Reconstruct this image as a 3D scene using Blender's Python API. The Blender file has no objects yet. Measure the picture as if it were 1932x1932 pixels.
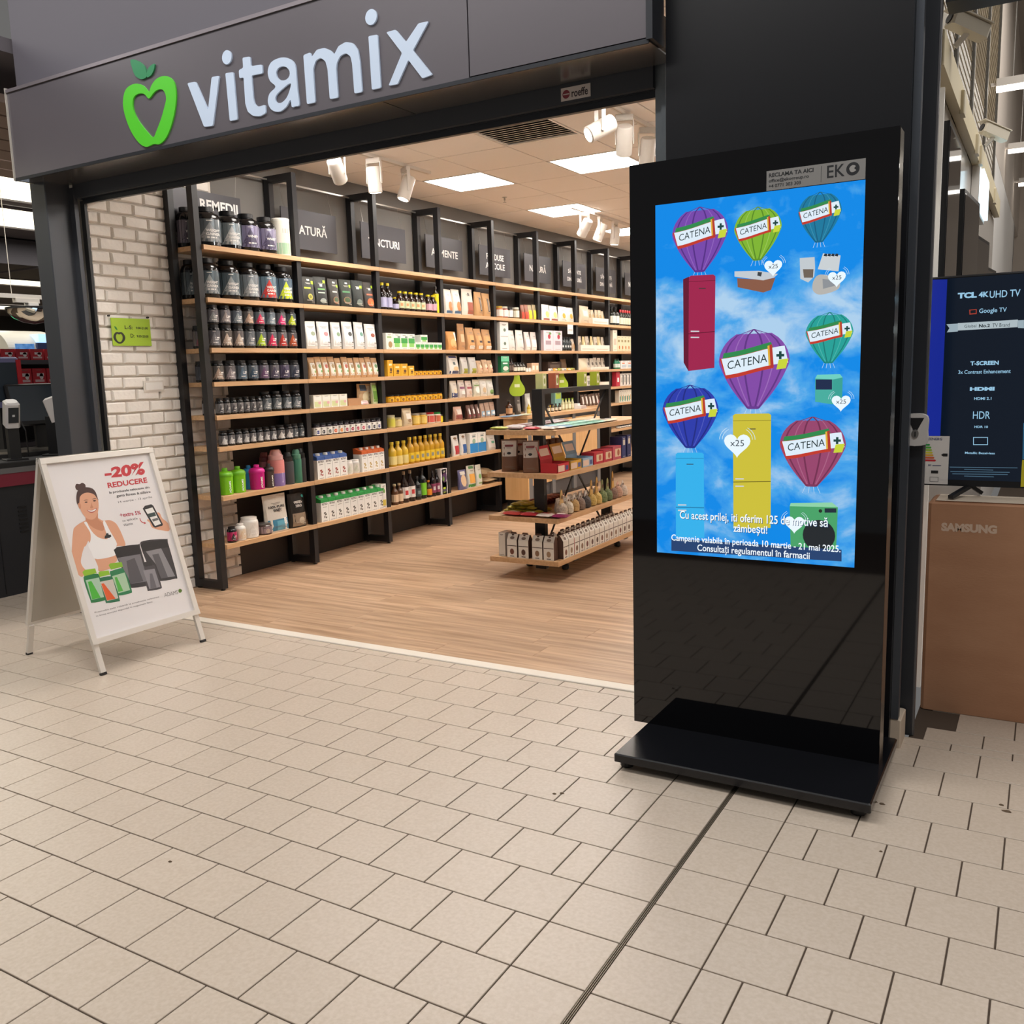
import bpy, math, random
from mathutils import Vector, Matrix
random.seed(7)
scene = bpy.context.scene
COL = scene.collection

# ---------------------------------------------------------------- camera
FPX, CX = 1720.987, 966.0
YAW, PITCH, ROLL = -0.5309434, 0.1536403, 0.0294813
CAM = Vector((1.048675, -2.314729, 1.417356))
cy, sy, cp, sp, cr, sr = math.cos(YAW), math.sin(YAW), math.cos(PITCH), math.sin(PITCH), math.cos(ROLL), math.sin(ROLL)
FW = Vector((sy * cp, cy * cp, -sp)); _r = Vector((cy, -sy, 0)); _d = FW.cross(_r)
RT = cr * _r + sr * _d
DN = -sr * _r + cr * _d
cam = bpy.data.cameras.new('camera'); camo = bpy.data.objects.new('camera', cam); COL.objects.link(camo)
cam.sensor_fit = 'HORIZONTAL'; cam.sensor_width = 36.0; cam.lens = FPX / 1932.0 * 36.0
cam.clip_start = 0.05; cam.clip_end = 200
camo.matrix_world = Matrix(((RT.x, -DN.x, -FW.x, CAM.x), (RT.y, -DN.y, -FW.y, CAM.y), (RT.z, -DN.z, -FW.z, CAM.z), (0, 0, 0, 1)))
scene.camera = camo

# ---------------------------------------------------------------- world, lights, exposure
w = bpy.data.worlds.new('world'); scene.world = w; w.use_nodes = True
bg = w.node_tree.nodes['Background']; bg.inputs[0].default_value = (1.0, 0.975, 0.95, 1); bg.inputs[1].default_value = 0.13
vs = scene.view_settings
vs.view_transform = 'Standard'; vs.look = 'None'; vs.gamma = 1.0; vs.exposure = 0.15; vs.use_curve_mapping = False

def area(name, loc, sx, sy_, power, col=(1, .965, .93), rot=(0, 0, 0)):
    l = bpy.data.lights.new(name, 'AREA'); l.shape = 'RECTANGLE'; l.size = sx; l.size_y = sy_; l.energy = power; l.color = col
    o = bpy.data.objects.new(name, l); COL.objects.link(o); o.location = loc; o.rotation_euler = rot
    return o
# long luminaires under the mall's high ceiling
area('mall_luminaire', (-2.4, -0.6, 4.9), 5.0, .5, 125)
area('mall_luminaire', (-2.4, -3.2, 4.9), 5.0, .5, 48)
area('mall_luminaire', (2.6, -1.2, 4.9), 3.2, .5, 70)
area('mall_luminaire', (2.6, -4.0, 4.9), 3.2, .5, 30)
area('mall_luminaire', (-7.5, -1.0, 4.9), 3.0, .5, 80)

# added fill lights, brightening the supermarket at left and the electronics shop at right
area('market_fill', (-6.4, 2.6, 3.28), 1.4, 5.0, 70)
area('market_fill', (-9.5, 5.0, 3.25), 1.4, 7.0, 90)
area('electronics_fill', (2.4, 4.2, 4.6), 2.4, 5.0, 170)

# ---------------------------------------------------------------- picture point -> place helpers
def ray(px, py):
    return RT * ((px - CX) / FPX) + DN * ((py - CX) / FPX) + FW
def at_x(px, py, X):
    d = ray(px, py); return CAM + d * ((X - CAM.x) / d.x)
def at_y(px, py, Y):
    d = ray(px, py); return CAM + d * ((Y - CAM.y) / d.y)
def at_z(px, py, Z=0.0):
    d = ray(px, py); return CAM + d * ((Z - CAM.z) / d.z)
def y_for(px, X, Z):
    k = (px - CX) / FPX; dx, dz = X - CAM.x, Z - CAM.z
    return CAM.y + ((RT.x * dx + RT.z * dz) - k * (FW.x * dx + FW.z * dz)) / (k * FW.y - RT.y)
def z_for(py, X, Y):
    k = (py - CX) / FPX; dx, dy = X - CAM.x, Y - CAM.y
    return CAM.z + ((DN.x * dx + DN.y * dy) - k * (FW.x * dx + FW.y * dy)) / (k * FW.z - DN.z)

# ---------------------------------------------------------------- materials
def lin(c):
    if isinstance(c, str):
        c = [int(c[i:i + 2], 16) / 255 for i in (0, 2, 4)]
    return tuple((x / 12.92 if x <= .04045 else ((x + .055) / 1.055) ** 2.4) for x in c[:3]) + (1.0,)
MATS = {}
def mat(name, c='808080', rough=.5, metal=0.0, emit=None, es=1.0, var=0.0, scale=8.0, bump=0.0, stretch=(1, 1, 1), trans=0.0, coat=0.0, alpha=1.0, spec=.5, c2=None, detail=4.0, rnd=0.0, bscale=None):
    if name in MATS: return MATS[name]
    m = bpy.data.materials.new(name); m.use_nodes = True; MATS[name] = m
    nt = m.node_tree; b = nt.nodes['Principled BSDF']
    col = lin(c); b.inputs['Base Color'].default_value = col
    b.inputs['Roughness'].default_value = rough; b.inputs['Metallic'].default_value = metal
    b.inputs['Specular IOR Level'].default_value = spec
    if coat: b.inputs['Coat Weight'].default_value = coat; b.inputs['Coat Roughness'].default_value = .05
    if trans: b.inputs['Transmission Weight'].default_value = trans
    if alpha < 1: b.inputs['Alpha'].default_value = alpha
    if emit: b.inputs['Emission Color'].default_value = lin(emit); b.inputs['Emission Strength'].default_value = es
    if var or bump or c2 or rnd:
        tc = nt.nodes.new('ShaderNodeTexCoord'); mp = nt.nodes.new('ShaderNodeMapping'); mp.inputs['Scale'].default_value = stretch
        nt.links.new(tc.outputs['Object'], mp.inputs['Vector'])
        nz = nt.nodes.new('ShaderNodeTexNoise'); nz.inputs['Scale'].default_value = scale; nz.inputs['Detail'].default_value = detail
        nt.links.new(mp.outputs['Vector'], nz.inputs['Vector'])
        if rnd:
            oi = nt.nodes.new('ShaderNodeObjectInfo'); ad = nt.nodes.new('ShaderNodeVectorMath'); ad.operation = 'MULTIPLY_ADD'
            cb = nt.nodes.new('ShaderNodeCombineXYZ')
            for k in range(3): nt.links.new(oi.outputs['Random'], cb.inputs[k])
            ad.inputs[1].default_value = (37.0, 53.0, 71.0); nt.links.new(cb.outputs[0], ad.inputs[0]); nt.links.new(mp.outputs['Vector'], ad.inputs[2])
            nt.links.new(ad.outputs[0], nz.inputs['Vector'])
        if var or c2 or rnd:
            rp = nt.nodes.new('ShaderNodeValToRGB')
            lo = lin(c2) if c2 else tuple(x * (1 - var) for x in col[:3]) + (1,)
            rp.color_ramp.elements[0].color = lo; rp.color_ramp.elements[1].color = col
            rp.color_ramp.elements[0].position = .33; rp.color_ramp.elements[1].position = .66
            nt.links.new(nz.outputs['Fac'], rp.inputs['Fac'])
            out = rp.outputs['Color']
            if rnd:
                hs = nt.nodes.new('ShaderNodeHueSaturation'); mr = nt.nodes.new('ShaderNodeMapRange')
                mr.inputs[3].default_value = 1 - rnd; mr.inputs[4].default_value = 1 + rnd
                nt.links.new(oi.outputs['Random'], mr.inputs[0]); nt.links.new(mr.outputs[0], hs.inputs['Value']); nt.links.new(out, hs.inputs['Color']); out = hs.outputs['Color']
            nt.links.new(out, b.inputs['Base Color'])
        if bump:
            bp = nt.nodes.new('ShaderNodeBump'); bp.inputs['Strength'].default_value = bump; bp.inputs['Distance'].default_value = .01
            src = nz
            if bscale:
                src = nt.nodes.new('ShaderNodeTexNoise'); src.inputs['Scale'].default_value = bscale; src.inputs['Detail'].default_value = 5
                nt.links.new(mp.outputs['Vector'], src.inputs['Vector'])
            nt.links.new(src.outputs['Fac'], bp.inputs['Height']); nt.links.new(bp.outputs[0], b.inputs['Normal'])
    return m
def flat(c, rough=.45):
    return mat('print_' + c, c, rough)
def glow(c, s=1.0):
    return mat('screen_%s_%d' % (c, int(s * 100)), '000000', .3, emit=c, es=s)

# ---------------------------------------------------------------- mesh building
class MB:
    def __init__(s): s.v, s.f, s.m = [], [], []
    def add(s, vs, fs, mi=0):
        o = len(s.v); s.v += [tuple(p) for p in vs]
        for f in fs: s.f.append(tuple(i + o for i in f)); s.m.append(mi)
        return s
    def box(s, x0, x1, y0, y1, z0, z1, mi=0):
        return s.add([(x0, y0, z0), (x1, y0, z0), (x1, y1, z0), (x0, y1, z0), (x0, y0, z1), (x1, y0, z1), (x1, y1, z1), (x0, y1, z1)],
                     [(3, 2, 1, 0), (4, 5, 6, 7), (0, 1, 5, 4), (1, 2, 6, 5), (2, 3, 7, 6), (3, 0, 4, 7)], mi)
    def cbox(s, x0, x1, y0, y1, z0, z1, c=.01, mi=0):
        """box with its vertical and top edges chamfered by c"""
        def ring(z, i): return [(x0 + i + c, y0 + i, z), (x1 - i - c, y0 + i, z), (x1 - i, y0 + i + c, z), (x1 - i, y1 - i - c, z), (x1 - i - c, y1 - i, z), (x0 + i + c, y1 - i, z), (x0 + i, y1 - i - c, z), (x0 + i, y0 + i + c, z)]
        return s.loft([ring(z0, 0), ring(z1 - c, 0), ring(z1, c)], mi)
    def loft(s, rings, mi=0, caps=True):
        n = len(rings[0]); o = len(s.v); fs = []
        for r in rings: s.v += [tuple(p) for p in r]
        for a in range(len(rings) - 1):
            for i in range(n):
                j = (i + 1) % n; fs.append((o + a * n + i, o + a * n + j, o + (a + 1) * n + j, o + (a + 1) * n + i))
        if caps: fs += [tuple(o + i for i in reversed(range(n))), tuple(o + (len(rings) - 1) * n + i for i in range(n))]
        s.f += fs; s.m += [mi] * len(fs); return s
    def lathe(s, prof, n=16, c=(0, 0, 0), mi=0, caps=True):
        return s.loft([[(c[0] + r * math.cos(2 * math.pi * k / n), c[1] + r * math.sin(2 * math.pi * k / n), c[2] + z) for k in range(n)] for r, z in prof], mi, caps)
    def wrap(s, r, a0, a1, z0, z1, n=10, mi=0):
        vs = []
        for k in range(n + 1):
            a = a0 + (a1 - a0) * k / n; vs += [(r * math.cos(a), r * math.sin(a), z0), (r * math.cos(a), r * math.sin(a), z1)]
        return s.add(vs, [(2 * k, 2 * k + 2, 2 * k + 3, 2 * k + 1) for k in range(n)], mi)
    def tube(s, a, b, r, n=6, mi=0, r2=None):
        a, b = Vector(a), Vector(b); d = (b - a).normalized(); u = d.orthogonal().normalized(); v = d.cross(u); r2 = r if r2 is None else r2
        return s.loft([[a + (u * math.cos(t) + v * math.sin(t)) * r for t in [2 * math.pi * k / n for k in range(n)]],
                       [b + (u * math.cos(t) + v * math.sin(t)) * r2 for t in [2 * math.pi * k / n for k in range(n)]]], mi)
    def path(s, pts, r, n=5, mi=0):
        for a, b in zip(pts, pts[1:]): s.tube(a, b, r, n, mi)
        return s
    def bar(s, a, b, w, h, mi=0, up=(0, 0, 1)):
        a, b = Vector(a), Vector(b); d = (b - a).normalized(); u = d.cross(Vector(up)); u = u.normalized() if u.length > 1e-6 else d.orthogonal().normalized(); v = u.cross(d)
        q = lambda p: [p - u * w / 2 - v * h / 2, p + u * w / 2 - v * h / 2, p + u * w / 2 + v * h / 2, p - u * w / 2 + v * h / 2]
        return s.loft([q(a), q(b)], mi)
    def prism(s, poly, fn, t, mi=0):
        """poly: 2D outline, fn(a, b, depth) -> 3D; front at depth 0, back at depth t"""
        n = len(poly); o = len(s.v)
        s.v += [tuple(fn(a, b, 0)) for a, b in poly] + [tuple(fn(a, b, t)) for a, b in poly]
        fs = [tuple(o + i for i in range(n)), tuple(o + n + i for i in reversed(range(n)))] + [(o + i, o + n + i, o + n + (i + 1) % n, o + (i + 1) % n) for i in range(n)]
        s.f += fs; s.m += [mi] * len(fs); return s
    def poly(s, pts, mi=0): return s.add(pts, [tuple(range(len(pts)))], mi)
    def mesh(s, name, mats, smooth=False, fix=False):
        me = bpy.data.meshes.new(name); me.from_pydata(s.v, [], s.f)
        for m in (mats if isinstance(mats, (list, tuple)) else [mats]): me.materials.append(m)
        if any(s.m): me.polygons.foreach_set('material_index', s.m)
        if smooth:
            me.polygons.foreach_set('use_smooth', [True] * len(s.f)); me.set_sharp_from_angle(angle=math.radians(38))
        if fix:
            import bmesh
            bm = bmesh.new(); bm.from_mesh(me); bmesh.ops.recalc_face_normals(bm, faces=bm.faces[:]); bm.to_mesh(me); bm.free()
        me.update(); return me
    def build(s, name, mats, parent=None, smooth=False, fix=False, **kw):
        return link(name, s.mesh(name, mats, smooth, fix), parent, **kw)
def link(name, me, parent=None, loc=None, label=None, cat=None, group=None, kind=None, rot=None):
    o = bpy.data.objects.new(name, me); COL.objects.link(o)
    if parent is not None: o.parent = parent
    if loc is not None: o.location = loc
    if rot is not None: o.rotation_euler = rot
    return tag(o, label, cat, group, kind)
def tag(o, label=None, cat=None, group=None, kind=None):
    for k, v in (('label', label), ('category', cat), ('group', group), ('kind', kind)):
        if v: o[k] = v
    return o
def empty(name, loc=(0, 0, 0), rz=0.0, label=None, cat=None, group=None):
    o = link(name, None, None, loc, label, cat, group); o.rotation_euler = (0, 0, rz); o.empty_display_size = .05; return o
def struct(name, mb, m, parent=None, **kw):
    return mb.build(name, m, parent, kind=None if parent else 'structure', **kw)

# text as flat polygons: (verts, faces, width) with the baseline at v = 0
_TX = {}
def text2d(s, size=1.0, bold=0.0, res=3):
    key = (s, bold, res)
    if key not in _TX:
        cu = bpy.data.curves.new('t', 'FONT'); cu.body = s; cu.size = 1.0; cu.resolution_u = res; cu.offset = bold; cu.fill_mode = 'FRONT' if hasattr(cu, 'fill_mode') else cu.fill_mode
        o = bpy.data.objects.new('t', cu); COL.objects.link(o)
        dg = bpy.context.evaluated_depsgraph_get(); dg.update()
        me = bpy.data.meshes.new_from_object(o.evaluated_get(dg))
        vs = [(v.co.x, v.co.y) for v in me.vertices]; fs = [tuple(p.vertices) for p in me.polygons]
        bpy.data.objects.remove(o); bpy.data.curves.remove(cu); bpy.data.meshes.remove(me)
        x0 = min([v[0] for v in vs] or [0]); x1 = max([v[0] for v in vs] or [1])
        y0 = min([v[1] for v in vs] or [0]); y1 = max([v[1] for v in vs] or [1])
        _TX[key] = (vs, fs, x0, x1, y0, y1)
    return _TX[key]
def text_fit(mb, s, u0, u1, v0, v1, fn, bold=0.0, mi=0, res=3):
    """letters of s stretched into the rectangle u0..u1, v0..v1 of the surface fn(u, v)"""
    vs, fs, x0, x1, y0, y1 = text2d(s, 1, bold, res)
    a = (u1 - u0) / max(x1 - x0, 1e-6); b = (v1 - v0) / max(y1 - y0, 1e-6)
    return mb.add([fn(u0 + (x - x0) * a, v0 + (y - y0) * b) for x, y in vs], fs, mi)
def text_at(mb, s, u, v, size, fn, bold=0.0, align='C', mi=0, res=3, squeeze=1.0):
    vs, fs, x0, x1, y0, y1 = text2d(s, 1, bold, res)
    wd = (x1 - x0) * size * squeeze; o = u - (wd / 2 if align == 'C' else wd if align == 'R' else 0)
    return mb.add([fn(o + (x - x0) * size * squeeze, v + y * size) for x, y in vs], fs, mi)
def fill2d(outlines):
    """flat faces of a shape given by closed outlines, inner ones cut out"""
    cu = bpy.data.curves.new('c', 'CURVE'); cu.dimensions = '2D'; cu.fill_mode = 'FRONT'
    for P in outlines:
        sp = cu.splines.new('POLY'); sp.points.add(len(P) - 1); sp.use_cyclic_u = True
        for q, (a, b) in zip(sp.points, P): q.co = (a * 10, b * 10, 0, 1)
    o = bpy.data.objects.new('c', cu); COL.objects.link(o)
    dg = bpy.context.evaluated_depsgraph_get(); dg.update()
    me = bpy.data.meshes.new_from_object(o.evaluated_get(dg))
    vs = [(v.co.x / 10, v.co.y / 10) for v in me.vertices]; fs = [tuple(p.vertices) for p in me.polygons]
    bpy.data.objects.remove(o); bpy.data.curves.remove(cu); bpy.data.meshes.remove(me)
    return vs, fs
def spline(pts, n=5):
    out = []; N = len(pts)
    for i in range(N):
        p0, p1, p2, p3 = (Vector((*pts[(i + k) % N][:2], 0)) for k in (-1, 0, 1, 2))
        for t in [k / n for k in range(n)]:
            q = .5 * ((2 * p1) + (p2 - p0) * t + (2 * p0 - 5 * p1 + 4 * p2 - p3) * t * t + (3 * p1 - p0 - 3 * p2 + p3) * t ** 3); out.append((q.x, q.y))
    return out
ORD = 'first second third fourth fifth sixth seventh eighth ninth tenth eleventh twelfth thirteenth fourteenth fifteenth sixteenth seventeenth eighteenth nineteenth twentieth'.split()
ORD += ['twenty-' + q for q in ORD[:9]] + ['thirtieth'] + ['thirty-' + q for q in ORD[:9]]
def wire_box(mb, x0, x1, y0, y1, z0, z1): return mb.box(x0, x1, y0, y1, z0, z1)
# ================================================================ materials of the setting
M_tile = mat('floor_tile_ceramic', 'c9bbac', .36, scale=90, rnd=.02, c2='bfb09f', detail=8)
M_grout = mat('grout', '4e4136', .9)
M_plank = mat('oak_plank', 'c6a688', .42, c2='9a7a5e', scale=3.2, stretch=(.55, 9, 9), rnd=.07, detail=7)
M_wood = mat('shelf_oak', 'd3ab82', .5, c2='c39a6e', scale=6, stretch=(9, .7, 9), detail=6)
M_woodp = mat('panel_oak', 'dcb27e', .5, c2='d2a670', scale=3, stretch=(9, 9, .6), detail=6)
M_brick = mat('painted_brick', 'f1ebe3', .8, var=.04, scale=14, bump=.5, rnd=.02, bscale=26)
M_mortar = mat('painted_mortar', 'dbd3c9', .9)
M_wallg = mat('grey_wall_paint', '6e6b67', .85, var=.04, scale=3)
M_dpanel = mat('dark_back_panel', '3b3633', .7, var=.06, scale=2)
M_alu = mat('anthracite_aluminium', '45484e', .42, metal=.25, var=.05, scale=1.5)
M_aluD = mat('dark_anthracite', '2c2f35', .4, metal=.2)
M_fascia = mat('fascia_composite', '68646a', .3, metal=.15, var=.04, scale=1.2)
M_bulk = mat('bulkhead_paint', '5f5c65', .6, var=.03, scale=1.5)
M_under = mat('gloss_soffit', '7d7c7c', .22, metal=.75)
M_pier = mat('black_pier', '101116', .32, metal=.1)
M_ceil = mat('mineral_fibre_tile', 'efe9e4', .9, var=.03, scale=120, rnd=.012)
M_grid = mat('ceiling_grid', 'c2b4a8', .7)
M_white = mat('white_paint', 'e8e4de', .5)
M_whitegl = mat('white_gloss', 'efece6', .25)
M_black = mat('black_powder', '17171a', .45)
M_blackgl = mat('black_gloss', '0b0b0d', .06, spec=.6)
M_steel = mat('brushed_steel', 'b9b6b0', .28, metal=.9, var=.06, scale=4, stretch=(1, 1, 30))
M_metalstrip = mat('strip_metal', 'd9d3ca', .35, metal=.35)
M_zinc = mat('zinc_rail', '8c949a', .4, metal=.6, var=.2, scale=9)
M_diff = mat('lit_diffuser', 'ffffff', .5, emit='fff9f2', es=16.0)
M_trim = mat('white_threshold', 'e4dccf', .45, var=.04, scale=5)

# ================================================================ tiled mall floor
S = .2
floor = struct('floor', MB().box(-12, 6, -4, 1.272, -.05, -.004).box(.66, 6, 1.272, 9, -.05, -.004).box(-12, -4.17, 1.272, 9, -.05, -.004), M_grout)
tm = {}
def tile_mesh(wx, wy):
    k = (round(wx, 3), round(wy, 3))
    if k not in tm: tm[k] = MB().cbox(0, wx, 0, wy, -.012, 0, .0012).mesh('tile', M_tile)
    return tm[k]
cells = []
def add_cell(x0, x1, y0, y1):
    if x1 - x0 < .12: return
    g = .011
    X0, X1, Y0, Y1 = (x0 + g) * S, (x1 - g) * S, (y0 + g) * S, (y1 - g) * S
    c = Vector(((X0 + X1) / 2, (Y0 + Y1) / 2, 0)) - CAM
    z = FW.dot(c)
    if z < .3: return
    px, py = CX + FPX * RT.dot(c) / z, CX + FPX * DN.dot(c) / z
    inview = -60 < px < 1992 and 700 < py < 2010
    cells.append((not inview, z, X0, X1, Y0, Y1))
YT = 6.335
for j in range(-12, 9):
    y0, y1 = j, min(j + 1, YT)
    if y0 < YT:
        h = .5 if j % 2 else 0.0
        xs = [0.0] + [-(k + (h if h else 1.0)) for k in range(0, 44)]
        for a, b in zip(xs[1:], xs): add_cell(a, b, y0, y1)
        add_cell(0, 1.0, y0, y1)
    hh = .5 if j % 2 else 0.0
    xs = [1.06, 2.045] + [2.045 + k + (.5 if hh else 1.0) for k in range(0, 14)]
    for a, b in zip(xs, xs[1:]):
        if y0 < YT: add_cell(a, b, y0, y1)
for j in range(6, 30):          # floor running on beside the shop on both sides
    y0 = YT if j == 6 else j; y1 = j + 1
    hh = .5 if j % 2 else 0.0
    if j < 14:
        for k in range(0, 9): add_cell(3.55 + k + hh - (.0), 4.55 + k + hh, y0, y1)
    if j < 22:
        for k in range(0, 26): add_cell(-22.5 - k + hh, -21.5 - k + hh, y0, y1)
cells.sort()
rest = MB()
for n, (out, z, X0, X1, Y0, Y1) in enumerate(cells):
    if n < 300 and not out:
        o = link('tile', tile_mesh(X1 - X0, Y1 - Y0), floor, (X0, Y0, 0))
    else:
        rest.box(X0, X1, Y0, Y1, -.012, 0)
rest.build('tile_field', M_tile, floor, kind='stuff')
ej = MB()
for a in (1.0, 1.024, 1.048): ej.box((a + .004) * S, (a + .013) * S, -12 * S, YT * S, -.01, .0006)
ej.build('expansion_strip', mat('joint_profile', '8d8172', .4, metal=.5), floor)
# scuffs and crumbs lying on the tiles
sc = mat('dry_dirt', '5d4c3a', .9)
for (px, py, r) in ((1646, 1512, .02), (1664, 1517, .012), (1900, 1531, .016), (1889, 1519, .01), (321, 1626, .008), (1046, 1498, .009), (1060, 1497, .009), (1662, 1607, .006)):
    p = at_z(px, py, 0); n = 7
    MB().loft([[(p.x + r * (.7 + .5 * random.random()) * math.cos(6.283 * k / n), p.y + r * .6 * math.sin(6.283 * k / n), 0.0002) for k in range(n)], [(p.x + r * .5 * math.cos(6.283 * k / n), p.y + r * .35 * math.sin(6.283 * k / n), .003) for k in range(n)]]).build('dirt_fleck', sc, floor)

# ================================================================ shop floor, threshold
trim1 = struct('trim_1', MB().cbox(-3.97, -.3, 1.268, 1.338, -.02, .006, .003), M_trim)
sfloor = struct('floor_shop', MB().box(-3.985, .45, 1.338, 10.6, -.05, -.006), mat('floor_underlay', '7a5d42', .8))
pm = {}
yy = 1.34; jj = 0
while yy < 10.5:
    off = random.uniform(0, 1.1)
    x = -3.98 - off
    while x < .44:
        a, b = max(x, -3.98), min(x + 1.2, .44)
        if b - a > .05:
            k = round(b - a, 2)
            if k not in pm: pm[k] = MB().cbox(0, b - a - .0012, 0, .1908, -.008, 0, .0008).mesh('plank', M_plank)
            link('plank', pm[k], sfloor, (a, yy, 0))
        x += 1.2
    yy += .192; jj += 1

# ================================================================ left shop wall: white brick near the opening, dark panel further in
wl = struct('wall_left', MB().box(-4.15, -3.993, 1.32, 2.31, -.06, 2.985), M_mortar)
struct('wall_left_panel', MB().box(-4.15, -3.99, 2.31, 10.7, 0, .0).box(-4.15, -3.99, 2.3102, 10.7, 0, 2.985), M_dpanel) if False else None
wlp = struct('wall_left_inner', MB().box(-4.15, -3.99, 2.311, 10.7, -.06, 2.25, 0).box(-4.15, -3.99, 2.311, 10.7, 2.25, 2.985, 1), [M_dpanel, M_wallg])
BL, BP = .166, .178
def brick_mesh(L, q=0.0):
    j = lambda: random.uniform(-q, q)
    def rg(x, i): return [(x + j() * .5, i + j(), i + j()), (x + j() * .5, L - i + j(), i + j()), (x + j() * .5, L - i + j(), .066 - i + j()), (x + j() * .5, i + j(), .066 - i + j())]
    return MB().loft([[(0, 0, 0), (0, L, 0), (0, L, .066), (0, 0, .066)], rg(.015, .0015), rg(.023, .007)]).mesh('brick', M_brick, smooth=True)
bricks = [brick_mesh(BL, .0028) for q in range(7)]
rw = 0; z = .002
while z < 2.92:
    y = 1.30 - (.085 if rw % 2 else 0.0) + .012 * math.sin(rw * 5.1)
    while y < 2.30:
        y1 = y + BL
        if y < 1.322 or y1 > 2.318:
            a, b = max(y, 1.322), min(y1, 2.318)
            if b - a > .03: link('brick', brick_mesh(b - a, .002), wl, (-3.994, a, z))
        else:
            link('brick', random.choice(bricks), wl, (-3.994, y, z))
        y += BP
    z += .0765; rw += 1
# other shop walls (behind the pier and at the far end)
struct('wall_right', MB().box(.45, .6, 1.5, 10.7, 0, 2.985), M_white)
struct('wall_back', MB().box(-4.15, .6, 10.6, 10.75, 0, 2.985), M_white)

# ================================================================ shop ceiling of square tiles, with lit panels
ceil = struct('ceiling', MB().box(-3.99, .45, 1.36, 10.6, 2.990, 3.03), M_grid)
G = .585; X0c, Y0c = -3.505, 4.115
ct = {}
lights = [(0, 0), (2, 0), (0, 3), (2, 3), (4, 3), (0, 6), (2, 6), (0, 9), (2, 9), (4, 0), (4, 6), (0, -3), (4, -3), (2, -3)]
vents = [(2, -2)]
for i in range(-1, 7):
    for k in range(-5, 11):
        if (i, k) in lights or (i, k) in vents: continue
        x0, x1 = max(X0c + i * G, -3.985), min(X0c + (i + 1) * G, .44); y0, y1 = max(Y0c + k * G, 1.38), min(Y0c + (k + 1) * G, 10.58)
        if x1 - x0 < .03 or y1 - y0 < .03: continue
        key = (round(x1 - x0, 3), round(y1 - y0, 3))
        if key not in ct: ct[key] = MB().box(.005, x1 - x0 - .005, .005, y1 - y0 - .005, -.004, .01).mesh('ceiling_tile', M_ceil)
        link('ceiling_tile', ct[key], ceil, (x0, y0, 2.985))
fr = MB(); 
for (a, b, c, d) in ((0, .57, 0, .014), (0, .57, .556, .57), (0, .014, .014, .556), (.556, .57, .014, .556)): fr.box(a, b, c, d, -.006, .006)
frm = fr.mesh('frame', M_whitegl); dfm = MB().box(.014, .556, .014, .556, -.003, .004).mesh('diffuser', M_diff)
where = {(0, 0): 'nearest the suspended signs', (2, 0): 'above the display screen', (0, 3): 'beside the trio of track spotlights', (0, 6): 'far back by the trio of spotlights'}
for n, (i, k) in enumerate(lights):
    lt = empty('ceiling_light', (X0c + i * G + .0075, Y0c + k * G + .0075, 2.985), 0, 'square lit ceiling panel ' + where.get((i, k), 'in the shop, column %s, row %s' % (ORD[i // 2], ORD[(k + 3) // 3])), 'light', 'square ceiling lights of the shop')
    link('frame', frm, lt); link('diffuser', dfm, lt)
vt = empty('air_vent', (X0c + 2 * G + .0075, Y0c - 2 * G + .0075, 2.985), 0, 'slatted square air vent in the shop ceiling', 'vent')
link('frame', frm, vt); MB().box(.014, .556, .014, .556, .004, .008).build('backing', M_black, vt)
slm = MB()
slm.add([(.02, 0, -.004), (.55, 0, -.004), (.55, .03, .006), (.02, .03, .006), (.02, .002, -.006), (.55, .002, -.006), (.55, .032, .004), (.02, .032, .004)], [(0, 1, 2, 3), (7, 6, 5, 4), (0, 4, 5, 1), (2, 6, 7, 3)])
slm = slm.mesh('slat', M_ceil)
for k in range(11): link('slat', slm, vt, (0, .03 + k * .046, 0))
sp_ = empty('sprinkler', at_z(952, 372, 2.981), 0, 'small metal sprinkler head under the shop ceiling', 'sprinkler')
MB().lathe([(.022, 0), (.022, -.004), (.008, -.006), (.008, -.03)][::-1], 10).build('pipe', M_steel, sp_); MB().lathe([(.003, -.05), (.016, -.048), (.016, -.045), (.003, -.043), (.003, -.03)], 10).build('deflector', M_steel, sp_)

# ================================================================ front: bulkhead, post, pier, rails
struct('wall_front_bulkhead', MB().box(-4.19, -.2, 1.1, 1.25, 3.06, 4.9), M_bulk)
struct('column_left', MB().cbox(-4.168, -4.028, 1.10, 1.262, 0, 2.585, .004), M_alu)
rail = struct('trim_2', MB().box(-4.028, -3.985, 1.25, 1.275, 0, 2.56).box(-4.0, -3.962, 1.30, 1.318, 0, 2.49, 1), [M_alu, M_black])
struct('wall_pier', MB().box(-.238, .612, 1.10, 1.5, 0, 4.9), M_pier)
struct('trim_3', MB().box(-.352, -.300, 1.285, 1.32, 0, 2.62).box(-.318, -.30, 1.262, 1.285, 0, 2.62), M_zinc)
struct('trim_4', MB().box(.613, .638, 1.135, 1.175, .112, 4.9), mat('guide_rail', '5b6068', .35, metal=.6))
struct('trim_5', MB().cbox(.56, .648, 1.139, 1.272, 0, .11, .004), mat('stone_block', 'cbbba8', .6, var=.05, scale=20))
xp_ = at_y(1763, 300, 1.285).x
struct('column_right', MB().cbox(.618, xp_, 1.285, 1.36, 0, 4.9, .002), M_aluD)
struct('trim_6', MB().box(xp_, xp_ + .006, 1.29, 1.32, 0, 4.9), mat('edge_strip_grey', '6d6c6e', .4, metal=.5))
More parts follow.
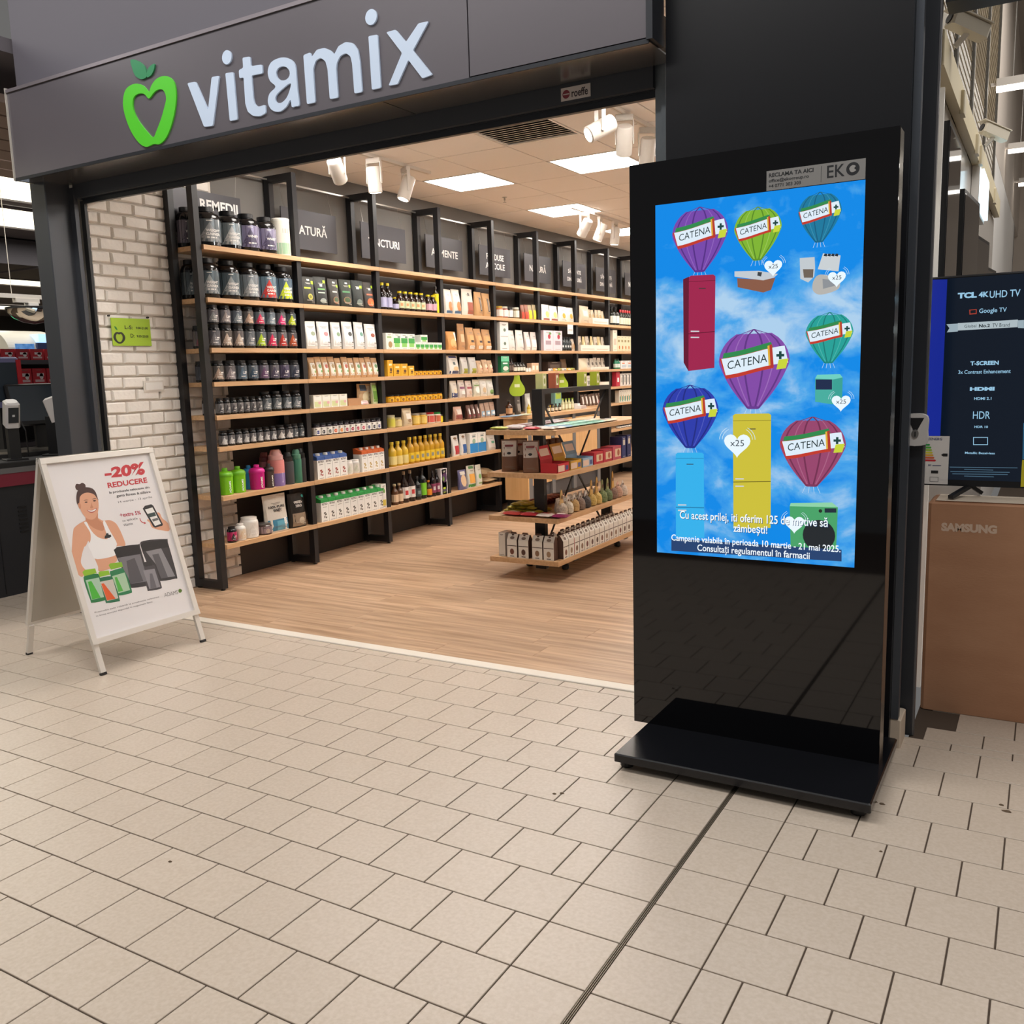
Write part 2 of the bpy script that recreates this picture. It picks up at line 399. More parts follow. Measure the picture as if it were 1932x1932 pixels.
# roller shutter housing over the opening
sh = empty('shutter_housing', (0, 0, 0), 0, 'dark grey roller shutter housing above the shop opening', 'shutter')
MB().box(-4.0, -.352, 1.26, 1.42, 2.50, 2.80).build('cover', M_alu, sh)
MB().box(-3.962, -.352, 1.292, 1.306, 2.470, 2.50).box(-3.962, -.352, 1.285, 1.292, 2.496, 2.503).build('bottom_bar', M_aluD, sh)
pl = MB().box(-.755, -.621, 1.2575, 1.26, 2.512, 2.563).build('name_plate', flat('d8cfcb'), sh)
fy = lambda Y: (lambda u, v: (u, Y, v))
t = MB().lathe([(.018, 0), (.018, .0008)], 16)
lg = MB(); lg.prism([(-.731 + .017 * math.cos(a * .3927), 2.537 + .017 * math.sin(a * .3927)) for a in range(16)], lambda a, b, d: (a, 1.2570 + d, b), .0004)
lg.build('logo', flat('8c3d48'), pl)
text_fit(MB(), 'roeffe', -.706, -.632, 2.521, 2.553, fy(1.2569), .02).build('lettering', flat('3c3438'), pl)
MB().box(-.745, -.716, 1.2566, 1.2568, 2.535, 2.539).build('logo_band', flat('d8cfcb'), pl)

# ================================================================ fascia sign
fs = empty('fascia_sign', (-2.2, 1.1, 2.575), 0, 'long dark grey fascia sign with pale lettering and green apple logo', 'sign')
fs.location = (0, 0, 0)
MB().box(-4.122, -1.034, .992, 1.06, 2.590, 3.046).build('panel', M_fascia, fs)
MB().box(-1.028, -.272, .992, 1.06, 2.594, 3.046).build('panel', M_fascia, fs)
for o in [c for c in fs.children if c.name.startswith('panel')]: pass
MB().box(-4.13, -.262, .985, 1.1, 3.049, 3.066).build('top_trim', mat('trim_lilac', '8d868c', .35, metal=.4), fs)
MB().box(-4.13, -4.124, .982, 1.1, 2.575, 3.075).build('end_trim', M_metalstrip, fs)
MB().box(-.270, -.245, .985, 1.1, 2.585, 4.2).build('end_trim', M_aluD, fs)
MB().box(-4.13, -.262, .990, .998, 2.573, 2.589).build('bottom_trim', M_aluD, fs)
MB().box(-4.124, -1.49, .998, 1.255, 2.577, 2.583).build('soffit_panel', M_under, fs)
MB().box(-1.486, -.262, .998, 1.255, 2.578, 2.584).build('soffit_panel', M_under, fs)
MB().box(-1.028, -.272, .995, 1.06, 3.07, 4.2).box(-.9, -.3, 1.06, 1.1, 3.07, 4.2).build('upper_panel', M_fascia, fs) if False else None
M_let = mat('acrylic_letter', 'c3d2e6', .25, emit='b4c8e2', es=.12)
def fas_(ox):
    def f(x, y):
        p = at_y(ox + x / 2.76, y / 2.76, .984); return (p.x, p.z)
    return f
def letter(outlines, ox=0):
    f = fas_(ox); vs_, f_ = fill2d([[f(*p) for p in P] for P in outlines])
    mb = MB(); n = len(vs_)
    mb.v = [(a, .984, b) for a, b in vs_] + [(a, .9925, b) for a, b in vs_]
    ed = {}
    for q in f_:
        mb.f.append(tuple(q)); mb.m.append(0)
        for k in range(len(q)):
            e = (q[k], q[(k + 1) % len(q)]); ed[tuple(sorted(e))] = None if tuple(sorted(e)) in ed else e
    for e in ed.values():
        if e: mb.f.append((e[0], e[0] + n, e[1] + n, e[1])); mb.m.append(0)
    return mb.build('letter', M_let, fs, fix=True)
def rnd(P, c=5.0):
    """corners of an outline rounded off"""
    out = []
    for i in range(len(P)):
        a, b, d = Vector(P[i - 1]), Vector(P[i]), Vector(P[(i + 1) % len(P)])
        u, v = a - b, d - b; k1, k2 = min(c, u.length * .4), min(c, v.length * .4)
        p1, p2 = b + u.normalized() * k1, b + v.normalized() * k2
        out += [tuple(p1), tuple(b * .5 + (p1 + p2) * .25), tuple(p2)]
    return out
letter([rnd([(975, 433), (1018, 425), (1083, 572), (1102, 401), (1141, 394), (1108, 655), (1062, 660)], 7)])
letter([rnd([(1173, 381), (1215, 375), (1236, 622), (1196, 630)], 7)])
letter([rnd([(1262, 300), (1302, 294), (1306, 345), (1364, 335), (1367, 382), (1310, 392), (1318, 510), (1326, 542), (1345, 556), (1381, 545), (1384, 588), (1352, 606), (1318, 604), (1290, 582), (1277, 540), (1268, 402), (1246, 408), (1243, 364), (1266, 354)], 8)])
letter([spline([(1557, 546), (1537, 553), (1519, 556), (1512, 520), (1490, 556), (1455, 581), (1416, 573), (1395, 535), (1403, 488), (1434, 452), (1405, 420), (1394, 372), (1412, 324), (1462, 300), (1508, 306), (1536, 338), (1543, 400), (1550, 480)], 4), [(1473 + 36 * math.cos(k * .35), 382 + 37 * math.sin(k * .35)) for k in range(18)], spline([(1512, 432), (1508, 470), (1490, 512), (1462, 536), (1436, 528), (1436, 500), (1462, 470)], 3)])
letter([rnd([(1579, 287), (1616, 272), (1622, 298), (1650, 258), (1690, 249), (1722, 262), (1740, 284), (1762, 240), (1800, 218), (1838, 224), (1863, 258), (1874, 320), (1886, 478), (1845, 487), (1833, 330), (1824, 292), (1800, 276), (1772, 290), (1754, 325), (1750, 360), (1760, 508), (1717, 516), (1705, 360), (1694, 318), (1668, 300), (1643, 316), (1630, 360), (1641, 533), (1598, 542)], 8)])
letter([rnd([(262, 188), (310, 180), (327, 457), (280, 467)], 7)], 600)
letter([rnd([(355, 168), (404, 154), (458, 218), (523, 121), (576, 110), (494, 262), (595, 388), (543, 408), (470, 312), (414, 438), (367, 446), (437, 276)], 7)], 600)
for cx_ in (-2.372, -1.509):
    MB().prism([(cx_ + .031 * math.cos(k * .2618), 2.914 + .031 * math.sin(k * .2618)) for k in range(24)], lambda a, b, d: (a, .984 + d, b), .0085).build('letter_dot', M_let, fs, fix=True)
# apple: heart ring and two leaves
def px_plane(pts, fn):
    return [fn(x, y) for x, y in pts]
def fas(x, y):
    p = at_y(x / 2.76, y / 2.76, .984); return (p.x, p.z)
outer = [(775, 480), (745, 445), (700, 436), (655, 465), (640, 530), (650, 600), (680, 680), (720, 740), (760, 765), (797, 750), (830, 750), (865, 715), (895, 640), (913, 550), (915, 470), (898, 415), (860, 395), (815, 410), (785, 450)]
inner = [(775, 513), (752, 490), (722, 487), (697, 505), (690, 545), (700, 590), (725, 635), (760, 680), (797, 716), (815, 680), (838, 620), (855, 560), (865, 510), (850, 470), (825, 465), (800, 482)]
O = [fas(*p) for p in spline(outer, 4)]; I = [fas(*p) for p in spline(inner, 4)]
def ring_mesh(O, I, fn, t, m, name, parent, n=72):
    def resample(P, n):
        cxx = sum(p[0] for p in I) / len(I); czz = sum(p[1] for p in I) / len(I); out = []
        for k in range(n):
            a = 2 * math.pi * k / n; dx, dz = math.cos(a), math.sin(a); best = None
            for q in range(len(P)):
                (ax, az), (bx, bz) = P[q], P[(q + 1) % len(P)]
                ex, ez = bx - ax, bz - az; den = dx * ez - dz * ex
                if abs(den) < 1e-12: continue
                tt = ((ax - cxx) * ez - (az - czz) * ex) / den; ss = ((ax - cxx) * dz - (az - czz) * dx) / den
                if tt > 0 and -1e-6 <= ss <= 1 + 1e-6: best = tt if best is None else max(best, tt)
            out.append((cxx + dx * best, czz + dz * best))
        return out
    A, B = resample(O, n), resample(I, n); mb = MB()
    mb.v = [fn(*p, 0) for p in A] + [fn(*p, 0) for p in B] + [fn(*p, t) for p in A] + [fn(*p, t) for p in B]
    for k in range(n):
        j = (k + 1) % n
        mb.f += [(k, j, n + j, n + k), (2 * n + k, 3 * n + k, 3 * n + j, 2 * n + j), (k, 2 * n + k, 2 * n + j, j), (n + k, n + j, 3 * n + j, 3 * n + k)]; mb.m += [0] * 4
    return mb.build(name, m, parent, fix=True)
FA = lambda a, b, d: (a, .984 + d, b)
M_apple = mat('lime_acrylic', '55c832', .3, emit='4fc02c', es=.08); M_leafg = mat('deep_green_acrylic', '2f8a5a', .3)
ring_mesh(O, I, FA, .0085, M_apple, 'apple_outline', fs)
for pts in ([(680, 312), (715, 315), (748, 340), (762, 375), (760, 402), (735, 412), (705, 395), (688, 355)], [(803, 332), (800, 365), (785, 392), (765, 402), (764, 375), (777, 348)]):
    MB().prism([fas(*p) for p in spline(pts, 4)], FA, .0085).build('apple_leaf', M_leafg, fs, fix=True)
# ================================================================ digital advertising kiosk
M_kglass = mat('kiosk_black_glass', '07070a', .04, spec=.55)
M_kbody = mat('kiosk_body', '14151a', .3, metal=.3)
M_kbase = mat('kiosk_base_lacquer', '111216', .22)
kx0, kx1, kyf, kyb = -.268, .621, .816, .90
ki = empty('advertising_kiosk', (0, 0, 0), 0, 'tall black freestanding advertising kiosk with a lit portrait screen', 'kiosk')
MB().cbox(kx0 + .004, kx1 - .004, kyf + .006, kyb - .001, .064, 2.117, .006).build('housing', M_kbody, ki)
MB().box(kx0, kx1, kyf, kyf + .006, .064, 2.120).build('front_glass', M_kglass, ki)
MB().box(kx1 - .004, kx1, kyf + .008, kyb, .064, 2.117).box(kx0, kx0 + .004, kyf + .008, kyb, .064, 2.117).build('side_trim', mat('satin_trim', 'a39c90', .25, metal=.85), ki)
MB().cbox(-.216, .645, .503, 1.075, .034, .064, .004).build('base_plate', M_kbase, ki)
for fx, fy_ in ((-.19, .561), (.60, .561), (-.19, 1.03), (.60, 1.03)):
    MB().lathe([(.022, 0), (.024, .004), (.024, .02), (.012, .022), (.012, .034)], 12, (fx, fy_, 0)).build('foot', M_black, ki)
# the screen
sx0, sx1, sz0, sz1 = -.171, .524, .737, 1.974
YS = kyf - .0006
mS = bpy.data.materials.new('screen_sky'); mS.use_nodes = True
nt = mS.node_tree; b = nt.nodes['Principled BSDF']; b.inputs['Base Color'].default_value = (0, 0, 0, 1); b.inputs['Roughness'].default_value = .08
tc = nt.nodes.new('ShaderNodeTexCoord'); mp = nt.nodes.new('ShaderNodeMapping'); mp.inputs['Scale'].default_value = (4.2, 1, 6.0); mp.inputs['Location'].default_value = (3.1, 0, 2.45)
nz = nt.nodes.new('ShaderNodeTexNoise'); nz.inputs['Scale'].default_value = 1.25; nz.inputs['Detail'].default_value = 7; nz.inputs['Roughness'].default_value = .55; nz.inputs['Distortion'].default_value = .35
sx_ = nt.nodes.new('ShaderNodeSeparateXYZ'); nt.links.new(tc.outputs['Object'], sx_.inputs[0])
bd = nt.nodes.new('ShaderNodeValToRGB'); be = bd.color_ramp.elements      # cloud banks by height on the picture
mz = nt.nodes.new('ShaderNodeMapRange'); mz.inputs[1].default_value = sz0; mz.inputs[2].default_value = sz1; nt.links.new(sx_.outputs[2], mz.inputs[0]); nt.links.new(mz.outputs[0], bd.inputs[0])
be[0].position = .0; be[0].color = (.35,) * 3 + (1,); be[1].position = 1.0; be[1].color = (0,) * 3 + (1,)
for q_, v_ in ((.12, .40), (.25, .55), (.34, .62), (.42, .6), (.50, .42), (.56, .60), (.64, 1.0), (.72, 1.0), (.775, .5), (.81, .05)):
    n_ = be.new(q_); n_.color = (v_,) * 3 + (1,)
ad = nt.nodes.new('ShaderNodeMath'); ad.operation = 'MULTIPLY_ADD'; ad.inputs[1].default_value = .30; nt.links.new(bd.outputs[0], ad.inputs[0]); nt.links.new(nz.outputs['Fac'], ad.inputs[2])
rp = nt.nodes.new('ShaderNodeValToRGB'); e = rp.color_ramp.elements
e[0].position = .58; e[0].color = lin('0b86e2'); e[1].position = .86; e[1].color = lin('a9cbe8'); x = e.new(.70); x.color = lin('4aa2e4')
nt.links.new(tc.outputs['Object'], mp.inputs[0]); nt.links.new(mp.outputs[0], nz.inputs[0]); nt.links.new(ad.outputs[0], rp.inputs[0]); nt.links.new(rp.outputs[0], b.inputs['Emission Color']); b.inputs['Emission Strength'].default_value = .95
scr = MB().box(sx0, sx1, YS, kyf + .001, sz0, sz1).build('screen', mS, ki)
lay = [0]
def SK(x, y):
    p = at_y(x, y, YS); return (p.x, p.z)
def scr_poly(name, pts, col, parent=None, s=.9, smooth=True, n=5, layer=1):
    lay[0] += 1; d = YS - .0002 * layer - .0000015 * lay[0]
    P = spline(pts, n) if smooth else pts
    return MB().poly([(a, d, c) for a, c in P]).build(name, glow(col, s), parent or scr)
def scr_text(name, s, u0, u1, v0, v1, col, bold=0.0, layer=4, st=.95):
    lay[0] += 1; d = YS - .0002 * layer - .0000015 * lay[0]
    return text_fit(MB(), s, u0, u1, v0, v1, lambda u, v: (u, d, v), bold).build(name, glow(col, st), scr)
def balloon(x0, x1, y0, y1, c, dark, light):
    """envelope, gores and banner of one hot-air balloon picture; corners in picture points"""
    a, b_ = SK(x0, (y0 + y1) / 2), SK(x1, (y0 + y1) / 2); t_, bo = SK((x0 + x1) / 2, y0), SK((x0 + x1) / 2, y1)
    cx, w = (a[0] + b_[0]) / 2, b_[0] - a[0]; zt, zb = t_[1], bo[1]; h = zt - zb
    def wd(v):   # half width at v (0 top .. 1 bottom)
        if v < .42: q = v / .42; return .5 * math.sqrt(max(0, 1 - (1 - q) ** 2))
        q = (v - .42) / .58; return .5 * (1 - q) * (1 - .12 * q) + .085 * q + .06 * math.sin(math.pi * q)
    vsn = 18; env = []
    for k in range(vsn + 1): env.append((cx + w * wd(k / vsn), zt - h * k / vsn))
    for k in range(vsn, -1, -1): env.append((cx - w * wd(k / vsn), zt - h * k / vsn))
    env = env[1:-1]
    bl = scr_poly('balloon_picture', env, c, s=.8, smooth=False, layer=2)
    for g in range(-3, 4):
        if g == 0: continue
        f0 = g / 3.6
        pts = [(cx + w * wd(k / 14) * f0, zt - h * k / 14) for k in range(15)]
        wv = .008 * w * (1.6 if g % 2 else 1)
        poly = [(p[0] - wv, p[1]) for p in pts] + [(p[0] + wv, p[1]) for p in reversed(pts)]
        scr_poly('gore_line', poly, dark if g % 2 else light, bl, s=.75, smooth=False, layer=3)
    # banner: green and red edges, white field
    def band(v0, v1, u0, u1, n=10):
        up = []; lo = []
        for k in range(n + 1):
            u = u0 + (u1 - u0) * k / n; sh_v = -.055 * u - .02 * math.sin(u * 2.2)
            up.append((cx + u * wd(v0 + sh_v) * w, zt - h * (v0 + sh_v))); lo.append((cx + u * wd(v1 + sh_v) * w, zt - h * (v1 + sh_v)))
        return up + lo[::-1]
    scr_poly('banner_edge', band(.22, .29, -.9, .6), '2f8a4d', bl, smooth=False, layer=4)
    scr_poly('banner_edge', band(.285, .545, -.985, .6), 'c23a2c', bl, smooth=False, layer=5)
    scr_poly('banner', band(.29, .50, -.93, .97), 'dfeefa', bl, smooth=False, layer=6)
    scr_poly('banner_edge', band(.255, .50, .44, .52), 'e2b23c', bl, smooth=False, layer=7)
    scr_poly('banner_edge', band(.25, .53, .51, .60), 'b5382c', bl, smooth=False, layer=7)
    scr_poly('banner_edge', band(.45, .57, .70, .97), 'c9d63a', bl, smooth=False, layer=7)
    lay[0] += 1
    zc = zt - h * .392
    text_fit(MB(), 'CATENA', cx - w * .37, cx + w * .19, zc - h * .05, zc + h * .055, lambda u, v: (u, YS - .0016, v + .075 * h * (u - cx) / (w / 2))).build('lettering', glow('26383a', .8), bl)
    q = cx + w * .37; r = .018 * w; zq = zc + .075 * .74 * h
    MB().poly([(q - r, YS - .0016, zq - 3 * r), (q + r, YS - .0016, zq - 3 * r), (q + r, YS - .0016, zq + 3 * r), (q - r, YS - .0016, zq + 3 * r)]).poly([(q - 3 * r, YS - .0017, zq - r), (q + 3 * r, YS - .0017, zq - r), (q + 3 * r, YS - .0017, zq + r), (q - 3 * r, YS - .0017, zq + r)]).build('cross_mark', glow('1f4a46', .8), bl)
    # mouth and ropes
    scr_poly('mouth', [(cx - .075 * w, zb + .03 * h), (cx + .075 * w, zb + .03 * h), (cx + .07 * w, zb - .005 * h), (cx - .07 * w, zb - .005 * h)], dark, bl, smooth=False, layer=4)
    for s_ in (-.09, -.03, .03, .09):
        scr_poly('rope', [(cx + s_ * w - .0006, zb), (cx + s_ * w + .0006, zb), (cx + s_ * 1.5 * w + .0006, zb - .10 * h), (cx + s_ * 1.5 * w - .0006, zb - .10 * h)], 'cfe2f2', bl, smooth=False, layer=2)
    return bl
balloon(1268, 1374, 390, 513, '7d4bb4', '5c3390', '9a6bcc')
balloon(1385, 1475, 390, 491, '86bf35', '5f9426', 'a9d860')
balloon(1505.6, 1588, 362, 457, '1b7fa6', '14658a', '3f9dbf')
balloon(1519.6, 1610, 589, 685, '27a9a0', '1b8580', '55c4bb')
balloon(1250, 1356, 726, 845, '2f3fb4', '232f8c', '5561cc')
balloon(1470.6, 1596, 786, 917.6, 'a04a74', '7d3559', 'b96a8f')
balloon(1356, 1490, 621, 771, '8a4fb0', '693a8f', 'a873c8')
def rectp(x0, y0, x1, y1): return [SK(x0, y0), SK(x1, y0), SK(x1, y1), SK(x0, y1)]
def quad_of(p): return [SK(*q) for q in p]
def fridge(tl, tr, br, bl_, c, side, seam_f, sidepts=None):
    f = scr_poly('refrigerator_picture', quad_of([tl, (tl[0] + 4, tl[1] - 3), (tr[0] - 4, tr[1] - 3), tr, br, bl_]), c, s=.85, smooth=False, layer=4)
    if sidepts: scr_poly('side', quad_of(sidepts), side, f, s=.75, smooth=False, layer=4)
    def L(f0, dz=0.0): return (tl[0] + (bl_[0] - tl[0]) * f0, tl[1] + (bl_[1] - tl[1]) * f0), (tr[0] + (br[0] - tr[0]) * f0, tr[1] + (br[1] - tr[1]) * f0)
    for f0, cc, th in ((.045, side, .8), (seam_f, side, 1.4)):
        a, b_ = L(f0); scr_poly('seam', quad_of([a, b_, (b_[0], b_[1] + th), (a[0], a[1] + th)]), cc, f, s=.6, smooth=False, layer=5)
    for f0 in (seam_f - .03, seam_f + .035):
        a, b_ = L(f0); scr_poly('handle', quad_of([(a[0] + 4, a[1]), (a[0] + 20, a[1] + .2), (a[0] + 20, a[1] + 2.4), (a[0] + 4, a[1] + 2.4)]), 'd9dde2', f, s=.8, smooth=False, layer=6)
    a, b_ = L(.115)
    m_ = (a[0] + b_[0]) / 2
    scr_poly('badge', quad_of([(m_ - 6, a[1]), (m_ + 7, a[1]), (m_ + 7, a[1] + 1.6), (m_ - 6, a[1] + 1.6)]), '4a4a4a', f, s=.5, smooth=False, layer=6)
    return f
fridge((1300, 523), (1350, 521), (1348, 694), (1299, 700), 'a3254f', '6f1735', .60, [(1289, 527), (1300, 522), (1299, 700), (1290, 684)])
fridge((1383, 784), (1455, 783), (1454, 996), (1384, 997), 'd2c53c', '7d7424', .585)
fridge((1275, 857), (1328, 857), (1329, 1015), (1275.5, 1013), '35b6f2', '1e7fb8', .635)
# kitchen appliances
wm = scr_poly('washing_machine_picture', quad_of([(1490, 955), (1581, 957), (1577, 1052), (1492, 1045)]), '4fb072', s=.75, smooth=False, layer=4)
scr_poly('top', quad_of([(1492, 949), (1570, 948), (1581, 957), (1490, 955)]), '8fd3a8', wm, smooth=False, layer=4)
c0 = SK(1545, 1010); scr_poly('drum_door', [(c0[0] + .053 * math.cos(k * .2618), c0[1] + .053 * math.sin(k * .2618)) for k in range(24)], '20262b', wm, smooth=False, layer=5)
scr_poly('display', rectp(1556, 959, 1578, 967), '1f2d3a', wm, smooth=False, layer=5)
c1 = SK(1548, 964); scr_poly('dial', [(c1[0] + .006 * math.cos(k * .5236), c1[1] + .006 * math.sin(k * .5236)) for k in range(12)], '233326', wm, smooth=False, layer=5)
af = scr_poly('air_fryer_picture', quad_of([(1538, 714), (1572, 715), (1571, 763), (1538, 758)]), '4cb7a8', s=.8, smooth=False, layer=4)
scr_poly('top', quad_of([(1542, 707), (1585, 706), (1590, 712), (1572, 716), (1538, 714)]), '6fd0c2', af, smooth=False, layer=4)
scr_poly('side', quad_of([(1572, 716), (1590, 712), (1589, 755), (1571, 763)]), '3aa194', af, smooth=False, layer=4)
scr_poly('display', rectp(1539, 716, 1570, 735), '1d2b4c', af, smooth=False, layer=5)
gr = scr_poly('contact_grill_picture', quad_of([(1391, 525), (1440, 528), (1463, 524), (1455, 547), (1440, 552), (1392, 542)]), '9a6650', s=.7, smooth=False, layer=4)
scr_poly('lid', quad_of([(1386, 512), (1432, 511), (1468, 517), (1460, 524), (1440, 529), (1386, 522)]), 'c4cbd2', gr, smooth=False, layer=5)
scr_poly('hinge', quad_of([(1430, 513), (1438, 514), (1436, 522), (1429, 520)]), '3a3f45', gr, smooth=False, layer=6)
cm = scr_poly('coffee_maker_picture', quad_of([(1509, 487), (1537, 485), (1538, 506), (1536, 522), (1525, 533), (1510, 526)]), 'cdd5db', s=.8, smooth=False, layer=4)
scr_poly('jug', quad_of([(1515, 508), (1535, 508), (1534, 524), (1517, 524)]), '6e6257', cm, smooth=False, layer=5)
ts = scr_poly('toaster_picture', quad_of([(1553, 478), (1586, 482), (1582, 512), (1543, 508)]), 'd5dce0', s=.8, smooth=False, layer=4)
for k in range(4): scr_poly('slot', quad_of([(1556 + 7 * k, 478.5), (1561 + 7 * k, 479), (1560 + 7 * k, 484), (1554 + 7 * k, 483)]), '2b3540', ts, smooth=False, layer=5)
kt = scr_poly('kettle_picture', quad_of([(1548, 518), (1580, 526), (1582, 545), (1549, 556), (1534, 548), (1535, 530)]), 'c6c3bd', s=.75, smooth=True, layer=4)
scr_poly('band', quad_of([(1552, 526), (1580, 530), (1580, 538), (1553, 545)]), '8e9297', kt, smooth=False, layer=5)
def heart(px, py, w, s25=True):
    c = SK(px, py); w *= .5
    k = (SK(px + 10, py)[0] - c[0]) / 10
    pts = []
    for q in range(28):
        t_ = 2 * math.pi * q / 28
        pts.append((c[0] + w * k * (math.sin(t_) ** 3), c[1] + w * k * .92 * (13 * math.cos(t_) - 5 * math.cos(2 * t_) - 2 * math.cos(3 * t_) - math.cos(4 * t_)) / 15))
    h = scr_poly('heart_badge', pts, 'e6f3fb', s=.95, smooth=False, layer=8)
    for sgn in (-1, 1):
        for rr in (1.12, 1.32):
            arc = [(c[0] + sgn * w * k * rr * math.cos(a), c[1] + w * k * .35 + w * k * rr * .8 * math.sin(a)) for a in [.0 + .12 * i for i in range(9)]]
            arc2 = [(c[0] + sgn * w * k * (rr + .04) * math.cos(a), c[1] + w * k * .35 + w * k * (rr + .04) * .8 * math.sin(a)) for a in [.0 + .12 * i for i in range(9)]]
            scr_poly('ripple', arc + arc2[::-1], 'cfe6f6', h, smooth=False, layer=7)
    if s25:
        text_fit(MB(), 'x25', c[0] - .52 * w * k, c[0] + .52 * w * k, c[1] - .15 * w * k, c[1] + .32 * w * k, lambda u, v: (u, YS - .0021, v)).build('lettering', glow('3a4650', .7), h)
heart(1459, 504, 34); heart(1579, 525, 34); heart(1391, 838, 50); heart(1587, 759, 36); heart(1499, 988, 38, False)
z = lambda py, px=1400: SK(px, py)[1]
lw = dict(bold=.012)
for dz, col, ly in ((-.0016, '103a6a', 9), (0, 'eef6fc', 10)):
    scr_text('caption', 'Cu acest prilej, iti oferim 125 de motive s\u0103', SK(1283, 975)[0] - dz, SK(1562, 985)[0] - dz, z(991, 1420) + dz, z(969, 1420) + dz, col, .012, ly)
    scr_text('caption', 'z\u00e2mbe\u0219ti!', SK(1384, 1000)[0] - dz, SK(1448, 1003)[0] - dz, z(1010, 1416) + dz, z(990, 1416) + dz, col, .012, ly)
scr_poly('caption_band', [SK(1267, 1016), SK(1588, 1037), SK(1588, 1059), SK(1267, 1039)], '2a4f86', s=.6, smooth=False, layer=8)
scr_text('caption', 'Campanie valabila \u00een perioada 10 martie - 21 mai 2025.', SK(1267, 1020)[0], SK(1586, 1040)[0], z(1034, 1420), z(1018, 1420), 'eef6fc', .012, 10)
scr_text('caption', 'Consulta\u021bi regulamentul \u00een farmacii', SK(1316, 1035)[0], SK(1528, 1048)[0], z(1051, 1420), z(1034, 1420), 'eef6fc', .012, 10)
# contact plate above the screen
pl = MB().box(.2165, .5235, kyf - .0025, kyf, 1.976, 2.038).build('contact_plate', mat('brushed_plate', '9b9a98', .4, metal=.5), ki)
D = fy(kyf - .0028)
mb = MB()
text_fit(mb, 'RECLAMA TA AICI', .224, .366, 2.017, 2.030, D, .03)
text_fit(mb, 'office@ekogroup.ro', .224, .352, 1.998, 2.012, D, .02)
text_fit(mb, '+4 0771 303 303', .224, .327, 1.984, 1.995, D, .02)
mb.box(.3895, .3905, kyf - .0028, kyf - .0026, 1.982, 2.032)
text_fit(mb, 'EK', .408, .462, 1.992, 2.030, D, .01)
mb.build('lettering', flat('24262a'), pl)
oc = (.486, 2.011)
MB().prism([(oc[0] + .020 * math.cos(k * .2618), oc[1] + .020 * math.sin(k * .2618)) for k in range(24)], lambda a, b, d: (a, kyf - .0028 + d, b), .0002).build('round_letter', flat('24262a'), pl)
MB().prism(spline([(oc[0] - .011, oc[1] + .002), (oc[0] - .002, oc[1] + .011), (oc[0] + .009, oc[1] + .007), (oc[0] + .004, oc[1] + .001), (oc[0] + .010, oc[1] - .006), (oc[0] - .004, oc[1] - .010)], 3), lambda a, b, d: (a, kyf - .0031 + d, b), .0002).build('round_letter_mark', flat('9b9a98'), pl)

# ================================================================ A-frame pavement sign
sg = empty('a_frame_sign', (0, 0, 0), 0, 'white metal A-frame pavement sign with a fitness discount poster', 'sign')
M_wm = mat('white_metal_frame', 'ded9d2', .3, metal=.2)
A0, A1 = Vector((-3.205, .345, 1.055)), Vector((-3.195, 1.02, 1.055))      # apex, near and far end
F0, F1 = Vector((-2.877, .378, 0)), Vector((-2.872, .985, 0))               # feet of the front leaf
B0, B1 = Vector((-3.583, .420, 0)), Vector((-3.545, 1.035, 0))
F0 = Vector((-2.877, .362, 0)); F1 = Vector((-2.872, 1.002, 0)); A0.y, A1.y = .362, 1.012
def leaf(A0, A1, F0, F1, name, front):
    ux = (A1 - A0).normalized(); dv = ((F0 + F1) / 2 - (A0 + A1) / 2); L = dv.length; dv.normalize(); nr = ux.cross(dv) * (-1 if front else 1)
    if front and nr.x < 0: nr = -nr
    if not front and nr.x > 0: nr = -nr
    w = (A1 - A0).length
    P = lambda u, v, d=0.0: A0 + ux * u + dv * v + nr * d
    fl = .86 * L * 1.0 if front else .84 * L
    bb = lambda a, b, c, d, e, f: MB().loft([[P(a, c, e), P(b, c, e), P(b, d, e), P(a, d, e)], [P(a, c, f), P(b, c, f), P(b, d, f), P(a, d, f)]])
    rz = .028
    fr = bb(0, w, 0, rz, -.004, .016); fr2 = [bb(0, w, fl - rz, fl, -.004, .016), bb(0, rz, rz, fl - rz, -.004, .014), bb(w - rz, w, rz, fl - rz, -.004, .014)]
    for q in [fr] + fr2: q.build('snap_rail', M_wm, sg, fix=True)
    bb(rz * .7, w - rz * .7, rz * .7, fl - rz * .7, -.006, -.002).build('backing_board', mat('back_panel_grey', 'b5b0a6', .25, metal=.2), sg, fix=True)
    for a in (.006, w - .034):
        bb(a, a + .028, fl, L - .012, -.012, .004).build('leg', M_wm, sg, fix=True)
        bb(a - .001, a + .029, L - .014, L - .001, -.013, .005).build('foot_cap', M_black, sg, fix=True)
    return P, w, fl, rz, nr
P, w_, fl, rz, nr = leaf(A0, A1, F0, F1, 'front', True)
leaf(A0 + Vector((-.03, .02, 0)), A1 + Vector((-.03, .02, 0)), B0, B1, 'back', False)
MB().tube(A0 + Vector((-.015, .01, -.004)), A1 + Vector((-.015, .0, -.004)), .012, 8).build('hinge', M_steel, sg)
pst = MB().loft([[P(rz * .7, rz * .7, -.001), P(w_ - rz * .7, rz * .7, -.001), P(w_ - rz * .7, fl - rz * .7, -.001), P(rz * .7, fl - rz * .7, -.001)], [P(rz * .7, rz * .7, .0005), P(w_ - rz * .7, rz * .7, .0005), P(w_ - rz * .7, fl - rz * .7, .0005), P(rz * .7, fl - rz * .7, .0005)]]).build('poster', mat('poster_paper', 'e4e0e0', .35), sg, fix=True)
uxA = (A1 - A0).normalized(); dvA = ((F0 + F1) / 2 - (A0 + A1) / 2).normalized()
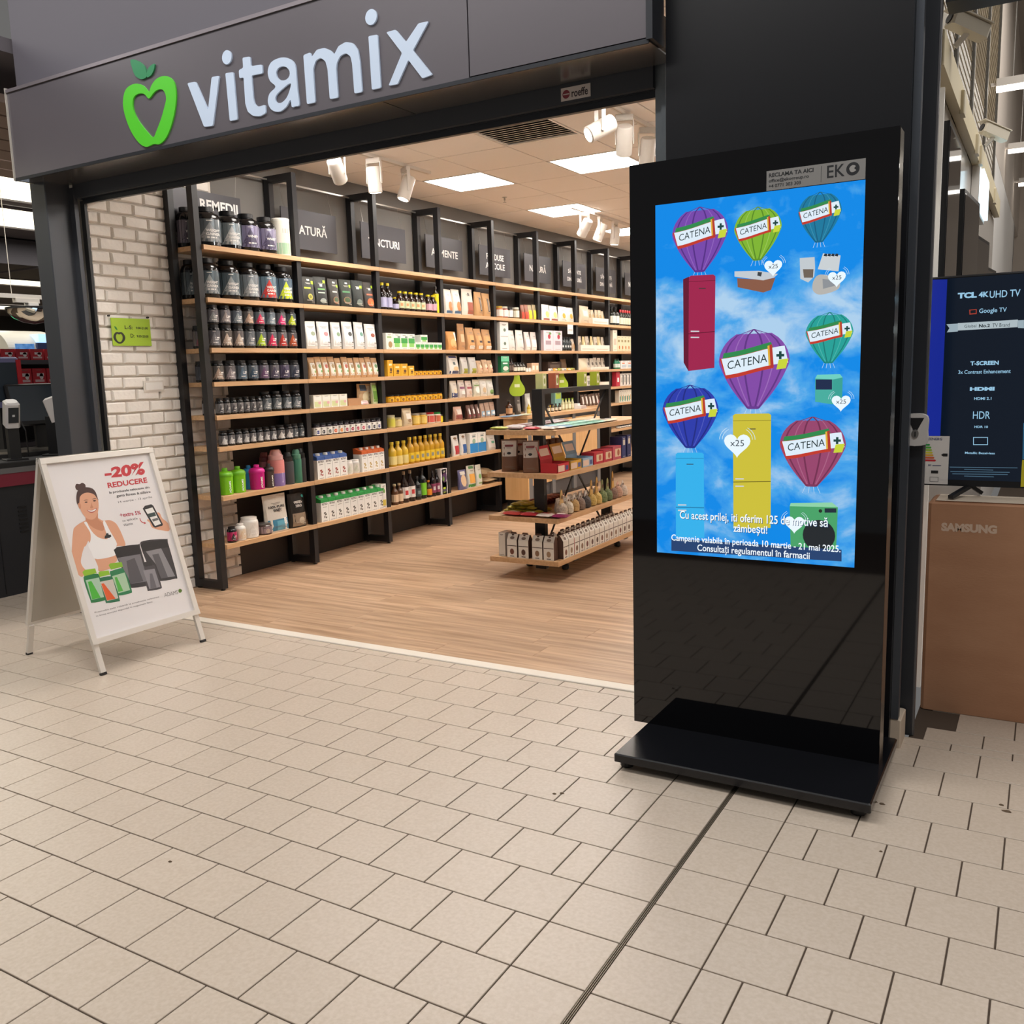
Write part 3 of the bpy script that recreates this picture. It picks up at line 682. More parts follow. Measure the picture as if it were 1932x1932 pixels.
def PP(x, y):
    """picture point of the zoom (30, 830, x4.2) -> place on the poster"""
    px, py = 30 + x / 4.2, 830 + y / 4.2
    d = ray(px, py); t_ = (A0 + nr * .001 - CAM).dot(nr) / d.dot(nr); q = CAM + d * t_ - A0
    return q.dot(uxA), q.dot(dvA)
pl_n = [0]
def pp(name, pts, c, layer=1, smooth=True, n=4, rough=.4):
    pl_n[0] += 1
    Q = [PP(*p) for p in pts]; Q = spline(Q, n) if smooth else Q
    dd = .0007 + .00016 * layer + .0000006 * pl_n[0]
    return MB().poly([P(u, v, dd) for u, v in Q]).build(name, flat(c, rough), pst)
def ptext(s, tl, tr, br_, bl_, c, bold=.02, layer=3):
    """letters fitted in the four corners of their place on the poster"""
    vs_, f_, x0, x1, y0, y1 = text2d(s, 1, bold)
    c4 = [PP(*q) for q in (tl, tr, br_, bl_)]; mb = MB(); out = []
    for x, y in vs_:
        a, b_ = (x - x0) / (x1 - x0), (y1 - y) / max(y1 - y0, 1e-6)
        tu = (c4[0][0] * (1 - a) + c4[1][0] * a) * (1 - b_) + (c4[3][0] * (1 - a) + c4[2][0] * a) * b_
        tv = (c4[0][1] * (1 - a) + c4[1][1] * a) * (1 - b_) + (c4[3][1] * (1 - a) + c4[2][1] * a) * b_
        out.append(P(tu, tv, .0007 + .00016 * layer))
    mb.add(out, f_); mb.build('lettering', flat(c), pst)
red = 'c2313a'
ptext('-20%', (700, 225), (1015, 172), (1025, 275), (705, 305), red, .05)
ptext('REDUCERE', (722, 340), (1035, 296), (1043, 338), (732, 383), red, .03)
ptext('la produsele selectate din', (738, 408), (1055, 366), (1060, 388), (742, 432), '2d2a2c', .015)
ptext('gama fitness & sl\u0103bire', (795, 430), (1064, 400), (1069, 424), (800, 462), '2d2a2c', .015)
ptext('14 martie - 13 aprilie', (808, 485), (1078, 443), (1081, 464), (813, 506), '5d5a5c', .0)
ptext('+extra 5%', (820, 580), (985, 560), (992, 590), (826, 612), 'b03048', .02)
ptext('cu aplica\u021bia', (842, 632), (962, 612), (966, 634), (847, 655), '4a474a', .0)
ptext('vitamix', (850, 662), (925, 652), (929, 672), (854, 684), '4a474a', .0)
ptext('ADAMS', (1172, 1216), (1280, 1190), (1287, 1220), (1178, 1246), '6d6a6b', .0)
ptext('Promo\u021bia este valabil\u0103 la produsele selectate', (622, 1362), (1132, 1236), (1136, 1250), (628, 1378), '5a5759', .0)
ptext('\u00een limita stocului disponibil \u00een magazinele fizice', (632, 1392), (1080, 1276), (1084, 1290), (638, 1406), '5a5759', .0)
pp('leaf_mark', [(1290, 1186), (1302, 1180), (1316, 1190), (1312, 1205), (1298, 1212), (1288, 1200)], '55742c', 3)
pp('arrow', [(980, 618), (984, 640), (1000, 656), (1018, 662), (1014, 668), (1032, 660), (1016, 648), (1018, 656), (1002, 650), (990, 638), (984, 618)], red, 3, smooth=False)
# woman in a white sports top
sk, skd, hair = 'dba283', 'c88a6a', '4a3330'
pp('hair_bun', [(470, 370), (480, 348), (505, 350), (525, 340), (548, 352), (552, 378), (535, 398), (500, 402), (478, 392)], hair, 2)
pp('arm', [(468, 690), (452, 740), (444, 850), (443, 935), (455, 1010), (470, 1045), (520, 1085), (545, 1060), (560, 1040), (530, 1005), (515, 965), (525, 900), (545, 830), (548, 760), (530, 690)], sk, 2)
pp('torso', [(548, 640), (500, 665), (462, 700), (455, 760), (500, 830), (548, 845), (575, 800), (590, 860), (620, 930), (650, 1000), (660, 1040), (745, 1020), (760, 985), (800, 960), (795, 900), (790, 850), (820, 840), (868, 835), (845, 760), (812, 690), (785, 655), (740, 635), (690, 640), (650, 620), (600, 620)], sk, 2)
pp('neck', [(548, 560), (552, 620), (560, 650), (620, 700), (690, 720), (700, 670), (655, 630), (650, 580), (640, 560)], skd, 3)
pp('face', [(492, 455), (500, 520), (525, 580), (560, 620), (600, 632), (632, 615), (650, 570), (655, 520), (650, 470), (635, 430), (590, 405), (540, 405), (505, 425)], sk, 4)
pp('hair', [(482, 500), (478, 450), (488, 405), (515, 382), (560, 375), (605, 385), (632, 415), (645, 455), (655, 480), (640, 460), (618, 432), (575, 418), (535, 425), (508, 450), (503, 490), (498, 520)], hair, 5)
pp('ear', [(498, 500), (492, 512), (500, 540), (514, 545), (512, 510)], skd, 5)
for ex, ey in ((556, 494), (622, 483)):
    pp('eyebrow', [(ex - 20, ey - 12), (ex, ey - 20), (ex + 18, ey - 16), (ex, ey - 15)], '5a3d33', 6)
    pp('eye', [(ex - 13, ey), (ex, ey - 5), (ex + 13, ey - 1), (ex, ey + 5)], '33241f', 6)
pp('nose', [(598, 495), (605, 520), (612, 535), (600, 542), (588, 537), (594, 520)], skd, 5)
pp('lips', [(564, 556), (600, 556), (638, 540), (632, 562), (605, 578), (578, 572)], 'b5605a', 5)
pp('teeth', [(570, 558), (602, 559), (634, 545), (626, 560), (603, 569), (580, 566)], 'f0ece8', 6)
pp('sports_top', [(540, 655), (560, 650), (580, 690), (610, 735), (650, 770), (695, 785), (728, 780), (712, 725), (690, 660), (700, 640), (715, 660), (745, 720), (775, 770), (800, 820), (795, 850), (800, 905), (720, 935), (628, 942), (598, 890), (572, 835), (590, 800), (590, 740), (562, 690)], 'eceaea', 4)
pp('chest_logo', [(702, 775), (706, 758), (714, 755), (712, 742), (730, 738), (736, 752), (750, 750), (756, 765), (742, 776), (705, 782)], '2a2c2c', 5, smooth=False)
# phone in a hand
pp('hand', [(1040, 640), (1060, 655), (1075, 690), (1105, 705), (1150, 715), (1215, 720), (1205, 660), (1160, 620), (1140, 580), (1118, 580), (1130, 640), (1100, 690), (1070, 650), (1048, 628)], sk, 2)
pp('phone', [(1005, 545), (1022, 522), (1072, 510), (1088, 520), (1165, 668), (1160, 680), (1105, 695), (1090, 690)], '2b2a2d', 3, smooth=False)
pp('phone_screen', [(1022, 552), (1082, 535), (1150, 665), (1102, 682)], 'e7e5e2', 4, smooth=False)
pp('phone_image', [(1040, 588), (1098, 572), (1112, 600), (1056, 616)], '3a4a48', 5, smooth=False)
pp('phone_barcode', [(1078, 630), (1122, 616), (1130, 634), (1086, 648)], '6a6a6a', 5, smooth=False)
# tubs and bottles printed on the poster
def ptub(o, c, lid, lab=None, tri=None):
    pp('tub_print', o['body'], c, 3, n=3); pp('tub_lid_print', o['lid'], lid, 4, smooth=False)
    if lab: pp('tub_label_print', o['lab'], lab, 4, smooth=False)
    if tri: pp('tub_mark_print', o['tri'], tri, 5, smooth=False)
ptub(dict(body=[(990, 845), (1010, 800), (1190, 785), (1205, 815), (1275, 1070), (1260, 1100), (1150, 1118), (1110, 1100), (1050, 1000)], lid=[(988, 838), (1005, 812), (1188, 787), (1212, 850), (1002, 885)], lab=[(1030, 885), (1150, 858), (1262, 1080), (1190, 1090)], tri=[(1080, 910), (1130, 900), (1205, 1090), (1150, 1098)]), '3d3b3e', '2b2a2c', '8a888c', '5d5b60')
ptub(dict(body=[(775, 872), (800, 850), (968, 828), (985, 850), (1060, 1130), (1040, 1155), (925, 1172), (890, 1150), (840, 1020)], lid=[(775, 872), (800, 850), (968, 828), (990, 900), (800, 935)], lab=[(805, 935), (985, 905), (1045, 1120), (915, 1140)], tri=[(875, 960), (940, 935), (1010, 1120), (905, 1140)]), '3a383b', '2a292b', '77757a', '57555a')
ptub(dict(body=[(1000, 1025), (1020, 1000), (1085, 990), (1108, 1015), (1152, 1150), (1145, 1180), (1055, 1196), (1040, 1180)], lid=[(1012, 970), (1068, 958), (1082, 995), (1024, 1006)], lab=[(1008, 1035), (1098, 1020), (1145, 1165), (1058, 1182)], tri=[(1060, 1060), (1080, 1058), (1115, 1170), (1066, 1178)]), '4a484c', '39373a', '8d8a90', '6a676d')
ptub(dict(body=[(746, 1060), (765, 1035), (845, 1015), (868, 1040), (918, 1190), (905, 1215), (825, 1232), (802, 1210)], lid=[(735, 992), (748, 978), (838, 968), (848, 1005), (752, 1028)], lab=[(762, 1080), (862, 1050), (905, 1190), (812, 1215)], tri=[(782, 1090), (800, 1086), (850, 1195), (812, 1205)]), '2f7d52', '86b733', 'a9c8a8', '55b04a')
ptub(dict(body=[(538, 1110), (555, 1075), (640, 1060), (665, 1090), (705, 1250), (690, 1275), (605, 1290), (590, 1270)], lid=[(527, 1048), (545, 1030), (628, 1018), (640, 1055), (542, 1080)], lab=[(552, 1112), (658, 1090), (698, 1245), (600, 1268)], tri=[(570, 1125), (598, 1118), (672, 1250), (604, 1264)]), '2c7a48', '8fbf35', 'a7c7ae', '4fb53f')
ptub(dict(body=[(655, 1115), (672, 1092), (752, 1080), (772, 1110), (822, 1260), (808, 1280), (725, 1292), (708, 1275)], lid=[(652, 1052), (665, 1042), (735, 1034), (745, 1068), (664, 1086)], lab=[(666, 1125), (768, 1104), (812, 1255), (722, 1276)], tri=[(676, 1140), (696, 1136), (790, 1258), (722, 1272)]), '2f7050', '8fbf35', 'c9c2b8', 'dd5f30')
# ================================================================ wall shelving: black steel frames, oak boards
PITCH_ = .9125; FY0 = 1.885
XF, XR = -3.70, -3.975             # front and rear face of the frames
XS = -3.682                        # front edge of the boards
LV = [2.277, 1.945, 1.622, 1.400, 1.180, .970, .640, .310]
TH = .03
sh_ = empty('product_shelving', (0, 0, 0), 0, 'long black-framed oak wall shelving filled with products', 'shelving')
NB = 9
p = .045
frm0 = MB().box(XR, XF, 0, p, .012, .062).box(XR, XF, 0, p, 2.815, 2.865).box(XR, XR + .05, 0, p, .062, 2.815).box(XF - .05, XF, 0, p, .062, 2.815)
for xx in (XR + .025, XF - .025): frm0.lathe([(.016, 0), (.016, .004), (.006, .006), (.006, .013)], 10, (xx, p / 2, 0))
frm0 = frm0.mesh('upright_frame', M_black)
FYS = [FY0 + PITCH_ * i for i in range(NB + 1)]
for i in range(NB + 1): link('upright_frame', frm0, sh_, (0, FYS[i], 0))
COUNTER = (4, 5)
for i in range(NB):
    y0 = FYS[i] + (p + .002 if i == 0 else p / 2 + .0012); y1 = FYS[i + 1] + p / 2 - .0012
    for k, zt in enumerate(LV):
        if i in COUNTER and k in (4, 6, 7): continue
        # board notched round the posts
        MB().box(XR + .05 if i else XR + .002, XS, y0 if i == 0 else y0, y1, zt - TH, zt).build('shelf_board', M_wood, sh_)
# rail with wires and the hanging category signs
rl = MB().box(-3.945, -3.935, FYS[0] + .05, FYS[NB], 2.838, 2.850)
rl.build('sign_rail', M_steel, sh_)
M_sign = mat('graphite_sign', '46454a', .35, metal=.3)
signs = [('REMEDII', None), ('NATUR\u0102', None), ('TINCTURI', None), ('ALIMENTE', None), ('PRODUSE', 'APICOLE'), ('NATUR\u0102', None), ('S\u0102N\u0102TATE', 'DIN NATUR\u0102'), ('S\u0102N\u0102TATE', 'DIN NATUR\u0102'), ('NATUR\u0102', None)]
for i, (a, b_) in enumerate(signs):
    y0 = 1.965 + PITCH_ * i if i else 1.935; y1 = y0 + .605; z0, z1 = (2.375, 2.665) if i else (2.385, 2.675)
    sg_ = empty('hanging_sign', (0, 0, 0), 0, 'hanging graphite sign, %s from the brick wall, lettered %s' % (ORD[i], (a + (' ' + b_ if b_ else '')).title()), 'sign', 'category signs hung over the wall shelving')
    xs_ = -3.901 if i else -3.9615
    MB().box(xs_ - .004, xs_ + .004, y0, y1, z0, z1).build('board', M_sign, sg_)
    for yy in (y0 + .04, y1 - .04): MB().tube((xs_, yy, z1 - .004), (-3.9385, yy, 2.8379), .0012, 4).build('wire', M_steel, sg_)
    fx = lambda u, v: (xs_ + .0048, u, v)
    mb = MB(); c = (y0 + y1) / 2; zc = (z0 + z1) / 2
    if b_:
        text_fit(mb, a, c - .17, c + .17, zc + .015, zc + .075, fx, .015); text_fit(mb, b_, c - .19, c + .19, zc - .075, zc - .015, fx, .015)
    else:
        hw = {'REMEDII': .20, 'NATUR\u0102': .19, 'TINCTURI': .21, 'ALIMENTE': .22}[a]
        if i == 0: text_fit(mb, a, y_for(376.5, xs_, 2.58), y_for(448, xs_, 2.58), z_for(394, xs_, 2.17), z_for(374, xs_, 2.17), fx, .03)
        else: text_fit(mb, a, c - hw, c + hw, zc - .035, zc + (.055 if '\u0102' in a else .03), fx, .018)
    mb.build('lettering', flat('e9e7e4'), sg_)

# ================================================================ oak counter built in under the shelving
ct_ = empty('oak_counter', (0, 0, 0), 0, 'oak service counter with grey pilasters under the wall shelving', 'counter')
cy0, cy1, cxf = 5.60, FYS[6] - .01, -3.40
MB().box(-3.665, cxf - .03, cy0 + .03, cy1 - .03, 0, .12).build('plinth', M_black, ct_)
MB().box(-3.668, cxf, cy0, cy0 + .02, .12, .935).build('end_panel', M_woodp, ct_)
MB().box(-3.668, cxf - .02, cy0 + .02, cy1, .12, .935).build('carcass', M_alu, ct_)
MB().box(-3.6805, cxf + .02, cy0 - .02, cy1, .938, .970).build('worktop', M_wood, ct_)
ym = (cy0 + cy1) / 2
pan = [(cy0 + .1, cy0 + .52), (cy0 + .60, cy0 + 1.02), (cy0 + 1.10, cy1 - .1)]
for a, b_ in pan:
    MB().cbox(cxf - .0195, cxf - .002, a, b_, .26, .90, .003).build('front_panel', M_woodp, ct_)
gp = mat('pilaster_grey', '6c6d6f', .5)
for a, b_ in ((cy0 + .02, cy0 + .095), (cy0 + .525, cy0 + .595), (cy0 + 1.025, cy0 + 1.095), (cy1 - .095, cy1)):
    MB().box(cxf - .0195, cxf, a, b_, .12, .935).build('pilaster', gp, ct_)
# ================================================================ gondola in the aisle
gx0, gx1, gy0, gy1 = -2.238, -1.705, 2.965, 4.62
GZ = [.148, .437, .735, 1.023]
go = empty('aisle_gondola', (0, 0, 0), 0, 'freestanding aisle gondola with oak shelves on black posts', 'gondola')
gxc = -1.955; gp1, gp2 = 3.20, 4.30
for zt in GZ: MB().box(gx0, gx1, gy0, gy1, zt - .032, zt).build('shelf_board', M_wood, go)
for yy in (gp1, gp2):
    MB().box(gxc - .04, gxc + .04, yy - .02, yy + .02, .04, 1.287).build('post', M_black, go)
MB().box(gxc - .04, gxc + .04, gp1 + .02, gp2 - .02, 1.255, 1.287).build('top_bar', M_black, go)
MB().box(gx0 + .08, gx1 - .08, gp1 + .16, gp1 + .24, .07, .115).build('foot_beam', M_black, go)
MB().box(gx0 + .08, gx1 - .08, gp2 - .03, gp2 + .03, .07, .115).build('foot_beam', M_black, go)
for yy in (gp1, gp2):
    for xx in (gx0 + .07, gx1 - .17):
        MB().lathe([(.02, 0), (.026, .006), (.026, .03), (.014, .04), (.014, .07)], 12, (xx, yy + (.2 if yy < 4 else .02), 0)).build('foot', M_black, go)
for sgn in (0, 1):
    y_a, y_b = (gp1 + .022, gp2 - .022) if sgn == 0 else (gp2 - .022, gp1 + .022)
    MB().bar((gxc - .008 + .016 * sgn, y_a, 1.25), (gxc - .008 + .016 * sgn, y_b, GZ[0] + .01), .006, .016).build('brace', M_black, go)

# ================================================================ track spotlights
M_spot = mat('spot_white', 'd6cfc6', .45)
M_lamp = mat('spot_lamp', 'ffffff', .5, emit='fff6ea', es=6.0)
def spot_meshes():
    body = MB().lathe([(.045, 0), (.05, .004), (.05, .17), (.044, .178)], 18)
    arm = MB().box(-.058, -.053, -.012, .012, .06, .20).box(.053, .058, -.012, .012, .06, .20).box(-.058, .058, -.012, .012, .20, .206)
    return body.mesh('lamp_head', M_spot, smooth=True), MB().lathe([(.040, 0), (.040, .002)], 16).mesh('lamp_face', M_lamp), arm.mesh('bracket', M_spot), MB().cbox(-.055, .055, -.018, .018, 0, .03, .003).mesh('adapter', M_spot)
hb, hf, ha, hd = spot_meshes()
def track_light(loc, rz, tilt, label, group):
    t_ = empty('track_light', loc, rz, label, 'spotlight', group)
    link('adapter', hd, t_, (0, 0, -.03)); 
    link('bracket', ha, t_, (0, 0, -.236))
    h = link('lamp_head', hb, t_, (0, 0, -.14)); h.rotation_euler = (tilt, 0, 0)
    off = Matrix.Rotation(tilt, 4, 'X') @ Vector((0, 0, .085))
    h.location = Vector((0, 0, -.155)) - off
    h2 = link('lamp_face', hf, t_, h.location + (Matrix.Rotation(tilt, 4, 'X') @ Vector((0, 0, -.001)))); h2.rotation_euler = (tilt, 0, 0)
    return t_
def track(x, y0, y1, label):
    t_ = empty('light_track', (x, y0, 2.981), 0, label, 'light track', 'white light tracks under the shop ceiling')
    MB().box(-.018, .018, 0, y1 - y0, -.022, 0).build('rail', M_spot, t_); MB().box(-.004, .004, .01, y1 - y0 - .01, -.0225, -.022).build('slot', M_grid, t_)
track(-3.235, 2.65, 3.85, 'short white light track above the first shelf bays'); track(-3.04, 5.95, 7.45, 'white light track carrying the trio of spotlights'); track(-1.3, 2.5, 3.9, 'white light track beside the display screen')
TA = [(-3.235, 2.90, .4, 0.9, 'white track spotlight, leftmost of the near group, tilted at the lens side'), (-3.235, 3.12, .2, .12, 'white track spotlight hanging straight down, middle of the near group'), (-3.235, 3.36, 2.6, .35, 'white track spotlight, rightmost of the near group'),
      (-3.04, 6.22, 1.2, .7, 'white track spotlight, first of the far trio, steeply tilted'), (-3.04, 6.58, 1.8, .4, 'white track spotlight, middle of the far trio'), (-3.04, 6.95, 1.6, .1, 'white track spotlight, last of the far trio, upright'),
      (-1.3, 2.82, 2.4, 1.1, 'white track spotlight with its lit face showing, near the vent'), (-1.3, 3.05, .5, .6, 'white track spotlight left of the two large ones by the rail'), (-1.3, 3.32, .6, .5, 'white track spotlight touching the right guide rail')]
TA = [(x, y_for(px_, x, 2.83), rz, tl, lb) for (x, y, rz, tl, lb), px_ in zip(TA, (636, 706, 766, 1103, 1132, 1160, 1132, 1178, 1221))]
for x, y, rz, tl, lb in TA: track_light((x, y, 2.959), rz, tl, lb, 'white spotlights on the shop tracks')
for k, (x, y) in enumerate(((-3.2, 3.1), (-3.0, 6.6), (-1.3, 3.1), (-3.1, 8.6), (-1.6, 5.2))):
    l = bpy.data.lights.new('track_beam', 'SPOT'); l.energy = 26; l.spot_size = 1.9; l.spot_blend = .7; l.color = (1, .96, .9); l.shadow_soft_size = .05
    o = bpy.data.objects.new('track_beam', l); COL.objects.link(o); o.location = (x, y, 2.68); d = Vector((-3.9, y + .1, 1.0)) - o.location; o.rotation_euler = d.to_track_quat('-Z', 'Y').to_euler()

# ================================================================ opening-hours sign on the brick wall
oh = empty('opening_hours_sign', (0, 0, 0), 0, 'lime green opening-hours sign fixed on the white brick wall', 'sign')
XO = -3.958
q = [at_x(x / 3.22, 300 + y / 3.22, XO) for x, y in ((670, 967), (910, 970), (920, 1135), (690, 1135))]
ya, yb = (q[0].y + q[3].y) / 2, (q[1].y + q[2].y) / 2; za, zb = (q[2].z + q[3].z) / 2, (q[0].z + q[1].z) / 2
MB().box(XO - .004, XO, ya, yb, za, zb).build('plate', mat('lime_plate', 'a4c72c', .3), oh)
wd, hg = yb - ya, zb - za
fo = lambda u, v: (XO + .0008, ya + u * wd, za + v * hg)
mb = MB(); text_fit(mb, 'L-S:', .33, .53, .60, .74, fo, .02); text_fit(mb, '9:00-21:00', .62, .93, .61, .70, fo, .02); text_fit(mb, 'D:', .46, .56, .30, .44, fo, .02); text_fit(mb, '9:00-20:00', .62, .93, .31, .40, fo, .02)
mb.build('lettering', flat('2f3a16'), oh)
OO = [(.17 + .135 * math.sin(t_) * (1 - .10 * math.cos(2 * t_)), .30 + .23 * math.cos(t_) - .05 * math.exp(-8 * (t_ - 2 * math.pi * (t_ > math.pi)) ** 2)) for t_ in [2 * math.pi * k / 40 for k in range(40)]]
II = [(.17 + .085 * math.sin(t_), .31 + .15 * math.cos(t_) - .06 * math.exp(-8 * (t_ - 2 * math.pi * (t_ > math.pi)) ** 2) - .03 * math.cos(t_) ** 2 * (math.cos(t_) < 0)) for t_ in [2 * math.pi * k / 40 for k in range(40)]]
ring_mesh(OO, II, lambda a, b, d: (XO + .0012 - d, ya + a * wd, za + b * hg), .0006, flat('1d2410'), 'apple_outline', oh, 40)
MB().poly([fo(a, b) for a, b in spline([(.14, .56), (.12, .66), (.07, .70), (.09, .60)], 3)]).build('apple_leaf', flat('2f7d2a'), oh)
for k, (yy, zz) in enumerate(((ya - .01, zb + .012), (yb - .01, zb + .01))): MB().tube((XO - .012, yy, zz), (XO + .004, yy, zz), .006, 8).build('screw', M_black, oh)
# intercom-like access flap in the brick wall
fl_ = empty('wall_flap', (0, 0, 0), 0, 'small white access flap set in the brick wall', 'flap')
qa, qb = at_x(275, 722, XO), at_x(308, 735, XO)
MB().box(XO - .01, XO - .001, qa.y, qb.y, qb.z, qa.z).build('door', M_white, fl_); MB().box(XO - .012, XO - .0065, qa.y - .012, qb.y + .012, qb.z - .012, qa.z + .012).build('frame', M_mortar, fl_)
# ================================================================ product builders
# every builder returns [(part name, MB, [materials], smooth)], standing on z = 0, front towards +x, width along y
def G(c, r=.3): return mat('gloss_' + c, c, r)
def PL(c): return mat('plastic_' + c, c, .38)
def FO(c): return mat('foil_' + c, c, .32, metal=.25, bump=.25, scale=30)
def PA(c): return mat('paper_' + c, c, .7, bump=.15, scale=40)
def wf(r): return lambda u, v: (r * math.cos(u / r), r * math.sin(u / r), v)
def wrap_rect(mb, r, u0, u1, v0, v1, mi=0): return mb.wrap(r, u0 / r, u1 / r, v0, v1, max(2, int(abs(u1 - u0) / r / .35) + 1), mi)
def wrap_tri(mb, r, hw, v0, v1, mi=0, skew=0.0):
    f = wf(r); n = 5
    for k in range(n):
        a, b = k / n, (k + 1) / n
        for q in range(4):
            s0, s1 = -1 + q * .5, -.5 + q * .5
            mb.add([f(hw * (1 - a) * s0 + skew * a, v0 + (v1 - v0) * a), f(hw * (1 - a) * s1 + skew * a, v0 + (v1 - v0) * a), f(hw * (1 - b) * s1 + skew * b, v0 + (v1 - v0) * b), f(hw * (1 - b) * s0 + skew * b, v0 + (v1 - v0) * b)], [(0, 1, 2, 3)], mi)
    return mb
def tub(w, h, lab='7f878d', mark='a9adb0', body='131315', cap='1a1a1c', txt=None, squat=False, capf=None, lab2=None):
    r = w / 2; n = 18
    cf = capf or (.86 if squat else .60); z1 = .82 * h if squat else .74 * h; z2 = .86 * h if squat else .885 * h
    P_ = [('body', MB().lathe([(r * .93, 0), (r, .03 * h), (r, z1 - .06 * h), (r * .975, z1), (r * (cf * .35 + .65), z1 + (z2 - z1) * .55), (r * (cf * .8 + .2), z1 + (z2 - z1) * .85), (r * cf * .92, z2)], n), [G(body, .12)], True)]
    c = MB().lathe([(r * cf, z2), (r * cf, z2 + .005 * h), (r * cf, h - .01 * h), (r * cf * .93, h)], 24); P_.append(('lid', c, [PL(cap)], True))
    v0, v1 = .11 * h, z1 - .07 * h; R1 = r * 1.006
    P_.append(('label', MB().wrap(R1, -2.3, 2.3, v0, v1, 16), [mat('label_' + lab, lab, .3, metal=.35)], True))
    pr = MB(); R2 = r * 1.014; dv = v1 - v0
    wrap_tri(pr, R2, r * .80, v0 + .01 * dv, v1 - .14 * dv, 0)
    ms = [mat('mark_' + mark, mark, .35), flat('eceae6')]
    f = wf(r * 1.022)
    if txt:
        for q, t in enumerate(txt): text_fit(pr, t, -r * .25, r * .72, v0 + dv * (.44 - .16 * q), v0 + dv * (.56 - .16 * q), f, .03, 1)
    else:
        wrap_rect(pr, r * 1.022, r * .05, r * .75, v0 + dv * .46, v0 + dv * .55, 1); wrap_rect(pr, r * 1.022, r * .05, r * .6, v0 + dv * .36, v0 + dv * .41, 1)
    wrap_rect(pr, r * 1.022, -r * .2, r * .45, v0 + dv * .16, v0 + dv * .22, 1); wrap_rect(pr, r * 1.022, -r * .2, r * .2, v1 - dv * .09, v1 - dv * .06, 1)
    P_.append(('label_print', pr, ms, False))
    return P_
def canister(w, h, c='e2dfd2', c2='9fc0a0', lid='e9e7dd'):
    r = w / 2
    return [('body', MB().lathe([(r * .98, 0), (r, .01), (r, h * .93)], 18), [PA(c)], True), ('lid', MB().lathe([(r * 1.02, h * .93), (r * 1.02, h - .004), (r * .96, h)], 18), [PL(lid)], True),
            ('label_print', wrap_rect(wrap_rect(MB(), r * 1.004, -r * .9, r * .9, .04 * h, .34 * h, 0), r * 1.004, -r * .2, r * .5, .6 * h, .72 * h, 1), [flat(c2), flat('b9b6aa')], False)]
def pouch_fn(w, h, d, top=.006, n=2.6, lean=0.0):
    def dv(v): return max(top, d * (1 - v ** 2.2) * (.72 + .28 * min(1, v * 6)))
    def wv(v): return w * (1 - .07 * math.sin(math.pi * min(1, v * 1.05)) - .05 * max(0, v - .6))
    def fr(u, v, off=.0012):
        uu = min(1, abs(u)); return (dv(v) / 2 * (1 - uu ** n) ** (1 / n) + off + lean * v * h, u * wv(v) / 2, v * h)
    return dv, wv, fr
def pouch(w, h, d, body='d8d8d4', prints=(), mk='foil', seal=None, lean=0.0):
    dv, wv, fr = pouch_fn(w, h, d, lean=lean); rings = []; N = 12
    for v in (0, .06, .18, .35, .55, .75, .88, .93, 1):
        rr = []
        for k in range(N):
            a = 2 * math.pi * k / N; ca, sa = math.cos(a), math.sin(a); q = 2 / 2.6
            rr.append((dv(v) / 2 * math.copysign(abs(ca) ** q, ca) + lean * v * h, wv(v) / 2 * math.copysign(abs(sa) ** q, sa), v * h))
        rings.append(rr)
    bm = FO(body) if mk == 'foil' else PA(body)
    out = [('bag', MB().loft(rings), [bm], True)]
    if seal: 
        sb = MB(); sb.add([fr(u, v, .001) for u in (-.98, -.5, 0, .5, .98) for v in (.93, .995)], [(2 * k, 2 * k + 2, 2 * k + 3, 2 * k + 1) for k in range(4)]); out.append(('seal', sb, [PL(seal)], False))
    if prints:
        pr = MB(); ms = []; k_ = 'd8d4c8' if int(body[:2], 16) < 110 else '77716a'
        prints = tuple(prints) + (('r', k_, -.42, .40, .765, .778, 2), ('r', k_, -.30, .28, .735, .744, 2), ('r', k_, -.5, .5, .16, .167, 2), ('r', k_, -.46, .46, .135, .142, 2), ('r', k_, .25, .7, .09, .105, 2))
        for pz in prints:
            c = pz[1]
            if flat(c) not in ms: ms.append(flat(c))
            mi = ms.index(flat(c)); o = .0014 + .0006 * (pz[6] if len(pz) > 6 else 0)
            if pz[0] == 'r':
                _, _, u0, u1, v0, v1 = pz[:6]; nu, nv = 4, 3
                pr.add([fr(u0 + (u1 - u0) * i / nu, v0 + (v1 - v0) * j / nv, o) for j in range(nv + 1) for i in range(nu + 1)], [(j * (nu + 1) + i, j * (nu + 1) + i + 1, (j + 1) * (nu + 1) + i + 1, (j + 1) * (nu + 1) + i) for j in range(nv) for i in range(nu)], mi)
            elif pz[0] == 'c':
                _, _, cu, cv, ru, rv = pz[:6]
                pts = [fr(cu, cv, o + .0008)] + [fr(cu + ru * math.cos(k * .5236), cv + rv * math.sin(k * .5236), o) for k in range(12)]
                pr.add(pts, [(0, 1 + k, 1 + (k + 1) % 12) for k in range(12)], mi)
            elif pz[0] == 't':
                _, _, s, u0, u1, v0, v1 = pz[:7]; text_fit(pr, s, u0, u1, v0, v1, lambda u, v: fr(u, v, .0032), .03, mi)
        out.append(('label_print', pr, ms, False))
    return out
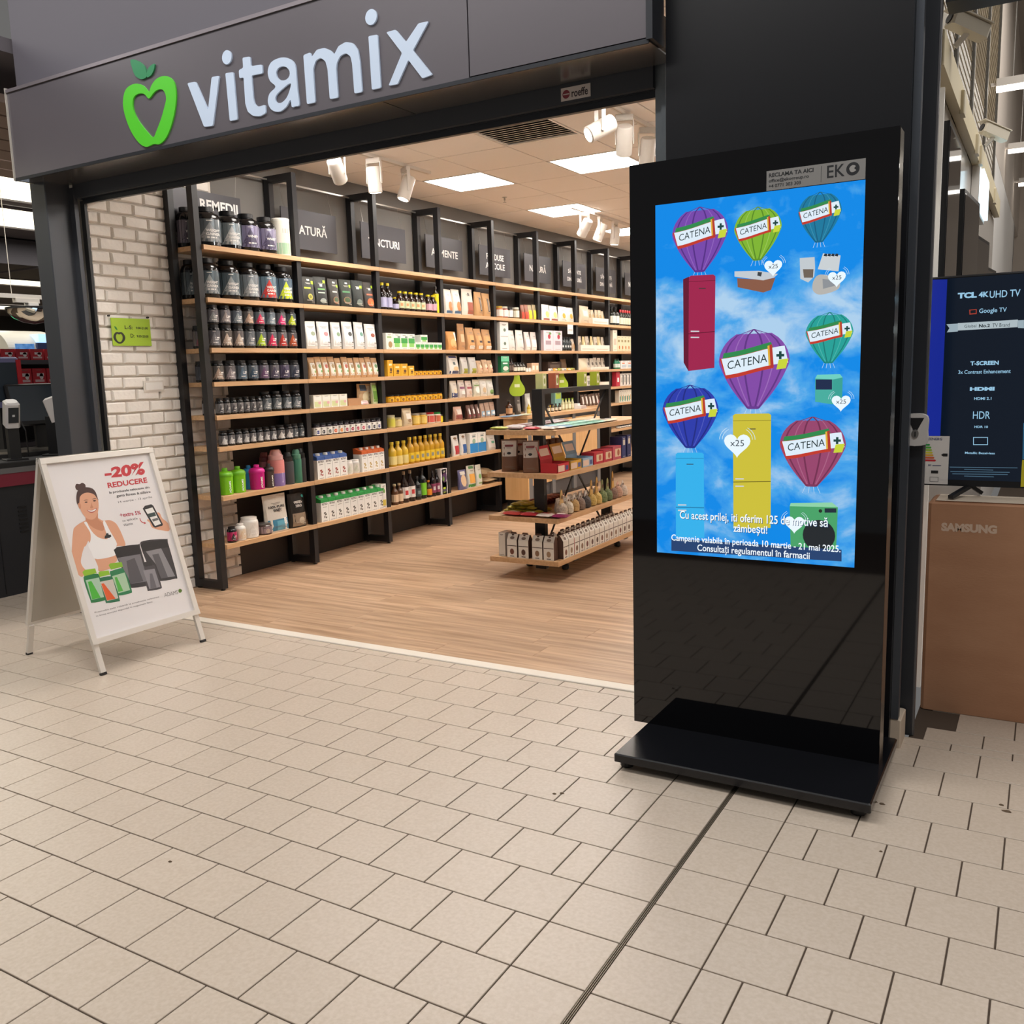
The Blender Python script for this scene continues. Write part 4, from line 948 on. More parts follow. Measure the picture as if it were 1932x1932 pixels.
def carton(w, h, d, band='2f9a4c', pic='6a8a4a', cap='e9e9e4', txt='RETRO', c='ecebe6', back=None):
    hb = .86 * h
    b = MB().box(-d / 2, d / 2, -w / 2, w / 2, 0, hb * .86)
    t = MB().box(-d / 2, d / 2, -w / 2, w / 2, hb * .86, hb).add([(d / 2, -w / 2, hb), (d / 2, w / 2, hb), (-d / 2, w / 2, hb), (-d / 2, -w / 2, hb), (-d * .38, -w / 2, h * .985), (-d * .38, w / 2, h * .985), (-d / 2, w / 2, h * .985), (-d / 2, -w / 2, h * .985)], [(0, 1, 5, 4), (4, 5, 6, 7), (1, 2, 6, 5), (3, 0, 4, 7), (2, 3, 7, 6)])
    cp_ = MB().lathe([(w * .22, 0), (w * .22, .02 * h + .012), (w * .19, .02 * h + .014)], 12, (d * .08, 0, hb + .045 * h))
    pr = MB(); f = lambda u, v: (d / 2 + .0009, u * w / 2, v * h)
    text_fit(pr, txt, -.75, .75, .64, .72, f, .03, 0)
    for a, b_, c_, d_ in ((-.35, .15, .30, .36), (-.1, .4, .24, .3), (-.3, 0, .14, .22), (.1, .45, .12, .18)):
        pr.add([f(a, c_), f(b_, c_ + .02), f(b_, d_ + .02), f(a, d_)], [(0, 1, 2, 3)], 1)
    pr.add([f(-.5, .56), f(.5, .56), f(.5, .575), f(-.5, .575)], [(0, 1, 2, 3)], 0); pr.add([f(-.6, .03), f(.6, .03), f(.6, .05), f(-.6, .05)], [(0, 1, 2, 3)], 2)
    return [('body', b, [PA(c)], False), ('top', t, [PA(band)], False), ('cap', cp_, [PL(cap)], True), ('label_print', pr, [flat('4a4442'), flat(pic), flat('a8a49c')], False)]
def box(w, h, d, c='e6e4dd', prints=(), top=None, lean=0):
    out = [('body', MB().box(-d / 2, d / 2, -w / 2, w / 2, 0, h), [PA(c)], False)]
    if top: out.append(('top_flap', MB().box(-d / 2 - .001, d / 2 + .001, -w / 2 - .001, w / 2 + .001, h - .03 * h, h + .001), [PA(top)], False))
    if prints:
        pr = MB(); ms = []; k_ = 'd8d4c8' if int(c[:2], 16) < 110 else '77716a'
        prints = tuple(prints) + (('r', k_, -.5, .5, .905, .925, 2), ('r', k_, -.35, .3, .87, .883, 2), ('r', k_, -.6, .6, .06, .075, 2))
        for pz in prints:
            if flat(pz[1]) not in ms: ms.append(flat(pz[1]))
            mi = ms.index(flat(pz[1])); o = .0009 + .0004 * (pz[6] if len(pz) > 6 else 0)
            f = lambda u, v, o=o: (d / 2 + o, u * w / 2, v * h)
            if pz[0] == 'r': pr.add([f(pz[2], pz[4]), f(pz[3], pz[4]), f(pz[3], pz[5]), f(pz[2], pz[5])], [(0, 1, 2, 3)], mi)
            elif pz[0] == 's': pr.add([(pz[2] * d / 2, -w / 2 - o, pz[4] * h), (pz[3] * d / 2, -w / 2 - o, pz[4] * h), (pz[3] * d / 2, -w / 2 - o, pz[5] * h), (pz[2] * d / 2, -w / 2 - o, pz[5] * h)], [(0, 1, 2, 3)], mi)
            elif pz[0] == 'c': pr.add([f(pz[2] + pz[4] * math.cos(k * .5236), pz[3] + pz[5] * math.sin(k * .5236)) for k in range(12)], [tuple(range(12))], mi)
        out.append(('label_print', pr, ms, False))
    return out
def glass_jar(w, h, fill='d6a32c', lid='1c1c1e', lab='e8e4da', dot=None, lidh=.16, labh=(.12, .70)):
    r = w / 2
    out = [('glass', MB().lathe([(r * .92, 0), (r, .05 * h), (r, h * (.78 - lidh * .2)), (r * .84, h * (1 - lidh))], 14), [G(fill, .08)], True),
           ('lid', MB().lathe([(r * .9, h * (1 - lidh)), (r * .9, h * .985), (r * .84, h)], 16), [mat('lid_' + lid, lid, .3, metal=.4)], True)]
    if lab: out.append(('label', MB().wrap(r * 1.006, -1.9, 1.9, labh[0] * h, labh[1] * h, 10), [flat(lab)], True))
    if dot:
        f = wf(r * 1.014); q = MB(); c_ = (r * .15, (labh[0] + .36 * (labh[1] - labh[0])) * h); rr = min(r * .42, .2 * h)
        q.add([f(c_[0], c_[1])] + [f(c_[0] + rr * math.cos(k * .5236), c_[1] + rr * math.sin(k * .5236)) for k in range(12)], [(0, 1 + k, 1 + (k + 1) % 12) for k in range(12)])
        wrap_rect(q, r * 1.014, -r * .6, -r * .2, labh[1] * h * .75, labh[1] * h * .85, 1)
        out.append(('label_print', q, [flat(dot), flat('5a5650')], False))
    return out
def bottle(w, h, c='22140c', cap='e0c21c', lab='c9cfd6', neck=.34, sh=.62, nk=.78, labz=(.14, .50), caph=.1, mark=None):
    r = w / 2
    out = [('glass', MB().lathe([(r * .92, 0), (r, .02 * h), (r, sh * h), (r * .8, (sh * .6 + nk * .4) * h), (r * neck * 1.1, nk * h), (r * neck, (1 - caph) * h)], 14), [G(c, .08)], True),
           ('cap', MB().lathe([(r * neck * 1.18, (1 - caph) * h), (r * neck * 1.18, h * .99), (r * neck * 1.05, h)], 12), [PL(cap)], True)]
    if lab: out.append(('label', MB().wrap(r * 1.008, -1.8, 1.8, labz[0] * h, labz[1] * h, 10), [flat(lab)], True))
    if mark:
        q = MB(); wrap_rect(q, r * 1.018, -r * .3, r * .45, (labz[0] * .7 + labz[1] * .3) * h, (labz[0] * .3 + labz[1] * .7) * h); out.append(('label_print', q, [flat(mark)], False))
    return out
def shaker(w, h, c='6cc024', lid=None, txt='ADAMS'):
    r = w / 2; pr = MB(); f = wf(r * 1.004)
    vs_, f_, x0, x1, y0, y1 = text2d(txt, 1, .02)
    pr.add([f(r * .45 - (y - y0) / (y1 - y0) * r * .28, (.06 + .46 * (x - x0) / (x1 - x0)) * h) for x, y in vs_], f_)
    return [('cup', MB().lathe([(r * .86, 0), (r * .9, .01 * h), (r * .98, .68 * h)], 20), [mat('cup_' + c, c, .25, alpha=1)], True),
            ('lid', MB().lathe([(r * 1.0, .68 * h), (r * 1.02, .70 * h), (r * 1.0, .78 * h), (r * .8, .85 * h), (r * .45, .88 * h), (r * .36, .885 * h), (r * .36, .97 * h), (r * .3, h)], 20), [PL(lid or c)], True), ('lettering', pr, [flat('f0f2ea')], False)]
def flask(w, h, c='3b3b3e', c2=None, lid='2a2a2c', txt=None, loop=True, loopc=None):
    r = w / 2
    out = []
    if c2:
        out += [('cup', MB().lathe([(r * .95, 0), (r, .01), (r, .36 * h)], 20), [PL(c2)], True), ('cup_upper', MB().lathe([(r, .36 * h), (r, .68 * h), (r * .96, .72 * h)], 20), [PL(c)], True)]
    else: out.append(('cup', MB().lathe([(r * .95, 0), (r, .01), (r, .68 * h), (r * .96, .72 * h)], 20), [PL(c)], True))
    out.append(('lid', MB().lathe([(r * .86, .72 * h), (r * .9, .73 * h), (r * .9, .84 * h), (r * .62, .88 * h), (r * .55, .96 * h), (r * .45, h)], 18), [PL(lid)], True))
    if loop: out.append(('carry_loop', MB().path([(0, -r * .7, .86 * h), (0, -r * .5, .985 * h), (0, r * .5, .985 * h), (0, r * .7, .86 * h)], r * .12), [PL(loopc or lid)], False))
    if txt:
        f = wf(r * 1.006); vs_, f_, x0, x1, y0, y1 = text2d(txt, 1, .02)
        out.append(('lettering', MB().add([f(r * .55 - (y - y0) / (y1 - y0) * r * .2, (.1 + .28 * (x - x0) / (x1 - x0)) * h) for x, y in vs_], f_), [flat('e8e6f0')], False))
    return out
def pillow(w, h, d, c='c23a44', prints=()):
    """flat pack lying on its back: w along y, h along x, d thick"""
    n = 8; top = []; bot = []
    vs = []; fs_ = []
    for i in range(n + 1):
        for j in range(5):
            u, v = -1 + 2 * i / n, -1 + 2 * j / 4; t = d / 2 * (1 - u ** 4) * (1 - v * v) ** .5
            vs.append((v * h / 2 * (1 - .03 * (1 - u * u)), u * w / 2, d / 2 + t))
    m = len(vs); vs += [(x, y, d - z_) for x, y, z_ in vs]
    for i in range(n):
        for j in range(4):
            a = i * 5 + j; fs_ += [(a, a + 1, a + 6, a + 5), (m + a, m + a + 5, m + a + 6, m + a + 1)]
    out = [('pack', MB().add(vs, fs_), [FO(c)], True)]
    if prints:
        pr = MB(); ms = []
        for c2, u0, u1, v0, v1 in prints:
            if flat(c2) not in ms: ms.append(flat(c2))
            q = []
            for u in (u0, (u0 + u1) / 2, u1):
                for v in (v0, v1):
                    t = d / 2 * (1 - u ** 4) * max(0, 1 - v * v) ** .5; q.append((v * h / 2, u * w / 2, d / 2 + t + .001))
            pr.add(q, [(0, 1, 3, 2), (2, 3, 5, 4)], ms.index(flat(c2)))
        out.append(('label_print', pr, ms, False))
    return out
def tray(w, h, d, c='efe3d4', fill=('e8dcc4',), n=6, bagh=1.6):
    """open cardboard tray with small upright bags or bottles in it"""
    mb = MB(); t = .003; hh = h
    mb.box(-d / 2, d / 2, -w / 2, w / 2, 0, t).box(d / 2 - t, d / 2, -w / 2, w / 2, t, hh).box(-d / 2, -d / 2 + t, -w / 2, w / 2, t, hh).box(-d / 2, d / 2, -w / 2, -w / 2 + t, t, hh).box(-d / 2, d / 2, w / 2 - t, w / 2, t, hh)
    pr = MB(); f = lambda u, v: (d / 2 + .0008, u * w / 2, v * h); pr.add([f(-.8, .25), f(.8, .25), f(.8, .4), f(-.8, .4)], [(0, 1, 2, 3)])
    return [('tray', mb, [PA(c)], False), ('label_print', pr, [flat('c9b9a8')], False)]
def merged(parts):
    mb = MB(); ms = []
    for _, q, m, _s in parts:
        o = len(ms); ms += m; k = len(mb.v); mb.v += q.v; mb.f += [tuple(i + k for i in f) for f in q.f]; mb.m += [i + o for i in q.m]
    return mb, ms
_PC = {}; REG = []
def put(name, desc, cat, builder, kw, loc, rz=0.0, place='', group='', one=False, tilt=None):
    key = (name, builder.__name__, one, repr(sorted(kw.items())))
    if key not in _PC:
        pp_ = builder(**kw)
        if builder in (tub, shaker, flask, glass_jar, bottle, canister):      # labels turned towards the shop entrance
            ca_, sa_ = math.cos(-.42), math.sin(-.42)
            for q_ in pp_: q_[1].v = [(x * ca_ - y * sa_, x * sa_ + y * ca_, z_) for x, y, z_ in q_[1].v]
        if one: mb, ms = merged(pp_); _PC[key] = [(name, mb.mesh(name, ms, True))]
        else: _PC[key] = [(pn, mb.mesh(pn, ms, sm)) for pn, mb, ms, sm in pp_]
    if one: o = link(name, _PC[key][0][1], None, loc)
    else:
        o = empty(name, loc)
        for pn, me in _PC[key]: link(pn, me, o)
    o.rotation_euler = tilt if tilt else (0, 0, rz)
    if builder is pouch and not tilt: o.rotation_euler = (random.uniform(-.02, .02), random.uniform(-.05, .01), rz + random.uniform(-.08, .08)); q_ = random.uniform(.93, 1.0); o.scale = (random.uniform(.9, 1.0), random.uniform(.94, 1.0), q_)
    o['category'] = cat; o['group'] = group
    REG.append((o, desc, place)); return o
CR = {'5': (300, 330, 4.83), '6': (300, 700, 4.4925), '1': (550, 480, 5.52), '2': (550, 720, 5.52), '3': (820, 380, 4.954), '4': (820, 660, 4.954), '8': (820, 540, 10.17), 'z': (1020, 660, 9.66), 'g': (920, 840, 6.9)}
BAYN = ['first bay', 'second bay', 'third bay', 'fourth bay', 'fifth bay', 'sixth bay', 'seventh bay', 'eighth bay', 'ninth bay']
SHN = ['top shelf', 'second shelf', 'third shelf', 'fourth shelf', 'fifth shelf', 'sixth shelf', 'seventh shelf', 'bottom shelf']
def row(cr, b, k, x0, x1, n, yt, builder, desc, name, cat, xf=-3.705, d=None, fit=.96, rz=0.0, var=None, one=None, z=None, back=0.0, jit=.0, place=None, mw=None, pos=None, **kw):
    ox, oy, s = CR[cr]; zt = (LV[k] if z is None else z)
    X0_, X1_ = ox + x0 / s, ox + x1 / s
    xm = xf - back - .04
    Y0, Y1 = y_for(X0_, xm, zt), y_for(X1_, xm, zt)
    lo_, hi_ = FYS[b] + p + .004, FYS[b + 1] - .004
    if Y0 < lo_: Y0, Y1 = lo_, max(Y1, lo_ + (Y1 - Y0) * .9)
    if Y1 > hi_: Y0, Y1 = max(lo_, min(Y0, hi_ - (Y1 - Y0) * .8)), hi_
    pit = (Y1 - Y0) / n
    y_a, y_b = (yt if isinstance(yt, (tuple, list)) else (yt, yt))
    h = z_for(oy + (y_a + y_b) / 2 / s, xm, (Y0 + Y1) / 2) - zt
    if k > 0 and z is None: h = min(h, LV[k - 1] - TH - zt - .008)
    w = pit * fit
    if mw: w = min(w, mw)
    w, h = round(w, 3), round(max(h, .03), 3)
    hasd = builder in (pouch, carton, box, tray)
    dd = d if d else (min(w, .09) if builder is pouch else w if hasd else w)
    if one is None: one = b >= 4
    out = []
    for i in range(n):
        kk = dict(kw); 
        if var: kk.update(var[i % len(var)])
        ds = kk.pop('desc', desc)
        kk['w'] = w; kk['h'] = h
        if hasd: kk['d'] = round(dd, 3)
        xc = max(xf - back - dd / 2, -3.968 + dd / 2)
        if pos: xc, Y0, pit = pos[0], pos[1] - pit * .5, pit
        yc = Y0 + pit * (i + .5) + random.uniform(-jit, jit)
        out.append(put(name, ds, cat, builder, kk, (xc, yc, zt + .0005), rz + random.uniform(-.06, .06) * (0 if builder in (box, carton) else 1), place or (SHN[k], BAYN[b]), '%s on the %s' % (cat + ('es' if cat.endswith('x') else 's'), (place or ' '.join((SHN[k], BAYN[b]))) if isinstance(place or '', str) and place else SHN[k] + ' of the ' + BAYN[b]), one))
    return out
def finish_labels():
    cnt = {}
    for o, d, p in REG: cnt.setdefault((d, p), []).append(o)
    for (d, p), L in cnt.items():
        where_ = (', %s, %s' % p) if isinstance(p, tuple) else (' ' + p if p else '')
        for i, o in enumerate(L):
            o['label'] = d + where_ + ('' if len(L) == 1 else ', %s from left' % ORD[i] if i < len(ORD) else ', number %d from left' % (i + 1))
# ================================================================ stock, bay 1 (sports nutrition)
WG, WH = ('WEIGHT', 'GAINER'), ('WHEY',)
T = 'supplement tub'; J = 'supplement_tub'
row('5', 0, 0, 365, 610, 1, 290, tub, 'black tub with steel-grey label beside the front post', J, T, lab='5f676c', mark='8b8f92', txt=WG)
row('5', 0, 0, 590, 775, 1, 330, tub, 'black tub with blue-grey label', J, T, lab='7b868c', mark='b9bdbf', txt=WG)
row('5', 0, 0, 762, 940, 1, 355, tub, 'black tub with lilac-grey label, near one', J, T, lab='827c98', mark='4d4660', txt=WH)
row('5', 0, 0, 932, 1090, 1, 385, tub, 'black tub with lilac-grey label beside white canister', J, T, lab='8a849e', mark='4d4660', txt=WH)
row('5', 0, 0, 1085, 1222, 1, 400, canister, 'white paper canister with pale green foot', 'paper_canister', 'canister')
row('5', 0, 0, 125, 300, 1, 290, tub, 'black tub with mauve label seen through the end frame', J, T, back=.10, lab='756f7a', mark='4d4856', txt=WH, mw=.112, pos=(-3.908, 1.994))
row('5', 0, 1, 390, 765, 2, 770, tub, 'black tub with slate label', J, T, lab='56636a', mark='9aa0a3', txt=WG)
row('5', 0, 1, 765, 935, 1, 800, tub, 'black tub with light grey label', J, T, lab='80888f', mark='a9afb3', txt=WG)
row('5', 0, 1, 932, 1095, 1, 820, tub, 'black tub with red triangle on its label', J, T, lab='6d8594', mark='c8372e', txt=WG)
row('5', 0, 1, 1090, 1256, 1, 840, tub, 'black tub with lime triangle on its label', J, T, lab='617383', mark='c3d52a', txt=WG)
row('5', 0, 1, 165, 345, 1, 770, tub, 'black tub with dark grey label seen through the end frame', J, T, back=.10, lab='4c5458', mark='6f7679', txt=WG, mw=.112, pos=(-3.908, 1.994))
v1 = [dict(lab='716e74', mark='8d8f90', desc='squat tub with plain grey label, upper layer'), dict(lab='77757b', mark='a39a98', desc='squat tub with pale figure label, upper layer'), dict(lab='6c7580', mark='98a2a8', desc='squat tub with blue-grey label, upper layer'), dict(lab='6d6866', mark='c8a890', desc='squat tub with brownish label, upper layer'), dict(lab='77838c', mark='d82e5a', desc='squat tub with pink triangle, upper layer'), dict(lab='75808a', mark='8b98a2', desc='squat tub with steel label, upper layer'), dict(lab='75767c', mark='e0357a', desc='squat tub with magenta triangle, upper layer'), dict(lab='5d6b74', mark='c3d52a', desc='squat tub with lime triangle, upper layer')]
v2 = [dict(lab='66656c', mark='86868c', desc='squat tub with plain grey label, lower layer'), dict(lab='6b6460', mark='d5c3b4', desc='squat tub with brown label, lower layer'), dict(lab='726c6c', mark='cbb9a8', desc='squat tub with taupe label, lower layer'), dict(lab='6a7076', mark='84898f', desc='squat tub with dull steel label, lower layer'), dict(lab='697178', mark='b4d32a', desc='squat tub with lime triangle, lower layer'), dict(lab='6d6f76', mark='dd2f5f', desc='squat tub with pink triangle, lower layer'), dict(lab='76777c', mark='c23a30', desc='squat tub with red triangle, lower layer'), dict(lab='5f5d60', mark='b5542f', desc='squat tub with orange-brown triangle, lower layer')]
lo = row('5', 0, 2, 450, 1290, 8, 1378, tub, '', J, T, var=v2, squat=True, fit=.95)
hl = .118
def stack_on(lower, var, h, place=(SHN[2], BAYN[0])):
    for o, v in zip(lower, var):
        kk = dict(v); ds = kk.pop('desc'); me_h = max(c.dimensions.z + c.location.z for c in o.children if c.type == 'MESH') if False else None
        kk.update(w=round(LO_W, 3), h=h, squat=True)
        put(J, ds, T, tub, kk, (o.location.x, o.location.y, LV[2] + LO_H + .0008), o.rotation_euler.z + .05, place, 'supplement tubs on the third shelf of the first bay')
def dims_of(o):
    zs = [v.co.z for c in o.children for v in c.data.vertices]; ys = [v.co.y for c in o.children for v in c.data.vertices]; return max(zs), max(ys) - min(ys)
LO_H, LO_W = dims_of(lo[0]); LO_W = LO_W / 1.03
stack_on(lo, v1, round(min(LO_H, LV[1] - TH - LV[2] - LO_H - .012), 3))
row('5', 0, 2, 205, 385, 2, 1378, tub, 'squat dark tub seen through the end frame', J, T, back=.11, squat=True, lab='6d666a', mark='8b3a4c', fit=.9)
row('5', 0, 3, 485, 1345, 8, 1690, tub, '', J, T, squat=True, var=[dict(lab='66625f', mark='b59f90', desc='wide black tub with brownish label'), dict(lab='6f6c70', mark='a39ba0', desc='wide black tub with taupe label'), dict(lab='5f6a75', mark='5b7184', desc='wide black tub with navy label'), dict(lab='68707a', mark='3b5266', desc='wide black tub with blue triangle'), dict(lab='6e6a7a', mark='6a4a6e', desc='wide black tub with violet triangle'), dict(lab='6b6a72', mark='4f4a60', desc='wide black tub with grey-violet label'), dict(lab='655f78', mark='3e3852', desc='wide black tub with purple label'), dict(lab='616670', mark='33384a', desc='wide black tub with slate label')])
row('5', 0, 3, 245, 415, 2, 1700, tub, 'wide black tub seen through the end frame', J, T, back=.11, squat=True, lab='4a4d55', mark='5d6068', fit=.92)
PB, PBN = 'pill bottle', 'pill_bottle'
row('6', 0, 4, 478, 862, 7, 222, tub, 'small black pill bottle with grey label', PBN, PB, lab='8a8a8c', mark='4b4b50', capf=.72, fit=.93)
row('6', 0, 4, 864, 1252, 4, 170, tub, 'taller black pill bottle with slate label', PBN, PB, lab='5b646b', mark='8f979c', capf=.72, fit=.93)
row('6', 0, 4, 318, 412, 2, 225, tub, 'small black pill bottle seen through the end frame', PBN, PB, back=.09, lab='86868a', mark='4b4b50', capf=.72, fit=.9)
row('6', 0, 5, 508, 985, 8, (505, 465), tub, 'black capsule bottle with grey figure label', PBN, PB, lab='77777b', mark='c9c9c9', capf=.74, fit=.93)
row('6', 0, 5, 990, 1130, 2, 455, tub, 'black capsule bottle with pale arch label', PBN, PB, lab='6d6d70', mark='d5d5d3', capf=.74, fit=.93)
row('6', 0, 5, 1132, 1262, 2, 442, tub, 'black capsule bottle with plain slate label', PBN, PB, lab='525a60', mark='6b7379', capf=.8, fit=.93)
# shakers and flasks
SH, SHN_ = 'shaker', 'shaker_bottle'
row('6', 0, 6, 528, 742, 2, 815, shaker, 'lime green shaker bottle', SHN_, SH, fit=.94, c='7cc41f', lid='6ab018')
row('6', 0, 6, 405, 478, 1, 820, shaker, 'lime green shaker bottle seen through the end frame', SHN_, SH, back=.05, fit=.95, c='7cc41f', lid='6ab018', mw=.1)
row('6', 0, 6, 742, 800, 1, 800, shaker, 'blue shaker bottle between lime and magenta ones', SHN_, SH, back=.08, fit=1.3, c='2a86c4', mw=.1)
row('6', 0, 6, 800, 902, 1, 795, shaker, 'magenta shaker bottle', SHN_, SH, c='c4187c', lid='d11f8a')
row('6', 0, 6, 902, 972, 1, 785, shaker, 'smoky brown shaker bottle', SHN_, SH, c='4a3d38', lid='2a2423')
row('6', 0, 6, 968, 1072, 1, 668, flask, 'ombre pink and violet drinking flask', 'drinking_flask', 'flask', c='dd8a86', c2='8d78b8', lid='d8a8a4', txt='Bouncy', loopc='b98a88')
row('6', 0, 6, 872, 945, 1, 690, flask, 'dusty pink flask standing behind the shakers', 'drinking_flask', 'flask', back=.13, c='a86e72', lid='8a585c')
row('6', 0, 6, 1068, 1142, 1, 690, flask, 'charcoal flask with black lid', 'drinking_flask', 'flask', c='45474a', lid='232426')
row('6', 0, 6, 1142, 1206, 1, 665, flask, 'sage green flask with printed window', 'drinking_flask', 'flask', c='3f7a63', lid='5f9a82')
row('6', 0, 6, 1208, 1292, 1, 655, flask, 'matt black flask with lime tag', 'drinking_flask', 'flask', c='2d2f31', lid='26282a')
row('6', 0, 7, 582, 652, 1, 1318, tub, 'small black bottle with pink base label', PBN, PB, lab='c22f6a', mark='2a2a2c', capf=.7, fit=.9)
row('6', 0, 7, 468, 518, 1, 1305, tub, 'small black bottle with pink label seen through the frame', PBN, PB, back=.09, lab='c22f6a', mark='2a2a2c', capf=.7, fit=1.0)
row('6', 0, 7, 655, 732, 1, 1292, tub, 'white supplement bottle with beige label', PBN, PB, body='e6e2da', cap='ece8e0', lab='e0d2bd', mark='d8c4a4', fit=.92)
row('6', 0, 7, 732, 850, 1, 1238, tub, 'white collagen tub with red band', J, T, body='e9e6e0', cap='eeebe4', lab='e9e6e0', mark='d9d5cf', txt=('COLLAGEN',), squat=True)
row('6', 0, 7, 862, 956, 1, 1285, glass_jar, 'squat brown jar with picture label', 'food_jar', 'jar', fill='4b3a34', lid='6d6a68', lab='8d7a80', dot='b5a090')
row('6', 0, 7, 905, 1098, 1, 1032, pouch, 'large white and blue whey pouch', 'protein_pouch', 'pouch', d=.09, body='dcd6cc', prints=(('r', '3c7f9c', -.9, .9, .04, .34), ('r', '62a2b8', -.2, .5, .05, .30, 1), ('t', '2a2a2c', '100% PURE', -.72, .72, .64, .71), ('t', '2a2a2c', 'WHEY', -.4, .4, .54, .62), ('t', 'eef2f4', 'B', .45, .75, .20, .36)))
row('6', 0, 7, 1098, 1252, 1, 1025, pouch, 'large black whey pouch with clear lower window', 'protein_pouch', 'pouch', d=.09, body='26221f', prints=(('r', '8d7a66', -.8, .8, .04, .42), ('c', 'bfae98', .2, .2, .35, .1, 1), ('t', 'd9d4ce', 'WHEY', -.5, .6, .70, .76), ('t', 'd9d4ce', 'ZERO', -.4, .4, .60, .67), ('c', '3fa39a', .72, .9, .14, .045)))
# ================================================================ bay 2
def pk(*a): return dict(prints=a[1:], body=a[0])
row('1', 1, 1, 92, 880, 6, (215, 290), pouch, '', 'superfood_pouch', 'pouch', d=.05, var=[dict(desc='dark pouch with lime lettering and slice picture', body='33332f', prints=(('r', 'c5cf3a', -.7, .3, .56, .62), ('c', 'b9b04c', .1, .28, .38, .11), ('c', '7d7a2c', .1, .28, .22, .06, 1), ('r', 'e9e9e6', -.1, .3, .86, .92), ('r', 'a9cf2a', .5, .9, .74, .86))), dict(desc='dark pouch with pale leaf drawing', body='2f312f', prints=(('r', 'b9c9b4', -.6, .5, .42, .46), ('r', '6aa05a', -.6, .6, .54, .59), ('r', 'dfe6df', -.2, .2, .66, .73), ('c', '8d948d', .1, .16, .5, .09), ('r', 'a9cf2a', .4, .8, .78, .88))), dict(desc='dark pouch with green powder bowl picture', body='37342f', prints=(('c', '9a6b4a', .1, .22, .6, .13), ('c', '45583a', .1, .24, .45, .09, 1), ('r', 'c9c4b8', -.5, .4, .5, .55), ('r', 'dfe6df', -.2, .3, .84, .9), ('r', 'a9cf2a', .4, .8, .70, .8))), dict(desc='dark pouch with spirulina bowl picture', body='2f332c', prints=(('c', '8a6a4a', 0, .24, .65, .13), ('c', '3f5434', 0, .26, .5, .09, 1), ('r', '4f8a5a', -.7, .6, .52, .58), ('r', 'dfe6df', -.1, .3, .84, .9), ('r', 'a9cf2a', .5, .85, .72, .82))), dict(desc='narrow dark pouch with white sprig', body='2b302e', prints=(('c', '76827a', .1, .2, .5, .12), ('r', 'dfe6df', -.3, .2, .68, .76), ('r', 'a9cf2a', .3, .8, .72, .82))), dict(desc='dark pouch with orange fruit picture', body='38332f', prints=(('c', 'c8632f', .1, .24, .7, .16), ('c', 'e08a4a', .3, .2, .3, .08, 1), ('r', 'c86a4a', -.6, .6, .5, .56), ('r', 'dfe6df', -.1, .3, .7, .77), ('r', 'a9cf2a', .5, .85, .78, .88)))])
gw = lambda c: (('r', 'f0efeb', -.8, .8, .1, .9), ('c', c, .2, .55, .4, .08, 1), ('r', 'b9b6ae', -.6, .6, .80, .83, 1), ('r', '8d8a84', .3, .8, .22, .26, 1))
row('1', 1, 2, 126, 916, 6, (680, 705), pouch, '', 'flour_pouch', 'pouch', d=.06, var=[dict(desc='white pouch with grey-green sprig', body='dcdad4', prints=gw('9aa58a')), dict(desc='white pouch with pink lettering', body='e0deda', prints=gw('d0868a')), dict(desc='white pouch with dark green hills', body='d6d5d0', prints=gw('7f9a7a')), dict(desc='white pouch with black seed heap', body='dedcd8', prints=gw('4a4a46')), dict(desc='narrow white pouch with teal sprig', body='d9dad6', prints=gw('6a9a8a')), dict(desc='white pouch with brown pecan picture', body='dcdad6', prints=gw('9a4f3a'))])
kf = lambda a, b: (('r', 'e9e4d8', -.7, .8, .12, .74), ('c', a, .1, .56, .5, .1, 1), ('r', b, .1, .7, .28, .38, 1), ('r', 'c9c2b4', -.5, .6, .66, .7, 1))
row('1', 1, 3, 168, 955, 11, (1062, 1066), pouch, '', 'kraft_pouch', 'pouch', d=.07, var=[dict(desc='kraft pouch with tan label', body='cfa67a', mk='paper', prints=kf('a08a60', '7fae5a')), dict(desc='kraft pouch with green label', body='d2aa7e', mk='paper', prints=kf('6f9a6a', '6fae62')), dict(desc='kraft pouch with red spot label', body='cda478', mk='paper', prints=kf('b05a4a', '6fae62'))], fit=1.0)
row('1', 1, 4, 190, 545, 4, 1462, box, 'cream carton with pastel bands', 'food_carton', 'carton', d=.14, c='e9e8d8', prints=(('r', 'cfd8a0', -.8, .6, .1, .5), ('r', 'e0b0b4', .1, .7, .3, .5, 1), ('r', 'f2f0e6', -.9, .9, .62, .9)))
row('1', 1, 4, 550, 690, 1, 1500, box, 'plain brown cardboard box', 'cardboard_box', 'box', d=.12, c='b5875f')
row('1', 1, 4, 690, 790, 1, 1520, pouch, 'folded white pouch with pink stripes', 'snack_pouch', 'pouch', d=.07, body='e6dcd6', prints=(('r', 'c8605a', -.7, .7, .3, .45), ('r', 'c8605a', -.6, .6, .6, .68)))
row('1', 1, 4, 720, 918, 1, 1345, pouch, 'beige pouch with blue window and rice picture', 'snack_pouch', 'pouch', d=.05, back=.08, body='d9b78c', mk='paper', prints=(('r', '4a5f78', -.7, .2, .66, .96), ('c', 'e8dcb8', .2, .34, .7, .28), ('r', 'efe9dc', .3, .8, .6, .9)))
row('1', 1, 4, 918, 990, 1, 1335, pouch, 'green pouch with plant photograph', 'snack_pouch', 'pouch', d=.05, back=.02, body='cfd8b4', prints=(('r', '6a9a3a', -.8, .8, .1, .6), ('r', '9ac25a', -.8, .8, .6, .9)))
fr_ = ['2a3a8a', '2a2a33', '23312f', 'e2622a', 'e08a2a', 'b03a5a', 'a8204a', 'b01f4a', 'c23a5a', '33416a', '3a3a4a', '2f3a7a']
